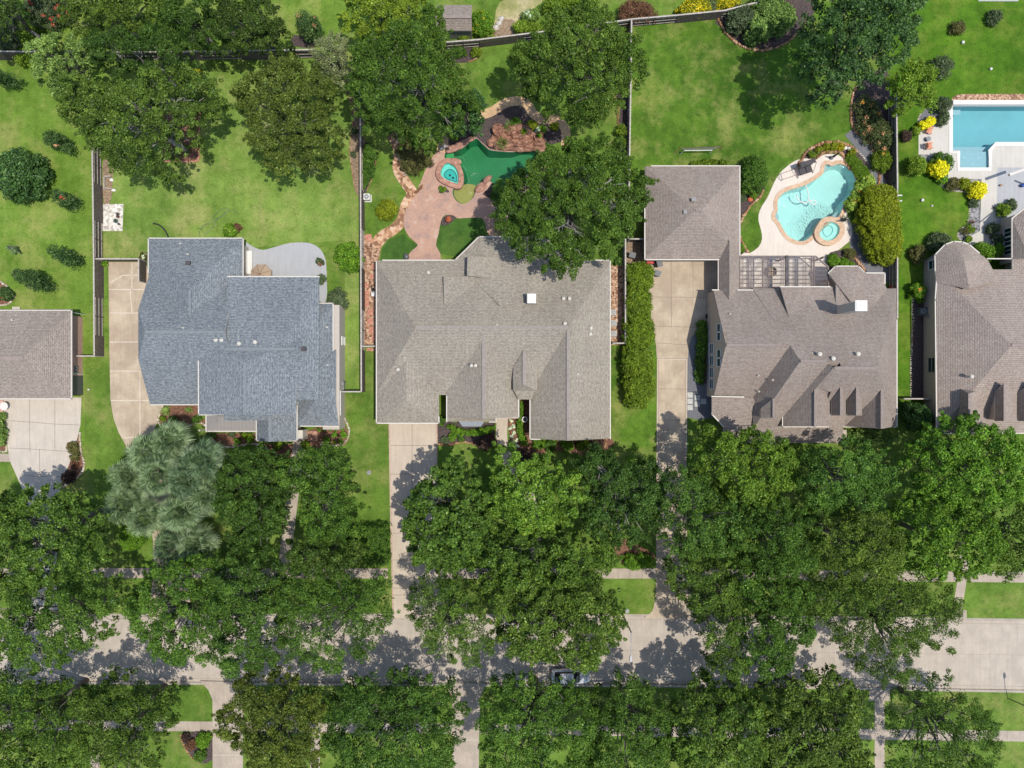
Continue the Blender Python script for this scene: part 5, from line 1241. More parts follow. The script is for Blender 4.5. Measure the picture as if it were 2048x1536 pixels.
# bins
def bin_(px, py, rz, label):
    x_, y_ = P(px, py); r = empty('wheeled_bin', (x_, y_, .02), label, 'bin', 'grey wheeled bins'); R_ = Matrix.Rotation(rz, 3, 'Z')
    m = MB(); 
    vs = [(-.25, -.28, .05), (.25, -.28, .05), (.25, .28, .05), (-.25, .28, .05), (-.31, -.36, 1.0), (.31, -.36, 1.0), (.31, .36, 1.0), (-.31, .36, 1.0)]
    m.add([tuple(R_ @ Vector(v) + Vector((x_, y_, 0))) for v in vs], [(0, 3, 2, 1), (0, 1, 5, 4), (1, 2, 6, 5), (2, 3, 7, 6), (3, 0, 4, 7)]); m.build('body', M['bin'], r)
    m = MB(); o = R_ @ Vector((0, 0, 0)); m.box((x_, y_, 1.03), (.68, .8, .07), rz); m.box((x_, y_, 1.08), (.5, .55, .05), rz); m.build('lid', M['bin'], r)
    m = MB(); a = R_ @ Vector((-.3, .4, 0)); b = R_ @ Vector((.3, .4, 0)); m.tube([(x_ + a.x, y_ + a.y, .98), (x_ + b.x, y_ + b.y, .98)], .025); m.build('handle', M['dark'], r)
    for sx in (-.26, .26):
        a = R_ @ Vector((sx, .33, 0)); d = R_ @ Vector((.03, 0, 0)); m = MB(); m.tube([(x_ + a.x - d.x, y_ + a.y - d.y, .12), (x_ + a.x + d.x, y_ + a.y + d.y, .12)], .11, 12); m.build('wheel', M['asphalt'], r)
bin_(1262, 513, 1.3, 'grey wheeled bin standing on bare soil behind the gate'); bin_(1316, 530, .25, 'grey wheeled bin nearest the detached garage door'); bin_(1312, 549, 1.2, 'grey wheeled bin on the driveway beside the golden hedge')
x_, y_ = P(1300, 525); r = empty('toy_wagon', (x_, y_, .02), 'red wagon at the corner of the detached garage', 'wagon')
m = MB(); m.box((x_, y_, .32), (.95, .5, .06), .2)
for s1, s2, d in ((0, .24, (.95, .04, .2)), (0, -.24, (.95, .04, .2))): m.box((x_ - s2 * .2, y_ + s2, .42), d, .2)
m.build('tray', M['red'], r)
for sx, sy in ((-.32, -.27), (.32, -.27), (-.32, .27), (.32, .27)): m = MB(); m.tube([(x_ + sx, y_ + sy - .03, .15), (x_ + sx, y_ + sy + .03, .15)], .14, 12); m.build('wheel', M['asphalt'], r)
# garden items
x_, y_ = P(897, 440); r = empty('clay_chiminea', (x_, y_, .036), 'round terracotta chiminea in a small dark bed at the patio', 'chiminea')
m = MB(); m.lathe((x_, y_, .05), [(.2, 0), (.34, .15), (.4, .4), (.3, .65), (.14, .8), (.13, 1.0), (.17, 1.05)], 16); m.build('body', M['terracotta'], r, True); m = MB(); m.cyl((x_, y_, 1.06), .11, .03, 12); m.build('flue', M['dark'], r)
x_, y_ = P(891, 295); r = empty('globe_lamp', (x_, y_, .03), 'white globe garden lamp at the pool entry step', 'lamp')
m = MB(); m.rock((x_, y_, .5), (.2, .2, .2), 1, 3, 0); m.build('globe', M['white'], r, True); m = MB(); m.cyl((x_, y_, .03), .05, .32, 8); m.build('stem', M['dark'], r)
boulder('dark_stone', 881, 297, .3, .26, .3, 77, 'small dark grey stone beside the white globe lamp', 'slate', 'stone')
boulder('dark_stone', 813, 514, .35, .4, .45, 78, 'dark grey stone at the roof edge beside the pink patio neck', 'bin', 'stone')
x_, y_ = P(1049, 838); r = empty('white_urn', (x_, y_, .011), 'white round urn in the narrow front courtyard', 'urn')
m = MB(); m.lathe((x_, y_, .0), [(.22, 0), (.2, .1), (.1, .25), (.14, .5), (.34, .85), (.38, 1.05), (.3, 1.07), (.24, .95)], 16); m.build('bowl', M['white'], r, True); m = MB(); m.cyl((x_, y_, .93), .25, .05, 12); m.build('soil', M['mulch_dark'], r)
# pavers
def paver(px, py, wx, wy, label, mat, group, rz=0, z=.03, name='stepping_stone'):
    x_, y_ = P(px, py); m = MB(); m.box((x_, y_, z - .01), (wx, wy, .05), rz)
    o = m.build(name, M[mat], at=(x_, y_, 0)); bv = o.modifiers.new('bevel', 'BEVEL'); bv.width = .02; bv.segments = 2
    return tag(o, label, 'stepping stone', group)
G = 'pale square stepping stones on slate'
for a, b, lab in ((1380, 790, 'pale square paver on slate, upper stone touching the driveway'), (1380, 802.5, 'pale square paver on slate, middle stone touching the driveway'), (1380, 815, 'pale square paver on slate, lower stone touching the driveway'), (1394.5, 795.5, 'pale square paver of the inner pair, upper one'), (1394.5, 808, 'pale square paver of the inner pair, lower one'), (1407, 803, 'pale square paver nearest the stucco house wall')): paver(a, b, .68, .66, lab, 'paver_pale', G)
G = 'red pavers in the side yard'
reds = [(737,475,.8,.85,'red paver at the upper end of the side yard beside the fence'),(747,533,.5,.6,'red paver under the upper left roof corner'),(744,553,.55,.6,'reddish paver by the roof edge above the stacked row'),(733,571,.55,.5,'red paver just above the tight row of pavers'),(733,585,.6,.42,'first red paver of the tight row at the fence'),(733,593,.6,.42,'second red paver of the tight row at the fence'),(734,601,.55,.42,'third red paver of the tight row at the fence'),(734,610,.5,.5,'last red paver of the tight row at the fence'),(741,624,.7,.8,'broad red paver below the tight row'),(740,643,.7,.8,'broad red paver in the middle of the dirt strip'),(744,660,.8,.8,'broad red paver near the small side gate'),(748,676,.6,.7,'red paver at the grey roof edge near the gate'),(742,699,1.1,.4,'flat red paver below the small side gate')]
for a, b, wx, wy, lab in reds: paver(a, b, wx, wy, lab, 'paver_red', G, random.uniform(-.12, .12))
G = 'flagstones beside the shed'
for i, (a, b, lab) in enumerate(((1003, 38, 'pale flagstone beside the dry grass, upper end of the row'), (999, 47, 'pale flagstone second from the upper end of the row'), (992, 55, 'pale flagstone near the yellow flowered shrub'), (984, 64, 'brownish flagstone at the fence end of the row'))): boulder('flagstone', a, b, .42, .36, .12, 60 + i, lab, 'gravel_white' if i < 3 else 'stone_tan', 'stepping stone', G)
# pots on the white gravel
G = 'pots on the white gravel'
for a, b, r0, mt, lab in ((238, 429, .17, 'bin', 'dark round pot on white gravel, upper one'), (238, 434, .17, 'mulch', 'brown round pot on white gravel below the dark one'), (234, 443, .24, 'teal', 'teal pot on white gravel'), (240, 449, .13, 'bin', 'smallest dark pot on white gravel')):
    x_, y_ = P(a, b); r = empty('plant_pot', (x_, y_, .01), lab, 'pot', G); m = MB(); m.lathe((x_, y_, .01), [(r0 * .7, 0), (r0, .35), (r0 * 1.1, .38), (r0 * .9, .38), (r0 * .85, .3)], 14); m.build('pot', M[mt], r, True); m = MB(); m.cyl((x_, y_, .3), r0 * .84, .02, 12); m.build('soil', M['mulch_dark'], r)
# planters by the turret house
G = 'white planters at the turret house'
for a, b, lab in ((1984, 480, 'white planter with dark soil, the smaller of two beside the windows'), (1984.5, 492, 'white planter with dark soil, the larger of two beside the windows')):
    x_, y_ = P(a, b); r = empty('planter', (x_, y_, .02), lab, 'planter', G); m = MB(); m.lathe((x_, y_, .02), [(.2, 0), (.32, .5), (.34, .6), (.27, .6), (.26, .5)], 16); m.build('pot', M['trim'], r, True); m = MB(); m.cyl((x_, y_, .5), .26, .03, 14); m.build('soil', M['mulch_dark'], r)
# white lawn balls and markers
G = 'white balls on the far lawn'
for a, b, r0, lab in ((1924, 86, .2, 'white ball on the far lawn near the two low bushes'), (1980, 139, .18, 'white ball on the far lawn above the rectangular pool'), (1843, 401, .2, 'larger white ball on the lawn left of the gravel bed'), (1863, 412, .12, 'smallest white ball on the lawn left of the gravel bed'), (178, 779, .12, 'white ball on the lawn beside the pale driveway')):
    x_, y_ = P(a, b); m = MB(); m.rock((x_, y_, r0 * .9), (r0, r0, r0), 3, 3, 0); tag(m.build('lawn_ball', M['white'], None, True, at=(x_, y_, 0)), lab, 'ball', G)
# red hammock, slide on the far fence
x_, y_ = P(1781, 575); r = empty('folding_chair', (x_, y_, 0), 'red folding chair between the gabled house and the dark fence', 'chair')
m = MB(); m.box((x_, y_, .45), (.7, .45, .04), .3); m.build('seat', M['red'], r); m = MB(); m.box((x_ + .32, y_ + .15, .75), (.06, .5, .6), .3); m.build('backrest', M['red'], r)
for sx, sy in ((-.3, -.2), (.3, -.1), (-.3, .2), (.3, .25)): m = MB(); m.tube([(x_ + sx, y_ + sy, 0), (x_ + sx * .7, y_ + sy, .45)], .025); m.build('leg', M['red'], r)
# hoses on the pale lawn
m = MB(); m.tube([P3(a, b, .08) for a, b in smooth([(306,447),(316,449),(326,456),(333,466),(338,478)], 5, False)], .09, 7); tag(m.build('drain_hose', M['dark']), 'thick black drain hose curving on the pale lawn', 'hose')
m = MB(); m.tube([P3(a, b, .03) for a, b in smooth([(400,474),(399,464),(405,452),(416,446),(424,440),(430,430),(442,420),(455,416),(452,426),(444,434),(432,440),(428,452),(418,460),(410,470),(404,458),(412,450),(424,446),(436,436),(448,428),(458,422),(470,422),(478,430)], 4, False)], .02, 5); tag(m.build('garden_hose', M['bin']), 'thin dark garden hose lying tangled on the pale lawn', 'hose')
# white markers beside golden hedge, lawn chair
for a, b, lab in ((1799, 391, 'white drain stub beside the golden oval hedge, upper one'), (1799, 402, 'white drain stub beside the golden oval hedge, lower one')):
    x_, y_ = P(a, b); m = MB(); m.tube([(x_ - .3, y_, .08), (x_ + .25, y_, .08)], .09, 8); tag(m.build('drain_pipe', M['white']), lab, 'pipe', 'white drain stubs')
x_, y_ = P(1984, 415); m = MB(); 
for a, b in (((0, .25), (.1, .05)), ((.1, .05), (.35, -.2)), ((.1, .05), (.3, 0))): m.tube([(x_ + a[0], y_ + a[1], .06), (x_ + b[0], y_ + b[1], .06)], .05, 6)
tag(m.build('garden_tool', M['bin']), 'small grey tool lying on the pool terrace', 'tool')
for a, b, sz, mt, lab in ((2000, 371, .4, 'coping_pink', 'pink toy on the shaded terrace'), (2042, 372, .6, 'blue', 'blue toy box beside the porch post')):
    x_, y_ = P(a, b); m = MB(); m.rock((x_, y_, sz * .4), (sz * .5, sz * .4, sz * .4), 9, 2, .2); tag(m.build('toy', M[mt], None, True), lab, 'toy')
# bicycle-like clutter: white utility box with pipes
x_, y_ = P(749, 586); r = empty('pool_pump', (x_, y_, .01), 'white pool pump with pipes beside the grey roof edge', 'pump')
m = MB(); m.box((x_, y_ - .2, .4), (.5, .6, .7)); m.build('housing', M['white'], r); m = MB(); m.tube([(x_, y_ + .5, .2), (x_, y_ + .5, .9), (x_, y_ - .1, .95)], .06); m.tube([(x_ - .2, y_ + .9, .2), (x_ - .2, y_ + .9, .6), (x_ - .2, y_ + .1, .6)], .05); m.build('pipe', M['dark'], r)
x_, y_ = P(16, 812); r = empty('bistro_table', (x_, y_, .02), 'white wire bistro table on the pale three bay driveway', 'table')
m = MB(); m.lathe((x_, y_, .7), [(.5, 0), (.52, .02), (.5, .04)], 18); m.build('table_top', M['white'], r); m = MB(); m.cyl((x_, y_, .02), .05, .68, 8); m.cyl((x_, y_, .02), .35, .03, 14); m.build('pedestal', M['white'], r)
m = MB(); c = P(2, 812); m.box((c[0] - 1.2, c[1], .1), (3.2, 1.4, .2)); m.box((c[0] - 1.5, c[1] + .1, .26), (2.6, 1.0, .12)); tag(m.build('brick_steps', M['brick'], uv=True), 'red brick entry steps at the left edge below the taupe roof', 'steps')
m = MB(); c = P(34, 617); m.box((c[0], c[1], .1), (.95, .4, .2)); tag(m.build('concrete_pad', M['drive_white']), 'small pale concrete pad above the taupe roof', 'pad')
m = MB(); c = P(1948, 0); m.box((c[0] + 3, c[1] + 1.6, .04), (5, 3.6, .08)); tag(m.build('garden_slab', M['patio_grey']), 'grey slab at the upper edge of the far lawn', 'slab')
# landscape timbers beside the white gravel
lt = empty('raised_bed', (P(200, 365)[0], P(200, 365)[1], 0), 'pale wooden planting frame against the fence beside bare soil', 'planter')
m = MB(); m.bar(P3(208, 353, .2), P3(222, 353, .2), .12, .3); m.bar(P3(208, 376, .2), P3(224, 378, .2), .12, .3); m.bar(P3(209, 353, .2), P3(209, 377, .2), .12, .3); m.build('frame', M['wood_light'], lt)
boulder('white_stone', 224, 360, .25, .22, .3, 90, 'white stone at the upper corner of the planting frame', 'wall_white', 'stone'); boulder('white_stone', 227, 381, .25, .22, .3, 91, 'white stone at the lower corner of the planting frame', 'wall_white', 'stone')

# ================================================================== street lamps, car
def lamp(px, py, label, ang, arm=2.4, ht=8.6):
    x_, y_ = P(px, py); r = empty('street_lamp', (x_, y_, 0), label, 'street lamp', 'street lamps'); d = Vector((math.cos(ang), math.sin(ang), 0))
    m = MB(); m.tube([(x_, y_, 0), (x_, y_, ht)], .11, 10, .07); m.cyl((x_, y_, 0), .2, .3, 12); m.build('pole', M['bin'], r)
    e = Vector((x_, y_, ht)); pts = [e - Vector((0, 0, .1)), e + d * arm * .3 + Vector((0, 0, .28)), e + d * arm * .7 + Vector((0, 0, .42)), e + d * arm + Vector((0, 0, .45))]
    m = MB(); m.tube(pts, .05, 8, .04); m.build('arm', M['lamp'], r)
    q = e + d * (arm + .3) + Vector((0, 0, .42)); sd_ = Vector((-d.y, d.x, 0)); m = MB()
    prof = [(-.38, .07), (-.2, .15), (.1, .18), (.35, .12), (.42, .03)]
    vs = []; 
    for t, w_ in prof: vs += [q + d * t + sd_ * w_ + Vector((0, 0, -.06)), q + d * t + sd_ * w_ * .7 + Vector((0, 0, .08)), q + d * t - sd_ * w_ * .7 + Vector((0, 0, .08)), q + d * t - sd_ * w_ + Vector((0, 0, -.06))]
    fs = []
    for k in range(len(prof) - 1): fs += [(4 * k + i, 4 * k + (i + 1) % 4, 4 * k + 4 + (i + 1) % 4, 4 * k + 4 + i) for i in range(4)]
    fs += [(0, 3, 2, 1), tuple(4 * (len(prof) - 1) + i for i in range(4))]; m.add(vs, fs); m.build('lamp_head', M['lamp'], r)
lamp(1239, 1216, 'street lamp with a dark pole rising beside the small lawn square', -math.pi / 2 - .05)
lamp(2056, 1414, 'street lamp beyond the lower right edge whose shadow falls on the road', math.pi / 2 + .05)
lamp(130, 1226, 'street lamp arm showing through the leaves above the left road', -math.pi / 2 + .35)

def car(px, py, ang, label):
    x_, y_ = P(px, py, .8); z0 = -.13; r = empty('parked_car', (x_, y_, z0), label, 'car'); Rm = Matrix.Rotation(ang, 3, 'Z')
    def T(v): q = Rm @ Vector(v); return (q.x + x_, q.y + y_, q.z + z0)
    def loft(m, secs, n=16, cap=True):
        vs = []
        for sx, hw, zb_, zt_ in secs:
            for i in range(n):
                t = 2 * math.pi * i / n; cx_ = math.copysign(abs(math.cos(t)) ** .45, math.cos(t)); cz_ = math.copysign(abs(math.sin(t)) ** .45, math.sin(t))
                vs.append(T((sx, hw * cx_, (zb_ + zt_) / 2 + (zt_ - zb_) / 2 * cz_)))
        fs = [(k * n + i, k * n + (i + 1) % n, (k + 1) * n + (i + 1) % n, (k + 1) * n + i) for k in range(len(secs) - 1) for i in range(n)]
        fs += [tuple(range(n)), tuple((len(secs) - 1) * n + i for i in range(n))]; m.add(vs, fs)
    m = MB(); loft(m, [(-2.35, .62, .42, .72), (-2.25, .82, .3, .92), (-1.6, .9, .25, 1.0), (0, .92, .24, 1.0), (1.2, .9, .25, .98), (2.0, .84, .28, .86), (2.3, .7, .36, .74), (2.38, .5, .42, .66)]); m.build('body', M['car'], r, True)
    m = MB(); loft(m, [(-1.95, .6, .9, 1.0), (-1.4, .70, .9, 1.36), (-.2, .74, .9, 1.46), (.5, .72, .9, 1.38), (1.15, .66, .9, 1.0)]); cb = m.build('cabin', M['car_glass'], r, True)
    m = MB(); loft(m, [(-1.3, .58, 1.34, 1.40), (-.9, .64, 1.36, 1.47), (-.2, .66, 1.38, 1.50), (.35, .62, 1.36, 1.44)]); m.build('roof_panel', M['car'], r, True)
    for sx in (-1.4, 1.42):
        for sy in (-.82, .82):
            m = MB(); m.tube([T((sx, sy - .11, .33)), T((sx, sy + .11, .33))], .33, 18); wv_ = m.build('wheel', M['asphalt'], r); m = MB(); m.tube([T((sx, sy - .125, .33)), T((sx, sy + .125, .33))], .2, 12); m.build('rim', M['grey'], wv_)
    for sy in (-.55, .55):
        m = MB(); a = T((2.27, sy, .66)); m.rock(a, (.12, .2, .09), 2, 2, 0); m.build('headlight', M['white'], r, True); m = MB(); a = T((-2.28, sy, .72)); m.rock(a, (.08, .2, .09), 2, 2, 0); m.build('tail_light', M['red'], r, True)
        m = MB(); a = T((.85, sy * 1.85, .98)); m.rock(a, (.12, .1, .08), 2, 2, 0); m.build('mirror', M['car'], r, True)
car(1141, 1354, 0.0, 'silver car parked at the kerb half hidden under street trees')
# manhole and meter lids
for a, b, lab in ((1254, 1222, 'grey meter lid in the small lawn square by the street lamp'), (738, 945, 'round grey lid in the front lawn beside the cream driveway')):
    x_, y_ = P(a, b); m = MB(); m.cyl((x_, y_, .004), .28, .03, 16); m.cyl((x_, y_, .034), .2, .012, 16); tag(m.build('meter_lid', M['grey'], at=(x_, y_, 0)), lab, 'lid', 'meter lids')
# ================================================================== trees and shrubs
PAL = {
 'oak':    [(.016,.033,.009),(.036,.066,.014),(.064,.108,.021),(.105,.155,.034)],
 'oakdark':[(.012,.028,.009),(.026,.052,.013),(.048,.086,.019),(.085,.135,.035)],
 'oakol':  [(.022,.034,.010),(.046,.066,.015),(.080,.105,.022),(.130,.150,.040)],
 'street': [(.016,.034,.009),(.040,.074,.015),(.076,.125,.024),(.135,.185,.038)],
 'bright': [(.026,.052,.010),(.058,.108,.016),(.105,.172,.025),(.180,.240,.036)],
 'lime':   [(.042,.075,.012),(.092,.145,.019),(.150,.215,.028),(.225,.290,.050)],
 'pale':   [(.035,.065,.022),(.082,.132,.042),(.140,.205,.068),(.235,.300,.125)],
 'silver': [(.040,.062,.036),(.092,.122,.072),(.150,.182,.112),(.230,.262,.172)],
 'gloss':  [(.012,.030,.013),(.028,.062,.022),(.050,.100,.033),(.105,.175,.070)],
 'gold':   [(.050,.066,.008),(.115,.138,.012),(.190,.210,.016),(.270,.280,.026)],
 'hedge':  [(.028,.050,.009),(.070,.112,.014),(.125,.172,.018),(.190,.225,.026)],
 'box':    [(.018,.040,.011),(.042,.086,.018),(.070,.130,.024),(.110,.180,.036)],
 'green':  [(.028,.060,.010),(.066,.135,.016),(.110,.200,.022),(.165,.260,.036)],
 'yellow': [(.26,.24,.010),(.48,.42,.014),(.66,.56,.022),(.76,.66,.05)],
 'yelflw': [(.050,.080,.012),(.130,.160,.016),(.46,.34,.012),(.64,.44,.018)],
 'burg':   [(.050,.020,.018),(.098,.042,.036),(.150,.072,.058),(.200,.110,.088)],
 'purple': [(.016,.010,.014),(.036,.020,.026),(.062,.036,.042),(.090,.056,.062)],
 'brown':  [(.032,.034,.016),(.066,.062,.030),(.105,.096,.046),(.150,.135,.072)],
 'dusk':   [(.022,.036,.022),(.050,.068,.045),(.086,.108,.076),(.130,.155,.115)],
 'rose':   [(.020,.036,.016),(.050,.074,.032),(.085,.098,.052),(.165,.105,.075)],
 'myrtle': [(.012,.030,.016),(.030,.060,.026),(.058,.098,.042),(.10,.135,.062)],
 'varieg': [(.040,.080,.016),(.110,.180,.030),(.260,.330,.075),(.430,.470,.160)],
 'grass':  [(.030,.062,.010),(.066,.120,.014),(.105,.172,.018),(.150,.215,.024)],
 'red':    [(.30,.03,.03),(.45,.06,.06),(.5,.1,.1),(.6,.18,.16)],
 'pink':   [(.35,.12,.10),(.45,.18,.15),(.55,.26,.22),(.6,.36,.3)],
 'orange': [(.4,.1,.03),(.5,.18,.04),(.6,.28,.08),(.6,.4,.2)],
 'palm':   [(.030,.045,.024),(.062,.082,.048),(.105,.125,.088),(.180,.200,.150)],
 'lav':    [(.30,.32,.42),(.45,.48,.58),(.6,.62,.7),(.7,.72,.78)],
}
KIND = { # palette, leaf length, leaf width, clump spacing, leaves per clump, material, gap
 'oak':    ('oak', 0.252, 0.133, 1.27, 332, 'leaf', .10),
 'oakdark':('oakdark', 0.252, 0.140, 1.27, 332, 'leaf', .10),
 'oakol':  ('oakol', 0.252, 0.133, 1.31, 332, 'leaf', .10),
 'street': ('street', 0.252, 0.125, 1.31, 315, 'leaf', .10),
 'feather':('street', 0.266, 0.094, 1.36, 297, 'leaf', .17),
 'bright': ('bright', 0.281, 0.156, 1.31, 288, 'leaf', .09),
 'broad':  ('box', 0.340, 0.234, 1.36, 210, 'leaf', .10),
 'lime':   ('lime', 0.252, 0.140, 1.20, 306, 'leaf', .08),
 'pale':   ('pale', 0.296, 0.172, 1.15, 236, 'leaf', .08),
 'silver': ('silver', 0.222, 0.086, 1.15, 315, 'leaf_matte', .10),
 'gloss':  ('gloss', 0.266, 0.156, 1.20, 297, 'leaf_gloss', .07),
}
def crown(name, poly, zb, zt, kind, rng, parent, at, pal=None, sc=1.0):
    pk, L, Wd, s, n, mat, gap = KIND[kind]; s *= sc * .74; n = int(n * .56)
    x, y, d = clumps(poly, s, rng); k_ = d > s * .16; x, y, d = x[k_], y[k_], d[k_]; R = max(d.max(), .6)
    t = np.clip(d / (.85 * R), 0, 1); hgt = np.sqrt(np.clip(1 - (1 - t) ** 2, 0, 1))
    lob = np.clip(.5 + .5 * low_noise(x, y, rng, 1.05) + .35 * low_noise(x, y, rng, 2.6), 0, 1)
    z = zb + (zt - zb) * (.14 + .86 * hgt) * (.54 + .5 * lob) * rng.uniform(.92, 1.06, len(x)) + rng.normal(0, .28, len(x))
    keep = rng.random(len(x)) > gap * 1.1 * (1 + .6 * (d < s * .7)) * (1.9 - 1.7 * lob)
    x, y, d, z, lob = x[keep], y[keep], d[keep], z[keep], lob[keep]
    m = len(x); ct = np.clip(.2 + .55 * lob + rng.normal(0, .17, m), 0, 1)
    rc = s * rng.uniform(.48, .78, m) * np.where(d < s * .8, .78, 1.0)
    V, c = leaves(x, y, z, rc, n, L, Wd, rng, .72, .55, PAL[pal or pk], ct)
    # lower storey and stray twigs at the rim
    k = rng.random(m) < .7
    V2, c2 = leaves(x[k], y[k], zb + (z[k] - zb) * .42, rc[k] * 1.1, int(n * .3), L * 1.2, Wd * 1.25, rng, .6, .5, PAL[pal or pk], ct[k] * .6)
    e = np.where(d < s * 1.0)[0]
    if len(e):
        c0 = np.array([x.mean(), y.mean()]); ex, ey = x[e], y[e]; dx = ex - c0[0]; dy = ey - c0[1]; ln = np.hypot(dx, dy) + 1e-6
        ext = rng.uniform(.3, 1.0, len(e)) * s * .95
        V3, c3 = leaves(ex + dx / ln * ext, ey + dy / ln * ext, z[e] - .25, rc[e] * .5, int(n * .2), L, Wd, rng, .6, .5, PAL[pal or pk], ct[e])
        V2 = np.concatenate([V2, V3]); c2 = np.concatenate([c2, c3])
    hue = rng.uniform(.90, 1.12, 3) * np.array([1, .5, 1]) + np.array([0, .5, 0])
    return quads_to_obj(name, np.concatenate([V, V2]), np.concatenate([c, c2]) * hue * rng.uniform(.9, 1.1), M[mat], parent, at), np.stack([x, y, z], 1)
NT_ = [0]
def tree(poly, zt, kind, label, zb=None, name='leafy_tree', group=None, pal=None, bark='bark', limbs=10, sc=1.0, cat='tree', show=.55):
    NT_[0] += 1; rng = np.random.default_rng(100 + NT_[0]); rnd = random.Random(NT_[0])
    zt = zt * (1.3 if zt > 4 else 1); zb = zt * .42 if zb is None else zb; zm = zb + (zt - zb) * .5
    pw = W(smooth(poly, 3), zm); cx = sum(p[0] for p in pw) / len(pw); cy = sum(p[1] for p in pw) / len(pw)
    r = empty(name, (cx, cy, 0), label, cat, group)
    o, cl = crown('crown', pw, zb, zt, kind, rng, r, (cx, cy, 0), pal, sc)
    m = MB(); R = math.sqrt(abs(sum(pw[i][0] * pw[(i + 1) % len(pw)][1] - pw[(i + 1) % len(pw)][0] * pw[i][1] for i in range(len(pw))) / 2) / math.pi)
    tr = .07 + R * .035; fork = zb * .75
    m.tube([(cx, cy, -.05), (cx + rnd.uniform(-.1, .1), cy + rnd.uniform(-.1, .1), fork * .6), (cx, cy, fork)], tr * 1.25, 9, tr * .9)
    nl = int(limbs + R * 2)
    for i in range(nl):
        q = cl[rnd.randrange(len(cl))]; a = Vector((cx, cy, fork)); b = Vector(q) ; b.z = q[2] * rnd.uniform(.84, .98) + show * .3; b.x = cx + (b.x - cx) * .86; b.y = cy + (b.y - cy) * .86
        mid = a.lerp(b, .5) + Vector((rnd.uniform(-.5, .5), rnd.uniform(-.5, .5), rnd.uniform(.2, .9)))
        m.tube([a, a.lerp(mid, .5) + Vector((rnd.uniform(-.2, .2), rnd.uniform(-.2, .2), .1)), mid, mid.lerp(b, .5) + Vector((rnd.uniform(-.25, .25), rnd.uniform(-.25, .25), .15)), b], tr * .5, 6, .02)
        for _ in range(2):
            c = mid.lerp(b, rnd.uniform(.2, .7)); d = Vector((rnd.uniform(-1, 1), rnd.uniform(-1, 1), rnd.uniform(.1, .5))) * R * .28
            m.tube([c, c + d * .5 + Vector((0, 0, .1)), c + d], tr * .2, 5, .012)
    m.build('trunk', M[bark], r, True)
    return r
def shrub(poly, ht, pal, label, name='shrub', group=None, s=.5, L=.17, Wd=.10, n=95, mat='leaf', zb=.12, dome=.75, rough=.12, cat='shrub', flowers=None, sm=3, flat=.8):
    NT_[0] += 1; rng = np.random.default_rng(900 + NT_[0])
    pw = W(smooth(poly, sm) if sm else poly, ht * .6); cx = sum(p[0] for p in pw) / len(pw); cy = sum(p[1] for p in pw) / len(pw)
    x, y, d = clumps(pw, s, rng); 
    if len(x) < 3: x = np.array([cx, cx + .1, cx - .1]); y = np.array([cy, cy - .1, cy + .1]); d = np.full(3, .3)
    R = max(d.max(), .15); t = np.clip(d / (dome * R), 0, 1); hg = np.sqrt(np.clip(1 - (1 - t) ** 2, 0, 1)); lob = .5 + .5 * low_noise(x, y, rng, 2.2)
    z = zb + (ht - zb) * (.28 + .72 * hg) * (1 - rough + 2 * rough * lob * rng.uniform(.7, 1.1, len(x))) - s * .3
    z = np.maximum(z, .1); ct = np.clip(.25 + .5 * lob + rng.normal(0, .16, len(x)), 0, 1); rc = s * rng.uniform(.7, .95, len(x))
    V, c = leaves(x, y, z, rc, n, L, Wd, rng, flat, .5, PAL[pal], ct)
    lo = z > .55
    if lo.any():
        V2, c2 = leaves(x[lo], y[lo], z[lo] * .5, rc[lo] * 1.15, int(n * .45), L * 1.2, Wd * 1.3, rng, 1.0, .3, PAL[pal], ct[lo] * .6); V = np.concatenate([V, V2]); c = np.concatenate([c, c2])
    if flowers:
        fp, amt = flowers; k = rng.random(len(x)) < amt
        if not k.any(): k[0] = True
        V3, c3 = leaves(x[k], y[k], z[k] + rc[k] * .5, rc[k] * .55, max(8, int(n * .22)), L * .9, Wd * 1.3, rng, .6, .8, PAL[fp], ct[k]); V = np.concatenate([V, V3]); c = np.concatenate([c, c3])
    o = quads_to_obj(name, V, c, M[mat], None, (cx, cy, 0)); return tag(o, label, cat, group)
def ball(a, b, r, ht, pal, label, **kw):
    return shrub([(a + r * math.cos(t), b + r * math.sin(t)) for t in [2 * math.pi * i / 10 for i in range(10)]], ht, pal, label, **kw)
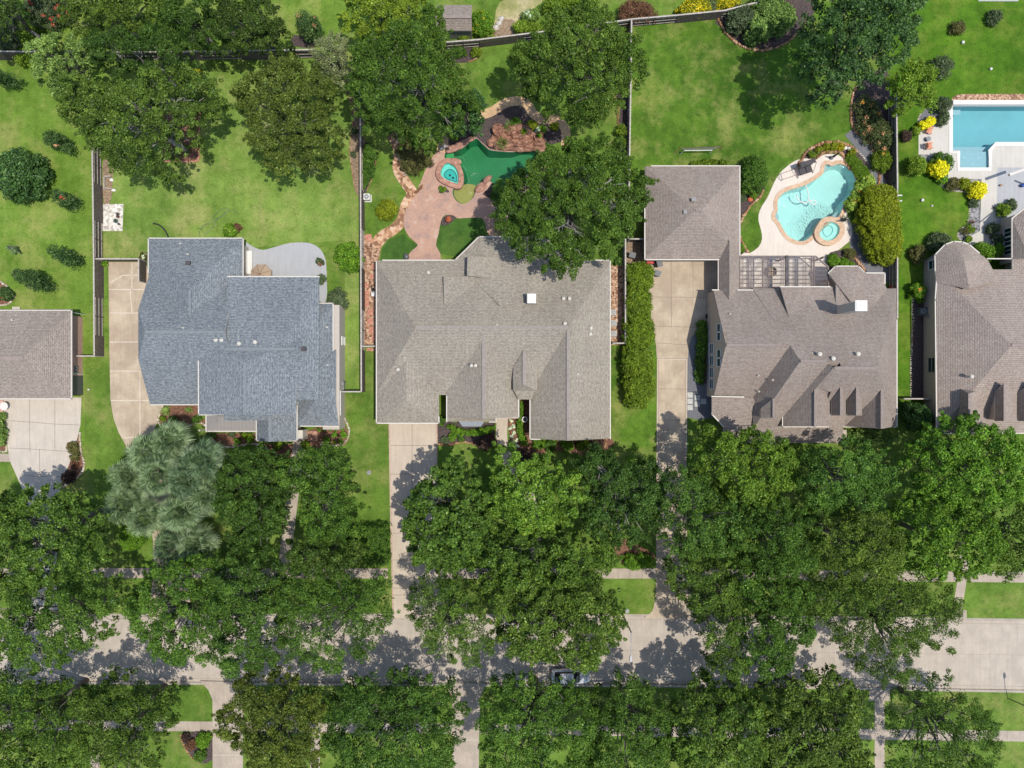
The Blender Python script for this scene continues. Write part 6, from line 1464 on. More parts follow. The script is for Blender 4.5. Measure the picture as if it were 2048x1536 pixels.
def spiky(a, b, r, ht, pal, label, n=26, name='spiky_plant', group=None, cat='plant', wd=.09, flower=None, up=.75):
    """arching strap leaves from one centre"""
    NT_[0] += 1; rng = np.random.default_rng(500 + NT_[0]); c0 = P(a, b, ht * .4); R = r / K; V = []; col = []; pal_ = np.array(PAL[pal]) * LEAFK
    for i in range(n):
        t = rng.uniform(0, 6.283); l = R * rng.uniform(.6, 1.1); h = ht * rng.uniform(.5, 1.0); dx, dy = math.cos(t), math.sin(t); pts = [(0, .03), (.4, h * up), (.75, h), (1.0, h * .72)]
        for (f0, z0), (f1, z1) in zip(pts[:-1], pts[1:]):
            w0 = wd * (1 - f0 * .6) * .5; w1 = wd * (1 - f1 * .8) * .5; nx, ny = -dy, dx
            V += [(c0[0] + dx * l * f0 + nx * w0, c0[1] + dy * l * f0 + ny * w0, z0), (c0[0] + dx * l * f1 + nx * w1, c0[1] + dy * l * f1 + ny * w1, z1), (c0[0] + dx * l * f1 - nx * w1, c0[1] + dy * l * f1 - ny * w1, z1), (c0[0] + dx * l * f0 - nx * w0, c0[1] + dy * l * f0 - ny * w0, z0)]
            col.append(pal_[rng.integers(1, 4)] * rng.uniform(.8, 1.2))
    V = np.array(V); col = np.array(col)
    if flower:
        xs = np.array([c0[0] + rng.normal(0, R * .5) for _ in range(5)]); ys = np.array([c0[1] + rng.normal(0, R * .5) for _ in range(5)])
        V3, c3 = leaves(xs, ys, np.full(5, ht), np.full(5, .16), 16, .16, .12, rng, .8, .8, PAL[flower], np.full(5, .5)); V = np.concatenate([V, V3]); col = np.concatenate([col, c3])
    return tag(quads_to_obj(name, V, col, M['leaf'], None, (c0[0], c0[1], 0)), label, cat, group)
def palm(a, b, R, ht, label, pal='dusk', nf=56, group='fan palms on the front lawn', name='fan_palm', seg=17):
    """fan palm: trunk and a crown of drooping fans"""
    NT_[0] += 1; rng = np.random.default_rng(700 + NT_[0]); cx, cy = P(a, b, ht); V = []; col = []; pl = np.array(PAL[pal]) * np.array([1.5, 1.8, 1.15])
    r = empty(name, (cx, cy, 0), label, 'palm', group)
    for i in range(nf):
        az = rng.uniform(0, 6.283); el = 1.15 - 1.6 * (i / nf) + rng.uniform(-.3, .3); st = R * rng.uniform(.35, .75)
        d = Vector((math.cos(az) * math.cos(el), math.sin(az) * math.cos(el), math.sin(el))); base = Vector((cx, cy, ht)) + d * .1; hub = base + d * st; hub.z -= .10 * st
        side = d.cross(Vector((0, 0, 1))).normalized(); nrm = side.cross(d).normalized(); base_c = pl[rng.integers(0, 4)] * .75 + pl[1] * .25
        w_ = .03; V += [base + side * w_, hub + side * w_, hub - side * w_, base - side * w_]; col.append(pl[1])
        for k in range(seg):
            t = -2.0 + 4.0 * k / (seg - 1); l = R * .56 * (1 - .12 * abs(t)) * rng.uniform(.85, 1.1); dd = (d * math.cos(t) + side * math.sin(t)).normalized(); mid = hub + dd * l * .55 + nrm * .04; tip = hub + dd * l - Vector((0, 0, l * .38)); sw = dd.cross(nrm).normalized() * l * .052
            V += [hub, mid + sw, tip, mid - sw]; q_ = rng.random(); col.append(pl[0] * (1 - q_) + pl[3] * q_ if rng.random() < .6 else base_c)
    quads_to_obj('crown', np.array([tuple(v) for v in V]), np.array(col), M['leaf_gloss'], r, (cx, cy, 0))
    m = MB(); m.tube([(cx + .15, cy, -.05), (cx + .05, cy - .05, ht * .5), (cx, cy, ht)], .17, 9, .15); m.build('trunk', M['bark'], r, True)

# ---- back gardens
tree([(-60,-60),(33,-60),(31,15),(26,50),(8,66),(-60,75)], 10, 'oakdark', 'dark round tree cut by the upper left corner')
tree([(125,10),(140,-20),(200,-30),(330,-25),(342,15),(318,48),(265,62),(215,68),(165,70),(132,55)], 8, 'oakol', 'olive tree along the upper edge right of the red flowered shrub')
tree([(330,5),(350,-25),(430,-25),(438,20),(442,60),(430,95),(375,99),(340,78),(318,45)], 8, 'oakdark', 'dark tree touching the fence, left one of the upper pair', group='dark trees behind the long fence')
tree([(428,0),(480,-25),(525,-10),(556,18),(582,48),(592,78),(572,97),(515,100),(445,99),(426,50)], 8, 'oakdark', 'dark tree touching the fence, right one of the upper pair', group='dark trees behind the long fence')
tree([(72,82),(108,68),(152,70),(184,86),(190,120),(172,150),(136,172),(108,192),(84,182),(68,145),(62,110)], 6.5, 'pale', 'pale green leafy tree leaning over the left end of the long fence', name='leafy_tree')
tree([(182,78),(240,60),(312,64),(348,90),(372,112),(396,130),(404,160),(378,172),(330,152),(285,152),(250,140),(225,146),(198,140),(172,112)], 9.5, 'oakdark', 'upper dark oak of the pair covering the fence at left', name='oak_tree', bark='bark_pale')
tree([(104,172),(150,142),(198,158),(225,166),(258,160),(292,142),(370,126),(405,142),(440,168),(442,195),(430,216),(404,226),(415,246),(392,274),(366,292),(335,312),(345,340),(326,352),(292,350),(268,346),(235,350),(196,320),(170,300),(158,265),(130,246),(110,212)], 11, 'oak', 'large oak shading the square brick edged bed at left', name='oak_tree', bark='bark_pale', limbs=14)
tree([(465,168),(488,160),(508,130),(540,112),(580,110),(620,114),(652,150),(673,165),(672,190),(662,210),(666,230),(686,256),(691,280),(678,305),(664,325),(640,334),(618,328),(600,326),(578,346),(556,354),(530,330),(504,310),(490,276),(484,250),(490,230),(470,210),(454,188)], 9, 'oakol', 'isolated olive dark tree in the middle of the pale lawn')
tree([(622,90),(650,66),(690,74),(702,100),(707,140),(692,165),(660,166),(633,142)], 5, 'silver', 'silvery grey tree beside the big oak at the fence corner', name='leafy_tree')
tree([(684,0),(698,-25),(830,-25),(852,0),(842,40),(792,60),(732,76),(694,66),(688,40)], 7.5, 'lime', 'lime green feathery tree along the upper edge left of the shed')
tree([(700,78),(758,56),(810,42),(848,6),(880,8),(888,45),(907,70),(912,96),(936,120),(936,160),(945,182),(960,205),(930,225),(905,245),(880,262),(862,284),(840,288),(800,270),(768,266),(736,262),(708,232),(700,200),(690,168),(698,130)], 12, 'oak', 'biggest oak with pale limbs between the shed and the pink creek path', name='oak_tree', bark='bark_pale', limbs=18, show=1)
tree([(892,205),(935,180),(965,195),(980,215),(979,240),(962,264),(930,272),(902,268),(882,245)], 6.5, 'gloss', 'smaller dark leaved tree overhanging the green pool path')
tree([(1028,78),(1050,60),(1080,44),(1095,24),(1122,8),(1160,-6),(1215,12),(1242,40),(1258,62),(1272,72),(1292,92),(1298,135),(1280,166),(1262,200),(1240,212),(1214,236),(1180,242),(1140,236),(1100,226),(1074,200),(1050,172),(1034,145),(1022,110)], 11, 'oak', 'large round oak at the corner of the wide lawn', name='oak_tree', limbs=12)
tree([(1000,372),(1030,336),(1060,320),(1082,290),(1110,280),(1150,270),(1200,264),(1236,270),(1256,290),(1272,322),(1308,350),(1316,376),(1302,402),(1288,422),(1278,456),(1264,490),(1240,528),(1205,510),(1168,520),(1148,556),(1126,546),(1090,536),(1060,530),(1040,520),(1026,490),(992,480),(976,450),(984,420)], 11.5, 'oak', 'spreading oak with white limbs overhanging the weathered grey roof', name='oak_tree', bark='bark_pale', limbs=22, show=1.1)
tree([(1624,30),(1640,-30),(1842,-30),(1858,10),(1852,42),(1836,72),(1832,100),(1812,126),(1790,146),(1762,152),(1732,162),(1706,176),(1680,200),(1650,196),(1638,170),(1624,132),(1614,96),(1618,60)], 13.5, 'gloss', 'huge blue green tree casting a wide shadow left across the wide lawn', name='leafy_tree')
tree([(1786,155),(1798,130),(1840,114),(1862,130),(1872,160),(1876,196),(1862,220),(1832,228),(1800,226),(1784,200)], 6, 'lime', 'yellow green tree at the foot of the huge blue green tree')
# ---- front gardens and street
G = 'street and front garden trees'
def st(poly, zt, kind, label, **kw): return tree(poly, zt, kind, label, group=G, **kw)
st([(-60,1000),(30,985),(60,972),(80,958),(92,982),(132,984),(168,1000),(184,1020),(200,1046),(196,1082),(204,1102),(190,1138),(150,1170),(60,1182),(-60,1175)], 11, 'bright', 'leafy tree at the left edge covering the pale driveway end', pal='street')
st([(-60,1165),(60,1165),(150,1155),(215,1165),(244,1190),(240,1216),(212,1248),(217,1280),(162,1312),(130,1332),(84,1346),(40,1330),(0,1296),(-60,1290)], 11, 'street', 'left edge street tree with the lamp arm showing through its leaves')
st([(436,935),(470,896),(500,890),(540,900),(576,930),(592,960),(582,1000),(566,1040),(562,1090),(522,1122),(470,1112),(438,1078),(432,1035),(420,1000),(428,960)], 8.5, 'oakdark', 'dark front garden tree right of the silvery fan palms')
st([(556,918),(592,900),(640,888),(690,904),(692,930),(702,960),(708,985),(722,1010),(727,1040),(716,1060),(690,1080),(640,1098),(600,1090),(606,1050),(596,1010),(574,980),(556,952)], 8.5, 'street', 'front garden tree left of the green strip beside the cream driveway')
st([(572,1085),(622,1062),(690,1076),(722,1094),(724,1124),(702,1150),(640,1162),(592,1142),(562,1122)], 8, 'oakdark', 'front garden tree beside the square dark hedge')
st([(264,1168),(300,1140),(352,1120),(402,1120),(432,1150),(442,1220),(432,1280),(440,1330),(400,1326),(365,1336),(330,1330),(300,1310),(280,1282),(252,1256),(256,1230),(244,1205)], 10, 'street', 'street tree below the tan driveway and fan palms')
st([(420,1132),(470,1112),(530,1122),(562,1160),(562,1230),(556,1290),(540,1340),(490,1350),(452,1330),(422,1272),(414,1192)], 11, 'oak', 'dark street tree second in the row left of the cream driveway')
st([(546,1152),(600,1142),(690,1146),(760,1142),(786,1180),(791,1216),(780,1250),(766,1276),(756,1306),(720,1322),(690,1336),(640,1346),(592,1340),(556,1312),(540,1240)], 10, 'feather', 'feathery street tree touching the left side of the cream driveway end')
st([(800,1000),(820,984),(850,944),(870,930),(892,934),(910,918),(936,940),(962,960),(986,1000),(992,1050),(980,1100),(960,1140),(900,1152),(840,1140),(820,1112),(812,1080),(798,1050),(803,1020)], 9.5, 'broad', 'broad leaved tree hanging over the right side of the cream driveway')
st([(982,922),(1000,896),(1040,890),(1062,908),(1100,910),(1136,935),(1172,960),(1182,1000),(1162,1040),(1112,1062),(1050,1072),(1000,1050),(978,990)], 10, 'bright', 'yellow green front tree below the narrow courtyard with the white urn')
st([(1142,935),(1178,892),(1205,884),(1222,904),(1262,925),(1302,922),(1332,960),(1332,1010),(1322,1060),(1292,1090),(1240,1096),(1190,1082),(1162,1030),(1172,985)], 9, 'oakdark', 'open dark oak with pale forked limbs beside the tan driveway', bark='bark_pale', limbs=18, show=1)
st([(962,1072),(1040,1052),(1120,1062),(1180,1080),(1232,1100),(1226,1135),(1190,1165),(1140,1190),(1060,1200),(975,1162)], 10, 'bright', 'bright leafy tree in the middle of the front tree mass', pal='street')
st([(816,1190),(822,1162),(870,1150),(940,1162),(962,1200),(982,1250),(992,1300),(960,1332),(925,1336),(890,1312),(850,1300),(830,1262),(814,1236)], 10, 'feather', 'feathery street tree touching the right side of the cream driveway end')
st([(960,1152),(1020,1132),(1100,1142),(1180,1152),(1222,1162),(1237,1200),(1257,1255),(1242,1290),(1212,1320),(1180,1346),(1120,1340),(1060,1332),(1010,1312),(985,1262),(964,1200)], 11, 'bright', 'bright street tree above the parked silver car', pal='street')
st([(1384,905),(1400,862),(1426,846),(1460,856),(1466,870),(1528,858),(1542,888),(1570,878),(1592,890),(1602,930),(1590,980),(1540,1010),(1480,1012),(1432,980),(1392,950)], 9.5, 'bright', 'bright tree shading the low porch roof of the gabled house')
st([(1588,898),(1640,884),(1692,878),(1742,886),(1782,910),(1792,960),(1772,1010),(1710,1032),(1640,1032),(1592,1002),(1574,940)], 10, 'street', 'front tree below the right end of the gabled roof')
st([(1838,882),(1872,850),(1892,830),(1930,842),(1960,816),(1986,842),(2020,850),(2042,880),(2052,920),(2064,960),(2042,1010),(1972,1032),(1902,1022),(1850,990),(1828,930)], 10, 'bright', 'bright tree reaching up to the dormers of the turret house')
st([(1318,945),(1380,920),(1432,970),(1482,1010),(1492,1060),(1462,1112),(1400,1122),(1340,1112),(1312,1062),(1306,1000)], 11, 'street', 'front tree covering the lower tan driveway')
st([(1470,1022),(1540,1002),(1602,1012),(1642,1050),(1642,1112),(1602,1152),(1530,1152),(1480,1122),(1458,1070)], 11.5, 'oak', 'dark tree inside the right hand tree mass, left of its middle')
st([(1640,1042),(1700,1022),(1772,1022),(1812,1060),(1817,1122),(1782,1162),(1700,1172),(1640,1152),(1618,1090)], 11.5, 'street', 'tall tree at the centre of the right hand tree mass')
st([(1800,1022),(1870,1002),(1952,1022),(2002,1050),(2012,1110),(1972,1150),(1912,1160),(1840,1152),(1800,1100)], 11, 'bright', 'yellowish tree in the mass above the narrow front walk')
st([(1990,1012),(2060,992),(2130,1040),(2130,1120),(2060,1165),(2000,1150),(1984,1072)], 10, 'street', 'tree cut by the right edge above the lower lawn square')
st([(1340,1122),(1400,1112),(1452,1132),(1482,1180),(1492,1250),(1482,1310),(1500,1342),(1440,1350),(1400,1300),(1396,1250),(1370,1212),(1345,1182),(1328,1150)], 10, 'street', 'street tree right of the tan driveway mouth and lawn square')
st([(1470,1142),(1540,1132),(1602,1152),(1627,1200),(1632,1270),(1602,1300),(1590,1340),(1550,1362),(1500,1342),(1480,1282),(1464,1212)], 11, 'oak', 'dark street tree between the two sunny openings of the right road')
st([(1620,1152),(1700,1150),(1790,1142),(1870,1152),(1912,1180),(1927,1220),(1916,1260),(1922,1294),(1896,1314),(1862,1296),(1832,1330),(1852,1362),(1802,1376),(1750,1370),(1720,1340),(1680,1302),(1640,1262),(1618,1212)], 10, 'feather', 'wide feathery street tree overhanging the sunny right road', limbs=14)
st([(-60,1335),(20,1332),(60,1362),(112,1372),(152,1400),(162,1440),(152,1500),(90,1580),(-60,1580)], 10, 'street', 'tree in the lower left corner')
st([(164,1400),(194,1370),(216,1350),(260,1358),(300,1380),(346,1396),(352,1440),(326,1470),(312,1510),(280,1580),(170,1580),(150,1500),(158,1440)], 10, 'street', 'lower tree left of the small lawn with the dark shrub bed', pal='oak')
st([(428,1442),(450,1402),(470,1362),(510,1346),(560,1356),(612,1372),(642,1402),(652,1450),(642,1510),(600,1580),(500,1580),(482,1500),(444,1482)], 10, 'oakol', 'olive lower tree right of the left lower driveway')
st([(650,1412),(680,1382),(720,1362),(790,1356),(860,1362),(902,1376),(916,1410),(941,1432),(926,1452),(922,1500),(880,1580),(700,1580),(642,1500),(634,1450)], 10.5, 'street', 'lower tree left of the driveway opposite the cream one', pal='oak')
st([(960,1422),(985,1372),(1020,1356),(1080,1362),(1130,1370),(1150,1382),(1190,1392),(1202,1450),(1182,1580),(980,1580),(958,1500)], 10.5, 'street', 'lower tree just under the parked silver car')
st([(1192,1412),(1216,1372),(1260,1346),(1300,1370),(1317,1410),(1347,1430),(1342,1480),(1322,1580),(1192,1580),(1172,1480)], 10.5, 'street', 'lower tree below the street lamp opening', pal='oak')
st([(1356,1422),(1380,1382),(1430,1362),(1490,1370),(1532,1402),(1542,1470),(1522,1580),(1360,1580),(1345,1480)], 10.5, 'bright', 'lower tree under the shaded part of the right road', pal='street')
st([(1528,1382),(1580,1352),(1640,1336),(1682,1352),(1712,1380),(1742,1402),(1737,1440),(1720,1470),(1747,1510),(1742,1580),(1540,1580),(1520,1470)], 10.5, 'bright', 'lower tree left of the narrow concrete landing', pal='street')
st([(1796,1402),(1820,1390),(1880,1370),(1922,1364),(1952,1400),(1986,1430),(2012,1470),(2006,1510),(1972,1580),(1800,1580),(1780,1480),(1790,1440)], 10, 'feather', 'lower tree right of the narrow concrete landing', pal='oak')

# ---- fan palms
for a, b, R, ht, ex in ((296,906,2.4,6.0,'topmost beside the tan driveway end'),(342,884,2.3,5.5,'highest toward the slate blue house'),(404,922,2.3,6.5,'touching the dark front garden tree at the top'),(258,950,2.2,5.0,'leaning onto the left lawn strip'),(318,952,2.3,7.0,'in the middle of the clump, upper part'),(372,960,2.3,6.5,'right of the clump middle'),(412,990,2.2,6.0,'right rim beside the dark front garden tree'),(250,1008,2.4,5.5,'leftmost above the clipped round bush'),(292,1036,2.2,5.5,'above the clipped round bush at its right'),(362,1026,2.2,6.5,'beside the sunny driveway gap'),(345,1092,2.3,5.0,'lowest, next to the thin driveway edge'),(392,1088,2.2,5.5,'lower right rim')):
    palm(a, b, R, ht, 'silvery fan palm of the front clump, ' + ex, pal='palm' if (a + b) % 3 else 'dusk')
palm(1003, 374, 1.1, 2.2, 'small green fan palm between pool boulders and the spreading oak', 'box', 22, None)
# ---- crape myrtles on the left lawn
G = 'young flowering myrtles on the left lawn'
for a, b, r, fl, lab in ((120,288,24,'pink','young myrtle with salmon flowers below the pale green tree'),(132,402,24,'red','young myrtle with crimson flowers beside the dark round bush'),(130,514,24,None,'young myrtle without flowers on the left lawn'),(66,562,30,'pink','young myrtle nearest the white edged round bed'),(10,160,24,None,'young myrtle cut by the left edge below the fence')):
    shrub([(a - r, b - r * .45), (a - r * .3, b - r * .75), (a + r * .4, b - r * .4), (a + r * .95, b + r * .1), (a + r * .6, b + r * .6), (a, b + r * .4), (a - r * .6, b + r * .2)], 3.7, 'myrtle', lab, name='myrtle_tree', group=G, s=.58, L=.46, Wd=.09, n=60, zb=1.2, dome=.9, rough=.3, cat='tree', flowers=(fl, .06) if fl else None)
shrub([(596,38),(610,26),(630,38),(643,60),(632,82),(612,80),(600,62)], 3.0, 'myrtle', 'young myrtle with pinkish tips in the small bed behind the long fence', name='myrtle_tree', s=.55, L=.3, Wd=.1, n=62, zb=.5, rough=.25, cat='tree', flowers=('pink', .12))
shrub([(58,-10),(140,-12),(140,25),(112,44),(60,50)], 3.2, 'dusk', 'red flowered shrub at the upper edge beside the olive tree', s=.6, L=.24, n=100, flowers=('red', .3))
# ---- clipped bushes, hedges
def sh(*a, **k): return shrub(*a, **k)
ball(38, 349, 49, 3.8, 'gloss', 'dark round bush at the left edge of the lawn', s=.75, L=.3, Wd=.19, n=120, mat='leaf_gloss')
ball(773, 420, 20, 1.5, 'gold', 'golden clipped ball bush beside the peach creek path', s=.34, L=.13, Wd=.08, rough=.08)
ball(263, 1075, 26, 1.7, 'green', 'bright clipped round bush below the fan palms', s=.36, L=.14, Wd=.09, rough=.05)
sh([(1484,345),(1492,322),(1507,310),(1525,318),(1535,340),(1535,360),(1528,378),(1510,385),(1490,382),(1480,368)], 2.8, 'box', 'big clipped round dark green bush at the detached garage corner', s=.42, L=.15, Wd=.09, rough=.04, dome=.9)
sh([(672,508),(680,492),(697,486),(714,492),(720,508),(718,528),(704,540),(686,538),(675,526)], 2.2, 'green', 'round leafy bush on the pale lawn near the side fence', s=.5, L=.22, Wd=.13, n=100)
sh([(660,588),(672,576),(684,578),(692,594),(694,610),(682,617),(664,610),(656,600)], 1.8, 'dusk', 'grey green spreading shrub at the corner of the tan side wall', s=.42, L=.22, Wd=.07)
sh([(795,286),(830,280),(855,300),(858,325),(836,341),(815,346),(800,320)], 2.6, 'brown', 'brownish shrub between the creek path and the pink patio', s=.55, L=.2, Wd=.1, n=110)
G = 'golden hedge along the tan driveway'
for pl, lab in (([(1254,532),(1275,527),(1300,530),(1304,555),(1296,580),(1256,583)], 'golden green hedge bush nearest the detached garage'), ([(1255,583),(1296,580),(1300,605),(1298,630),(1256,634)], 'golden green hedge bush second from the detached garage'), ([(1252,634),(1298,631),(1306,655),(1308,680),(1300,695),(1252,694)], 'golden green hedge bush at the middle of the driveway row'), ([(1250,694),(1300,694),(1304,720),(1302,752),(1250,754)], 'golden green hedge bush second from the lawn end'), ([(1250,754),(1302,752),(1306,782),(1298,806),(1278,816),(1254,808)], 'rounded golden green hedge bush at the lawn end')):
    sh(pl, 2.7, 'hedge', lab, name='hedge_bush', group=G, s=.5, L=.2, Wd=.11, n=115, dome=.55, rough=.1, cat='hedge', sm=2)
sh([(1724,388),(1745,374),(1768,370),(1790,384),(1797,420),(1801,470),(1800,512),(1778,526),(1756,520),(1736,500),(1722,455)], 3.2, 'gold', 'golden oval hedge between the slate path and the dark fence', name='hedge_bush', s=.5, L=.2, Wd=.11, n=125, dome=.6, rough=.12, cat='hedge')
sh([(724,1050),(774,1050),(777,1064),(777,1128),(725,1130)], 2.4, 'box', 'square dark hedge at the foot of the green strip by the cream driveway', name='hedge_bush', s=.5, L=.17, Wd=.1, n=105, dome=.35, rough=.05, cat='hedge', sm=0)
sh([(1244,1122),(1254,1112),(1280,1108),(1300,1112),(1304,1124),(1290,1136),(1260,1138)], 1.3, 'green', 'bright low hedge beside the pavement and the tan driveway', name='hedge_bush', s=.4, L=.15, Wd=.09, cat='hedge', rough=.06)
sh([(-10,828),(6,828),(10,845),(11,872),(8,890),(-10,892)], 1.1, 'pale', 'clipped hedge inside white edging at the left edge driveway', name='hedge_bush', s=.36, L=.15, Wd=.09, cat='hedge', sm=0, rough=.05)
sh([(894,852),(905,852),(925,860),(950,861),(985,853),(988,858),(970,868),(935,871),(908,866)], .8, 'green', 'curved bright low hedge under the bay of the weathered grey house', name='hedge_bush', s=.3, L=.12, Wd=.08, cat='hedge', sm=2, rough=.08)
sh([(1038,808),(1047,808),(1047,835),(1044,855),(1050,875),(1054,888),(1046,890),(1038,870),(1034,850),(1038,830)], .8, 'green', 'narrow low hedge along the courtyard walk with the white urn', name='hedge_bush', s=.28, L=.12, Wd=.08, cat='hedge', sm=2, rough=.08)
sh([(728,292),(746,293),(751,308),(748,335),(740,360),(733,374),(727,378)], 1.2, 'box', 'dark hedge strip along the side fence right of the pale lawn', name='hedge_bush', s=.4, L=.16, Wd=.09, cat='hedge', sm=2)
sh([(1695,318),(1704,310),(1716,318),(1730,334),(1740,352),(1738,366),(1722,362),(1708,345)], .7, 'grass', 'bright green grassy mound along the slate path by the turquoise pool', name='ornamental_grass', s=.32, L=.3, Wd=.04, n=120, cat='grass', sm=2)
# shrubs behind fences
sh([(0,70),(20,55),(38,65),(40,95),(25,106),(0,104)], 2.4, 'dusk', 'grey green shrub at the left end of the long fence', s=.5, L=.2)
sh([(36,104),(60,92),(78,100),(76,118),(50,128),(32,120)], 1.8, 'lime', 'small yellow green shrub at the foot of the pale green tree', s=.5, L=.2)
sh([(36,80),(40,60),(60,48),(80,58),(78,82),(55,92)], 1.8, 'lime', 'yellow green shrub under the red flowered shrub', s=.5, L=.2)
sh([(944,28),(965,22),(986,40),(979,64),(956,72),(945,52)], 1.8, 'green', 'yellow green shrub at the right wall of the garden shed', s=.45, L=.18, flowers=('yelflw', .3))
sh([(1240,12),(1275,0),(1310,20),(1312,36),(1276,43),(1244,40)], 2.0, 'burg', 'burgundy shrub above the corner of the slanting fences', s=.45, L=.16, Wd=.08, mat='leaf_matte')
sh([(1354,22),(1372,4),(1402,-4),(1420,10),(1418,26),(1375,31)], 1.6, 'yelflw', 'yellow flowering shrub above the fence, left one', s=.4, L=.18, Wd=.14, flowers=('yelflw', .5), group='yellow flowering shrubs behind the fence')
sh([(1428,-6),(1470,-6),(1480,6),(1470,16),(1432,20)], 1.6, 'yelflw', 'yellow flowering shrub above the fence, right one near the stone edging', s=.4, L=.18, Wd=.14, flowers=('yelflw', .5), group='yellow flowering shrubs behind the fence')
sh([(1404,10),(1420,2),(1434,6),(1432,20),(1414,22)], 1.4, 'silver', 'small silvery shrub between two yellow flowering shrubs', s=.4, L=.16)
sh([(1030,50),(1050,44),(1072,48),(1086,60),(1060,68),(1034,68)], 1.6, 'lime', 'lime shrub at the fence left of the large round oak', s=.45, L=.2)
sh([(1046,28),(1062,20),(1076,28),(1074,40),(1056,44),(1046,38)], 1.2, 'pale', 'white flowered pale shrub beside the dry grass', s=.4, L=.16, flowers=('lav', .2))
sh([(1088,10),(1110,-10),(1180,-14),(1192,4),(1160,14),(1110,24)], 2.4, 'lime', 'lime shrub along the upper edge behind the large round oak', s=.55, L=.22)
G = 'silvery round shrubs in the stone edged bed'
for a, b, r, ht, lab in ((1482, 36, 25, 2.4, 'silvery round shrub touching the fence, left of its pair'), (1515, 58, 26, 2.4, 'silvery round shrub lowest at the rusty stone edging'), (1560, 34, 30, 2.8, 'broad silvery shrub next to the huge blue green tree'), (1530, 14, 24, 2.6, 'silvery shrub farthest behind at the fence')):
    ball(a, b, r, ht, 'pale' if a != 1482 else 'dusk', lab, group=G, s=.55, L=.24, Wd=.13, n=115, rough=.2)
sh([(1862,128),(1880,114),(1902,120),(1904,140),(1890,155),(1868,158),(1858,146)], 2.2, 'dusk', 'grey green bush beside the yellow green tree on the far lawn', s=.5, L=.2)
ball(1916, 56, 13, 1.0, 'brown', 'low dark bush on the far lawn, left one of two', s=.4, L=.17, group='low bushes on the far lawn'); ball(1990, 34, 13, 1.1, 'dusk', 'low dark bush on the far lawn, right one of two', s=.4, L=.17, group='low bushes on the far lawn')
ball(1886, 210, 15, 1.6, 'dusk', 'grey green shrub at the corner of the rectangular pool wall', s=.42, L=.18); sh([(1882,232),(1890,222),(1896,232),(1892,246),(1880,250)], .9, 'dusk', 'small dark shrub in the slate corner beside the terrace', s=.34, L=.15)
sh([(1840,248),(1852,238),(1866,234),(1866,250),(1852,258),(1840,256)], 1.2, 'yellow', 'bright yellow shrub above the orange chairs', s=.34, L=.18, Wd=.12)
ball(1812, 272, 10, .9, 'purple', 'dark plant on bare soil near the orange chairs', s=.34, L=.15); ball(1832, 262, 8, .9, 'lime', 'small lime plant leaning toward the orange chairs', s=.3, L=.15)
ball(1832, 332, 18, 2.0, 'lime', 'round green shrub on the lawn left of the grey gravel bed', s=.45, L=.18); ball(1884, 326, 20, 1.7, 'box', 'dark shrub behind the yellow shrub at the terrace corner', s=.45, L=.18)
sh([(1862,332),(1876,322),(1892,330),(1894,345),(1880,354),(1864,346)], 2.0, 'yellow', 'brilliant yellow shrub at the inner terrace corner', s=.36, L=.2, Wd=.14); ball(1884, 358, 10, .9, 'green', 'small green bush below the brilliant yellow shrub', s=.34, L=.15)
ball(1906, 368, 12, .9, 'brown', 'brownish low plant on the grey gravel bed', s=.36, L=.17, mat='leaf_matte'); ball(1928, 368, 11, 1.1, 'gold', 'golden round plant on the grey gravel bed', s=.32, L=.15); ball(1955, 380, 16, 1.5, 'yellow', 'largest yellow ball shrub at the gravel bed end', s=.36, L=.18, Wd=.13, rough=.06)
ball(1948, 405, 9, .7, 'dusk', 'small grey plant on gravel below the largest yellow ball', s=.32, L=.15); spiky(1944, 445, 9, .8, 'burg', 'burgundy spiky plant on the grey gravel strip', wd=.06); ball(1940, 458, 8, .5, 'lime', 'small lime plant under the burgundy spiky plant', s=.3, L=.13); ball(1930, 463, 7, .5, 'brown', 'brown grass tuft at the gravel tip', s=.28, L=.2, Wd=.04)
sh([(1862,478),(1876,466),(1895,472),(1902,482),(1885,492),(1872,502),(1860,498)], 1.6, 'dusk', 'grey green shrub hugging the turret roof at its upper side', s=.45, L=.2); sh([(1824,500),(1840,492),(1850,500),(1846,520),(1828,522)], 1.4, 'brown', 'dark brownish shrub at the left corner of the turret', s=.42, L=.2)
sh([(1950,494),(1965,486),(1985,496),(2000,486),(2004,505),(2000,516),(1975,518),(1956,508)], 1.5, 'green', 'fresh green shrub group between turret and windows', s=.42, L=.22); ball(1936, 478, 6, .5, 'lime', 'little bright plant on the pale walk above the turret', s=.28, L=.14)
ball(2008, 420, 11, 1.1, 'lime', 'lime potted plant on the shaded terrace edge', s=.36, L=.18); ball(2022, 410, 10, 1.0, 'dusk', 'grey green potted plant beside the lime one', s=.36, L=.18); ball(1987, 458, 10, 1.2, 'dusk', 'grey green potted plant above the white planters', s=.36, L=.2); ball(1996, 478, 8, 1.1, 'dusk', 'thin potted plant between the two white planters', s=.34, L=.2)
sh([(1820,575),(1830,568),(1848,576),(1846,588),(1838,600),(1826,596)], 1.5, 'green', 'leafy shrub at the white edging of the turret house', s=.42, L=.26, flowers=('orange', .1)); ball(1840, 600, 6, .7, 'green', 'small round bush in the dark strip at the white wall', s=.28, L=.13)
sh([(1806,812),(1830,806),(1850,812),(1862,835),(1855,858),(1826,862),(1808,845)], 3.2, 'gloss', 'dark shrub between the gabled house and the white wall', s=.6, L=.26, n=120)
sh([(1700,862),(1740,858),(1780,864),(1800,880),(1760,892),(1705,885)], 1.6, 'pale', 'shaded pale shrubs below the right eave of the gabled house', s=.5, L=.24)
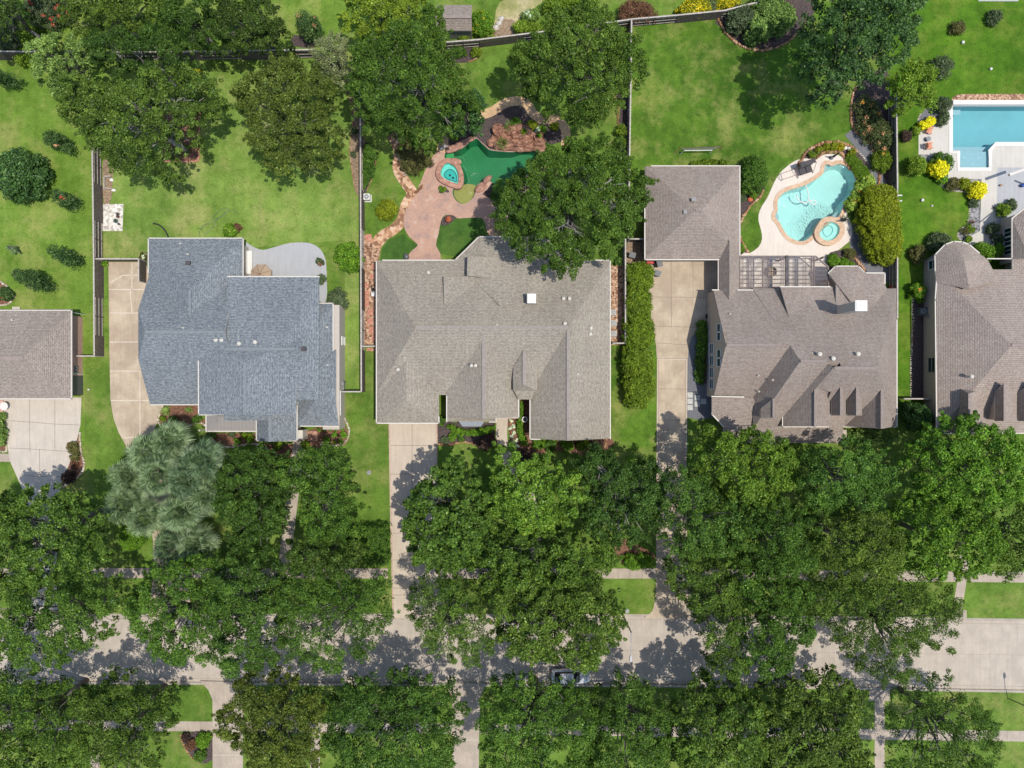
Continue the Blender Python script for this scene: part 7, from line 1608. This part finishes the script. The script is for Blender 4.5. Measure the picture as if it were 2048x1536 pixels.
# beds lot by lot
sh([(1720,235),(1738,228),(1770,240),(1784,268),(1778,300),(1755,300),(1735,282),(1718,262)], 1.6, 'rose', 'rose shrub mass between the slate path and the dark fence', s=.6, L=.2, n=85, rough=.25, flowers=('pink', .25))
sh([(1712,205),(1728,190),(1750,200),(1760,225),(1735,228),(1715,228)], 1.4, 'rose', 'shaded rose shrub below the huge blue green tree', s=.6, L=.2, n=75, rough=.25, flowers=('orange', .1))
ball(1764, 322, 19, 1.5, 'hedge', 'round green shrub on the right bend of the slate path', s=.45, L=.2, flowers=('orange', .05))
G = 'small round plants on the planted mound'
for a, b, r, pl, lab in ((1624, 308, 7, 'hedge', 'leftmost small round plant on the mound behind the turquoise pool'), (1639, 298, 6, 'gold', 'second small golden plant on the mound behind the turquoise pool'), (1653, 294, 6, 'gold', 'third small golden plant on the mound behind the turquoise pool'), (1668, 293, 8, 'gold', 'largest round golden plant on the mound behind the turquoise pool'), (1681, 294, 7, 'yelflw', 'orange tinted plant on the mound behind the turquoise pool'), (1704, 306, 7, 'gold', 'golden plant at the right end of the mound')): ball(a, b, r, .7, pl, lab, group=G, s=.3, L=.12, Wd=.07)
for a, b, lab in ((1690, 297, 'white rock at the right end of the planted mound, left one'), (1697, 298, 'white rock at the right end of the planted mound, right one')): boulder('white_stone', a, b, .24, .2, .3, a, lab, 'wall_white', 'stone')
sh([(1720,358),(1740,352),(1748,362),(1742,380),(1728,390),(1714,410),(1702,422),(1692,420),(1694,404),(1708,385)], 1.2, 'varieg', 'yellow and green variegated shrubs on the right rim of the turquoise pool', s=.38, L=.24, Wd=.15, n=70, flowers=('orange', .15))
spiky(1690, 438, 10, 1.0, 'dusk', 'grey spiky plant beside the round spa', wd=.09); G = 'round bushes at the pergola corner'
ball(1667, 520, 11, 1.0, 'green', 'round bush touching the pergola corner', group=G, s=.32, L=.13); ball(1687, 526, 9, .8, 'green', 'round bush near the octagonal bay roof', group=G, s=.32, L=.13); ball(1700, 506, 9, .9, 'brown', 'brown feathery plant at the corner of the cream deck', s=.34, L=.15); ball(1703, 528, 4, .5, 'green', 'tiny bush beside the tan boulders', s=.24, L=.12)
sh([(1378,330),(1395,322),(1420,321),(1444,322),(1452,332),(1380,334)], .9, 'hedge', 'bright shrub row along the upper edge of the garage roof', s=.36, L=.16, sm=2); ball(1508, 388, 9, .7, 'lime', 'lime plant beside the big clipped round bush', s=.3, L=.13); boulder('clay_pot', 1500, 400, .4, .32, .4, 21, 'orange clay pot on its side under the clipped bush', 'terracotta', 'pot')
ball(1484, 395, 8, .7, 'dusk', 'grey green plant at the garage wall', s=.3, L=.13); ball(1482, 496, 7, .5, 'green', 'small plant at the lower garage corner', s=.28, L=.13)
sh([(1396,648),(1410,644),(1412,690),(1408,730),(1404,766),(1394,750),(1394,700)], 1.0, 'box', 'dark shrub strip along the stucco wall beside the slate', s=.42, L=.2, flowers=('lime', .1), sm=2)
G = 'dark barrels by the stucco wall'
for a, b, r0, lab in ((1416, 633, .42, 'dark round barrel at the upper end of the stucco wall'), (1418, 674, .3, 'smaller dark barrel at the stucco wall')):
    x_, y_ = P(a, b); m = MB(); m.lathe((x_, y_, .016), [(r0 * .8, 0), (r0, .3), (r0 * .9, .8), (r0 * .7, .8), (r0 * .68, .7)], 16); tag(m.build('barrel', M['dark'], at=(x_, y_, 0)), lab, 'barrel', G)
# lot 3
G = 'lime ball shrubs behind the waterfall'
ball(1065, 251, 9, .9, 'gold', 'lime ball shrub directly behind the rock waterfall', group=G, s=.3, L=.13, Wd=.08, rough=.04); ball(1110, 253, 8, .9, 'gold', 'lime ball shrub beside the curved granite path', group=G, s=.3, L=.13, Wd=.08, rough=.04)
ball(1074, 260, 5, .6, 'lav', 'pale blue flowering plant between the two lime ball shrubs', s=.26, L=.14); ball(1086, 258, 6, .5, 'green', 'low green plant beside the pale blue flowers', s=.26, L=.14); ball(1032, 246, 9, .8, 'green', 'low green plant at the upper side of the rocks', s=.3, L=.15); ball(910, 276, 6, .5, 'lime', 'small lime plant in the dark bed under the dark leaved tree', s=.28, L=.13)
spiky(1019, 255, 13, 2.2, 'pale', 'pale grassy tuft on top of the rock waterfall', n=90, wd=.05); spiky(1004, 288, 14, 1.9, 'pale', 'pale grassy tuft hanging over the waterfall edge', n=90, wd=.05); ball(1078, 272, 5, 1.2, 'green', 'small green plant in the right rock basin', s=.24, L=.12); ball(1048, 266, 5, 1.5, 'hedge', 'small green plant in the middle rock basin', s=.24, L=.12)
ball(884, 379, 6, .4, 'green', 'low green plants under the mint spa', s=.28, L=.14); ball(990, 390, 9, .8, 'box', 'dark plant below the small fan palm', s=.3, L=.16)
G = 'shrubs in the strip under the large round oak'
ball(1243, 262, 10, 1.6, 'hedge', 'green shrub at the fence below the large round oak, upper one', group=G, s=.4, L=.16); ball(1240, 288, 10, 1.5, 'hedge', 'green shrub at the fence below the large round oak, lower one', group=G, s=.4, L=.16)
ball(920, 105, 10, .9, 'box', 'dark bush in the small corner bed by the slanting fence', s=.34, L=.15); ball(952, 104, 9, .9, 'hedge', 'green bush in the small corner bed near its edging', s=.34, L=.15); ball(928, 76, 8, .8, 'hedge', 'low green plants below the shed wall', s=.32, L=.15)
ball(884, 842, 8, .8, 'box', 'green shrub at the garage corner in the dark front bed', s=.3, L=.15); ball(905, 875, 8, .6, 'green', 'light green plant in the dark front bed', s=.3, L=.15); ball(890, 880, 6, .6, 'dusk', 'grey green plant at the edge of the dark front bed', s=.3, L=.15); ball(922, 878, 6, .4, 'box', 'low plant in the dark front bed below the curved hedge', s=.3, L=.14)
sh([(955,885),(968,874),(985,872),(990,880),(982,895),(962,898)], 1.6, 'purple', 'purple leaved shrub at the front walk', s=.4, L=.2, Wd=.1); sh([(1040,905),(1056,900),(1068,910),(1060,925),(1044,922)], 1.6, 'purple', 'purple leaved shrub under the yellow green front tree', s=.4, L=.2, Wd=.1)
for i, (a, b, pl, lab) in enumerate(((1078,888,'green','leafy plant under the lower right eave, first from the courtyard'),(1100,892,'box','dark plant under the lower right eave, second from the courtyard'),(1135,890,'green','leafy plant under the lower right eave, in the middle'),(1165,888,'hedge','leafy plant under the lower right eave near the orange edging'),(1195,886,'purple','purple plant under the lower right roof corner'))): ball(a, b, 11, .9, pl, lab, s=.36, L=.17, group='plants under the lower right eave')
G = 'white flowers beside the front walk'
for i, (a, b) in enumerate(((1022,842),(1027,852),(1021,858),(1029,866),(1024,874),(1032,880),(1026,886),(1034,892))): ball(a, b, 3, .3, 'lav', 'small white flower clump in the mulch beside the front walk', group=G, s=.2, L=.1, n=40, name='flower_clump', cat='flowers')
# lot 2
ball(461, 462, 13, 1.3, 'green', 'yellow flecked shrub above the slate blue roof', s=.4, L=.18, flowers=('varieg', .3)); ball(474, 456, 7, .9, 'burg', 'reddish small plant beside the yellow flecked shrub', s=.3, L=.15); ball(289, 513, 8, .8, 'brown', 'brown and white potted shrub at the wide timber gate', s=.32, L=.16, flowers=('lav', .4))
ball(640, 522, 6, .9, 'dusk', 'slender green plant at the rounded patio edge, upper one', s=.3, L=.2, flowers=('red', .1)); ball(643, 558, 8, .9, 'dusk', 'slender green plant at the rounded patio edge, lower one', s=.3, L=.2); ball(210, 528, 6, .5, 'green', 'weed clump at the top of the tan driveway', s=.3, L=.14)
spiky(334, 822, 14, .7, 'pale', 'blue green spiky plant at the left of the front bed', n=40, wd=.12); spiky(379, 820, 9, .5, 'pale', 'smaller blue green spiky plant under the brick stoop', n=30, wd=.1)
for a, b, r, pl, lab in ((345,840,8,'box','dark low shrub below the blue green spiky plant'),(325,838,5,'hedge','tiny shrub at the driveway end of the front bed'),(393,838,8,'box','low shrub beside the metal porch roof'),(424,868,6,'box','low shrub at the porch post'),(464,870,5,'dusk','thin shrub below the middle of the metal porch'),(489,870,7,'hedge','brownish green shrub below the metal porch'),(502,872,4,'hedge','tiny shrub at the right end of the metal porch'),(474,882,5,'green','fresh tiny shrub on the stone edging'),(500,880,5,'green','fresh tiny shrub near the front gable corner'),(557,890,8,'hedge','slender shrub below the front gable'),(612,890,8,'hedge','slender shrub right of the front walk'),(546,902,4,'box','tiny shrub at the lowest stone edging')): ball(a, b, r, .7, pl, lab, s=.28, L=.15, group='low shrubs in the mulch front bed')
for i, (a, b, r, lab) in enumerate(((638,860,3,'tiny green tuft nearest the porch step'),(649,858,3,'second tiny tuft in the row under the eave'),(661,858,3,'third tiny tuft in the row under the eave'),(672,858,3,'fourth tiny tuft in the row under the eave'),(684,858,3,'last tiny tuft in the row under the eave'),(654,880,7,'largest round bush in the small corner bed'),(669,870,5,'middle round bush in the small corner bed'),(688,869,6,'round bush beside the corner edging'),(669,885,4,'yellowish round bush at the lower corner edging'),(683,882,5,'round bush at the lower corner edging'))): ball(a, b, r, .5, 'green' if i != 8 else 'gold', lab, s=.22, L=.11, n=70, group='round bushes in the small corner bed')
ball(370, 298, 8, .5, 'green', 'low green plant in the square brick edged bed', s=.3, L=.16); ball(352, 306, 6, .4, 'dusk', 'grey green plant in the square brick edged bed', s=.3, L=.16); ball(395, 142, 5, .8, 'yellow', 'small yellow flowering plant above the square brick edged bed', s=.26, L=.14)
ball(710, 260, 6, .6, 'dusk', 'grey green plant in the soil strip at the side fence, upper one', s=.3, L=.15); ball(708, 310, 5, .5, 'dusk', 'grey green plant in the soil strip at the side fence, lower one', s=.3, L=.15)
# lot 1
ball(12, 588, 12, 1.0, 'myrtle', 'dark leaved plant in the white edged round bed', s=.34, L=.22, flowers=('red', .2)); ball(-4, 590, 8, .9, 'burg', 'red plant cut by the left edge in the round bed', s=.3, L=.18)
ball(146, 895, 10, .7, 'brown', 'brownish shrub spilling onto the pale driveway', s=.34, L=.2, flowers=('red', .1)); ball(150, 912, 9, .6, 'brown', 'second brownish shrub in the mulch strip by the pale driveway', s=.34, L=.2); ball(148, 930, 6, .4, 'burg', 'reddish tuft in the mulch strip by the pale driveway', s=.3, L=.16); ball(136, 955, 11, .9, 'purple', 'dark purple shrub at the lower tip of the mulch strip', s=.36, L=.2)
tree([(14,494),(24,490),(32,496),(38,502),(30,506),(18,502)], 1.6, 'silver', 'thin young sapling with bare twigs on the left lawn', zb=.9, name='sapling', limbs=3, sc=.5)
ball(382, 1490, 10, .7, 'burg', 'reddish plant in the dark shrub bed by the lower driveway', s=.34, L=.18); ball(408, 1482, 14, 1.0, 'green', 'leafy plant in the dark shrub bed by the lower driveway', s=.4, L=.24); ball(372, 1476, 7, .7, 'purple', 'dark purple plant in the bed corner by the lower pavement', s=.32, L=.18); ball(400, 1512, 11, .8, 'box', 'round bush at the lower tip of the dark shrub bed', s=.36, L=.18)
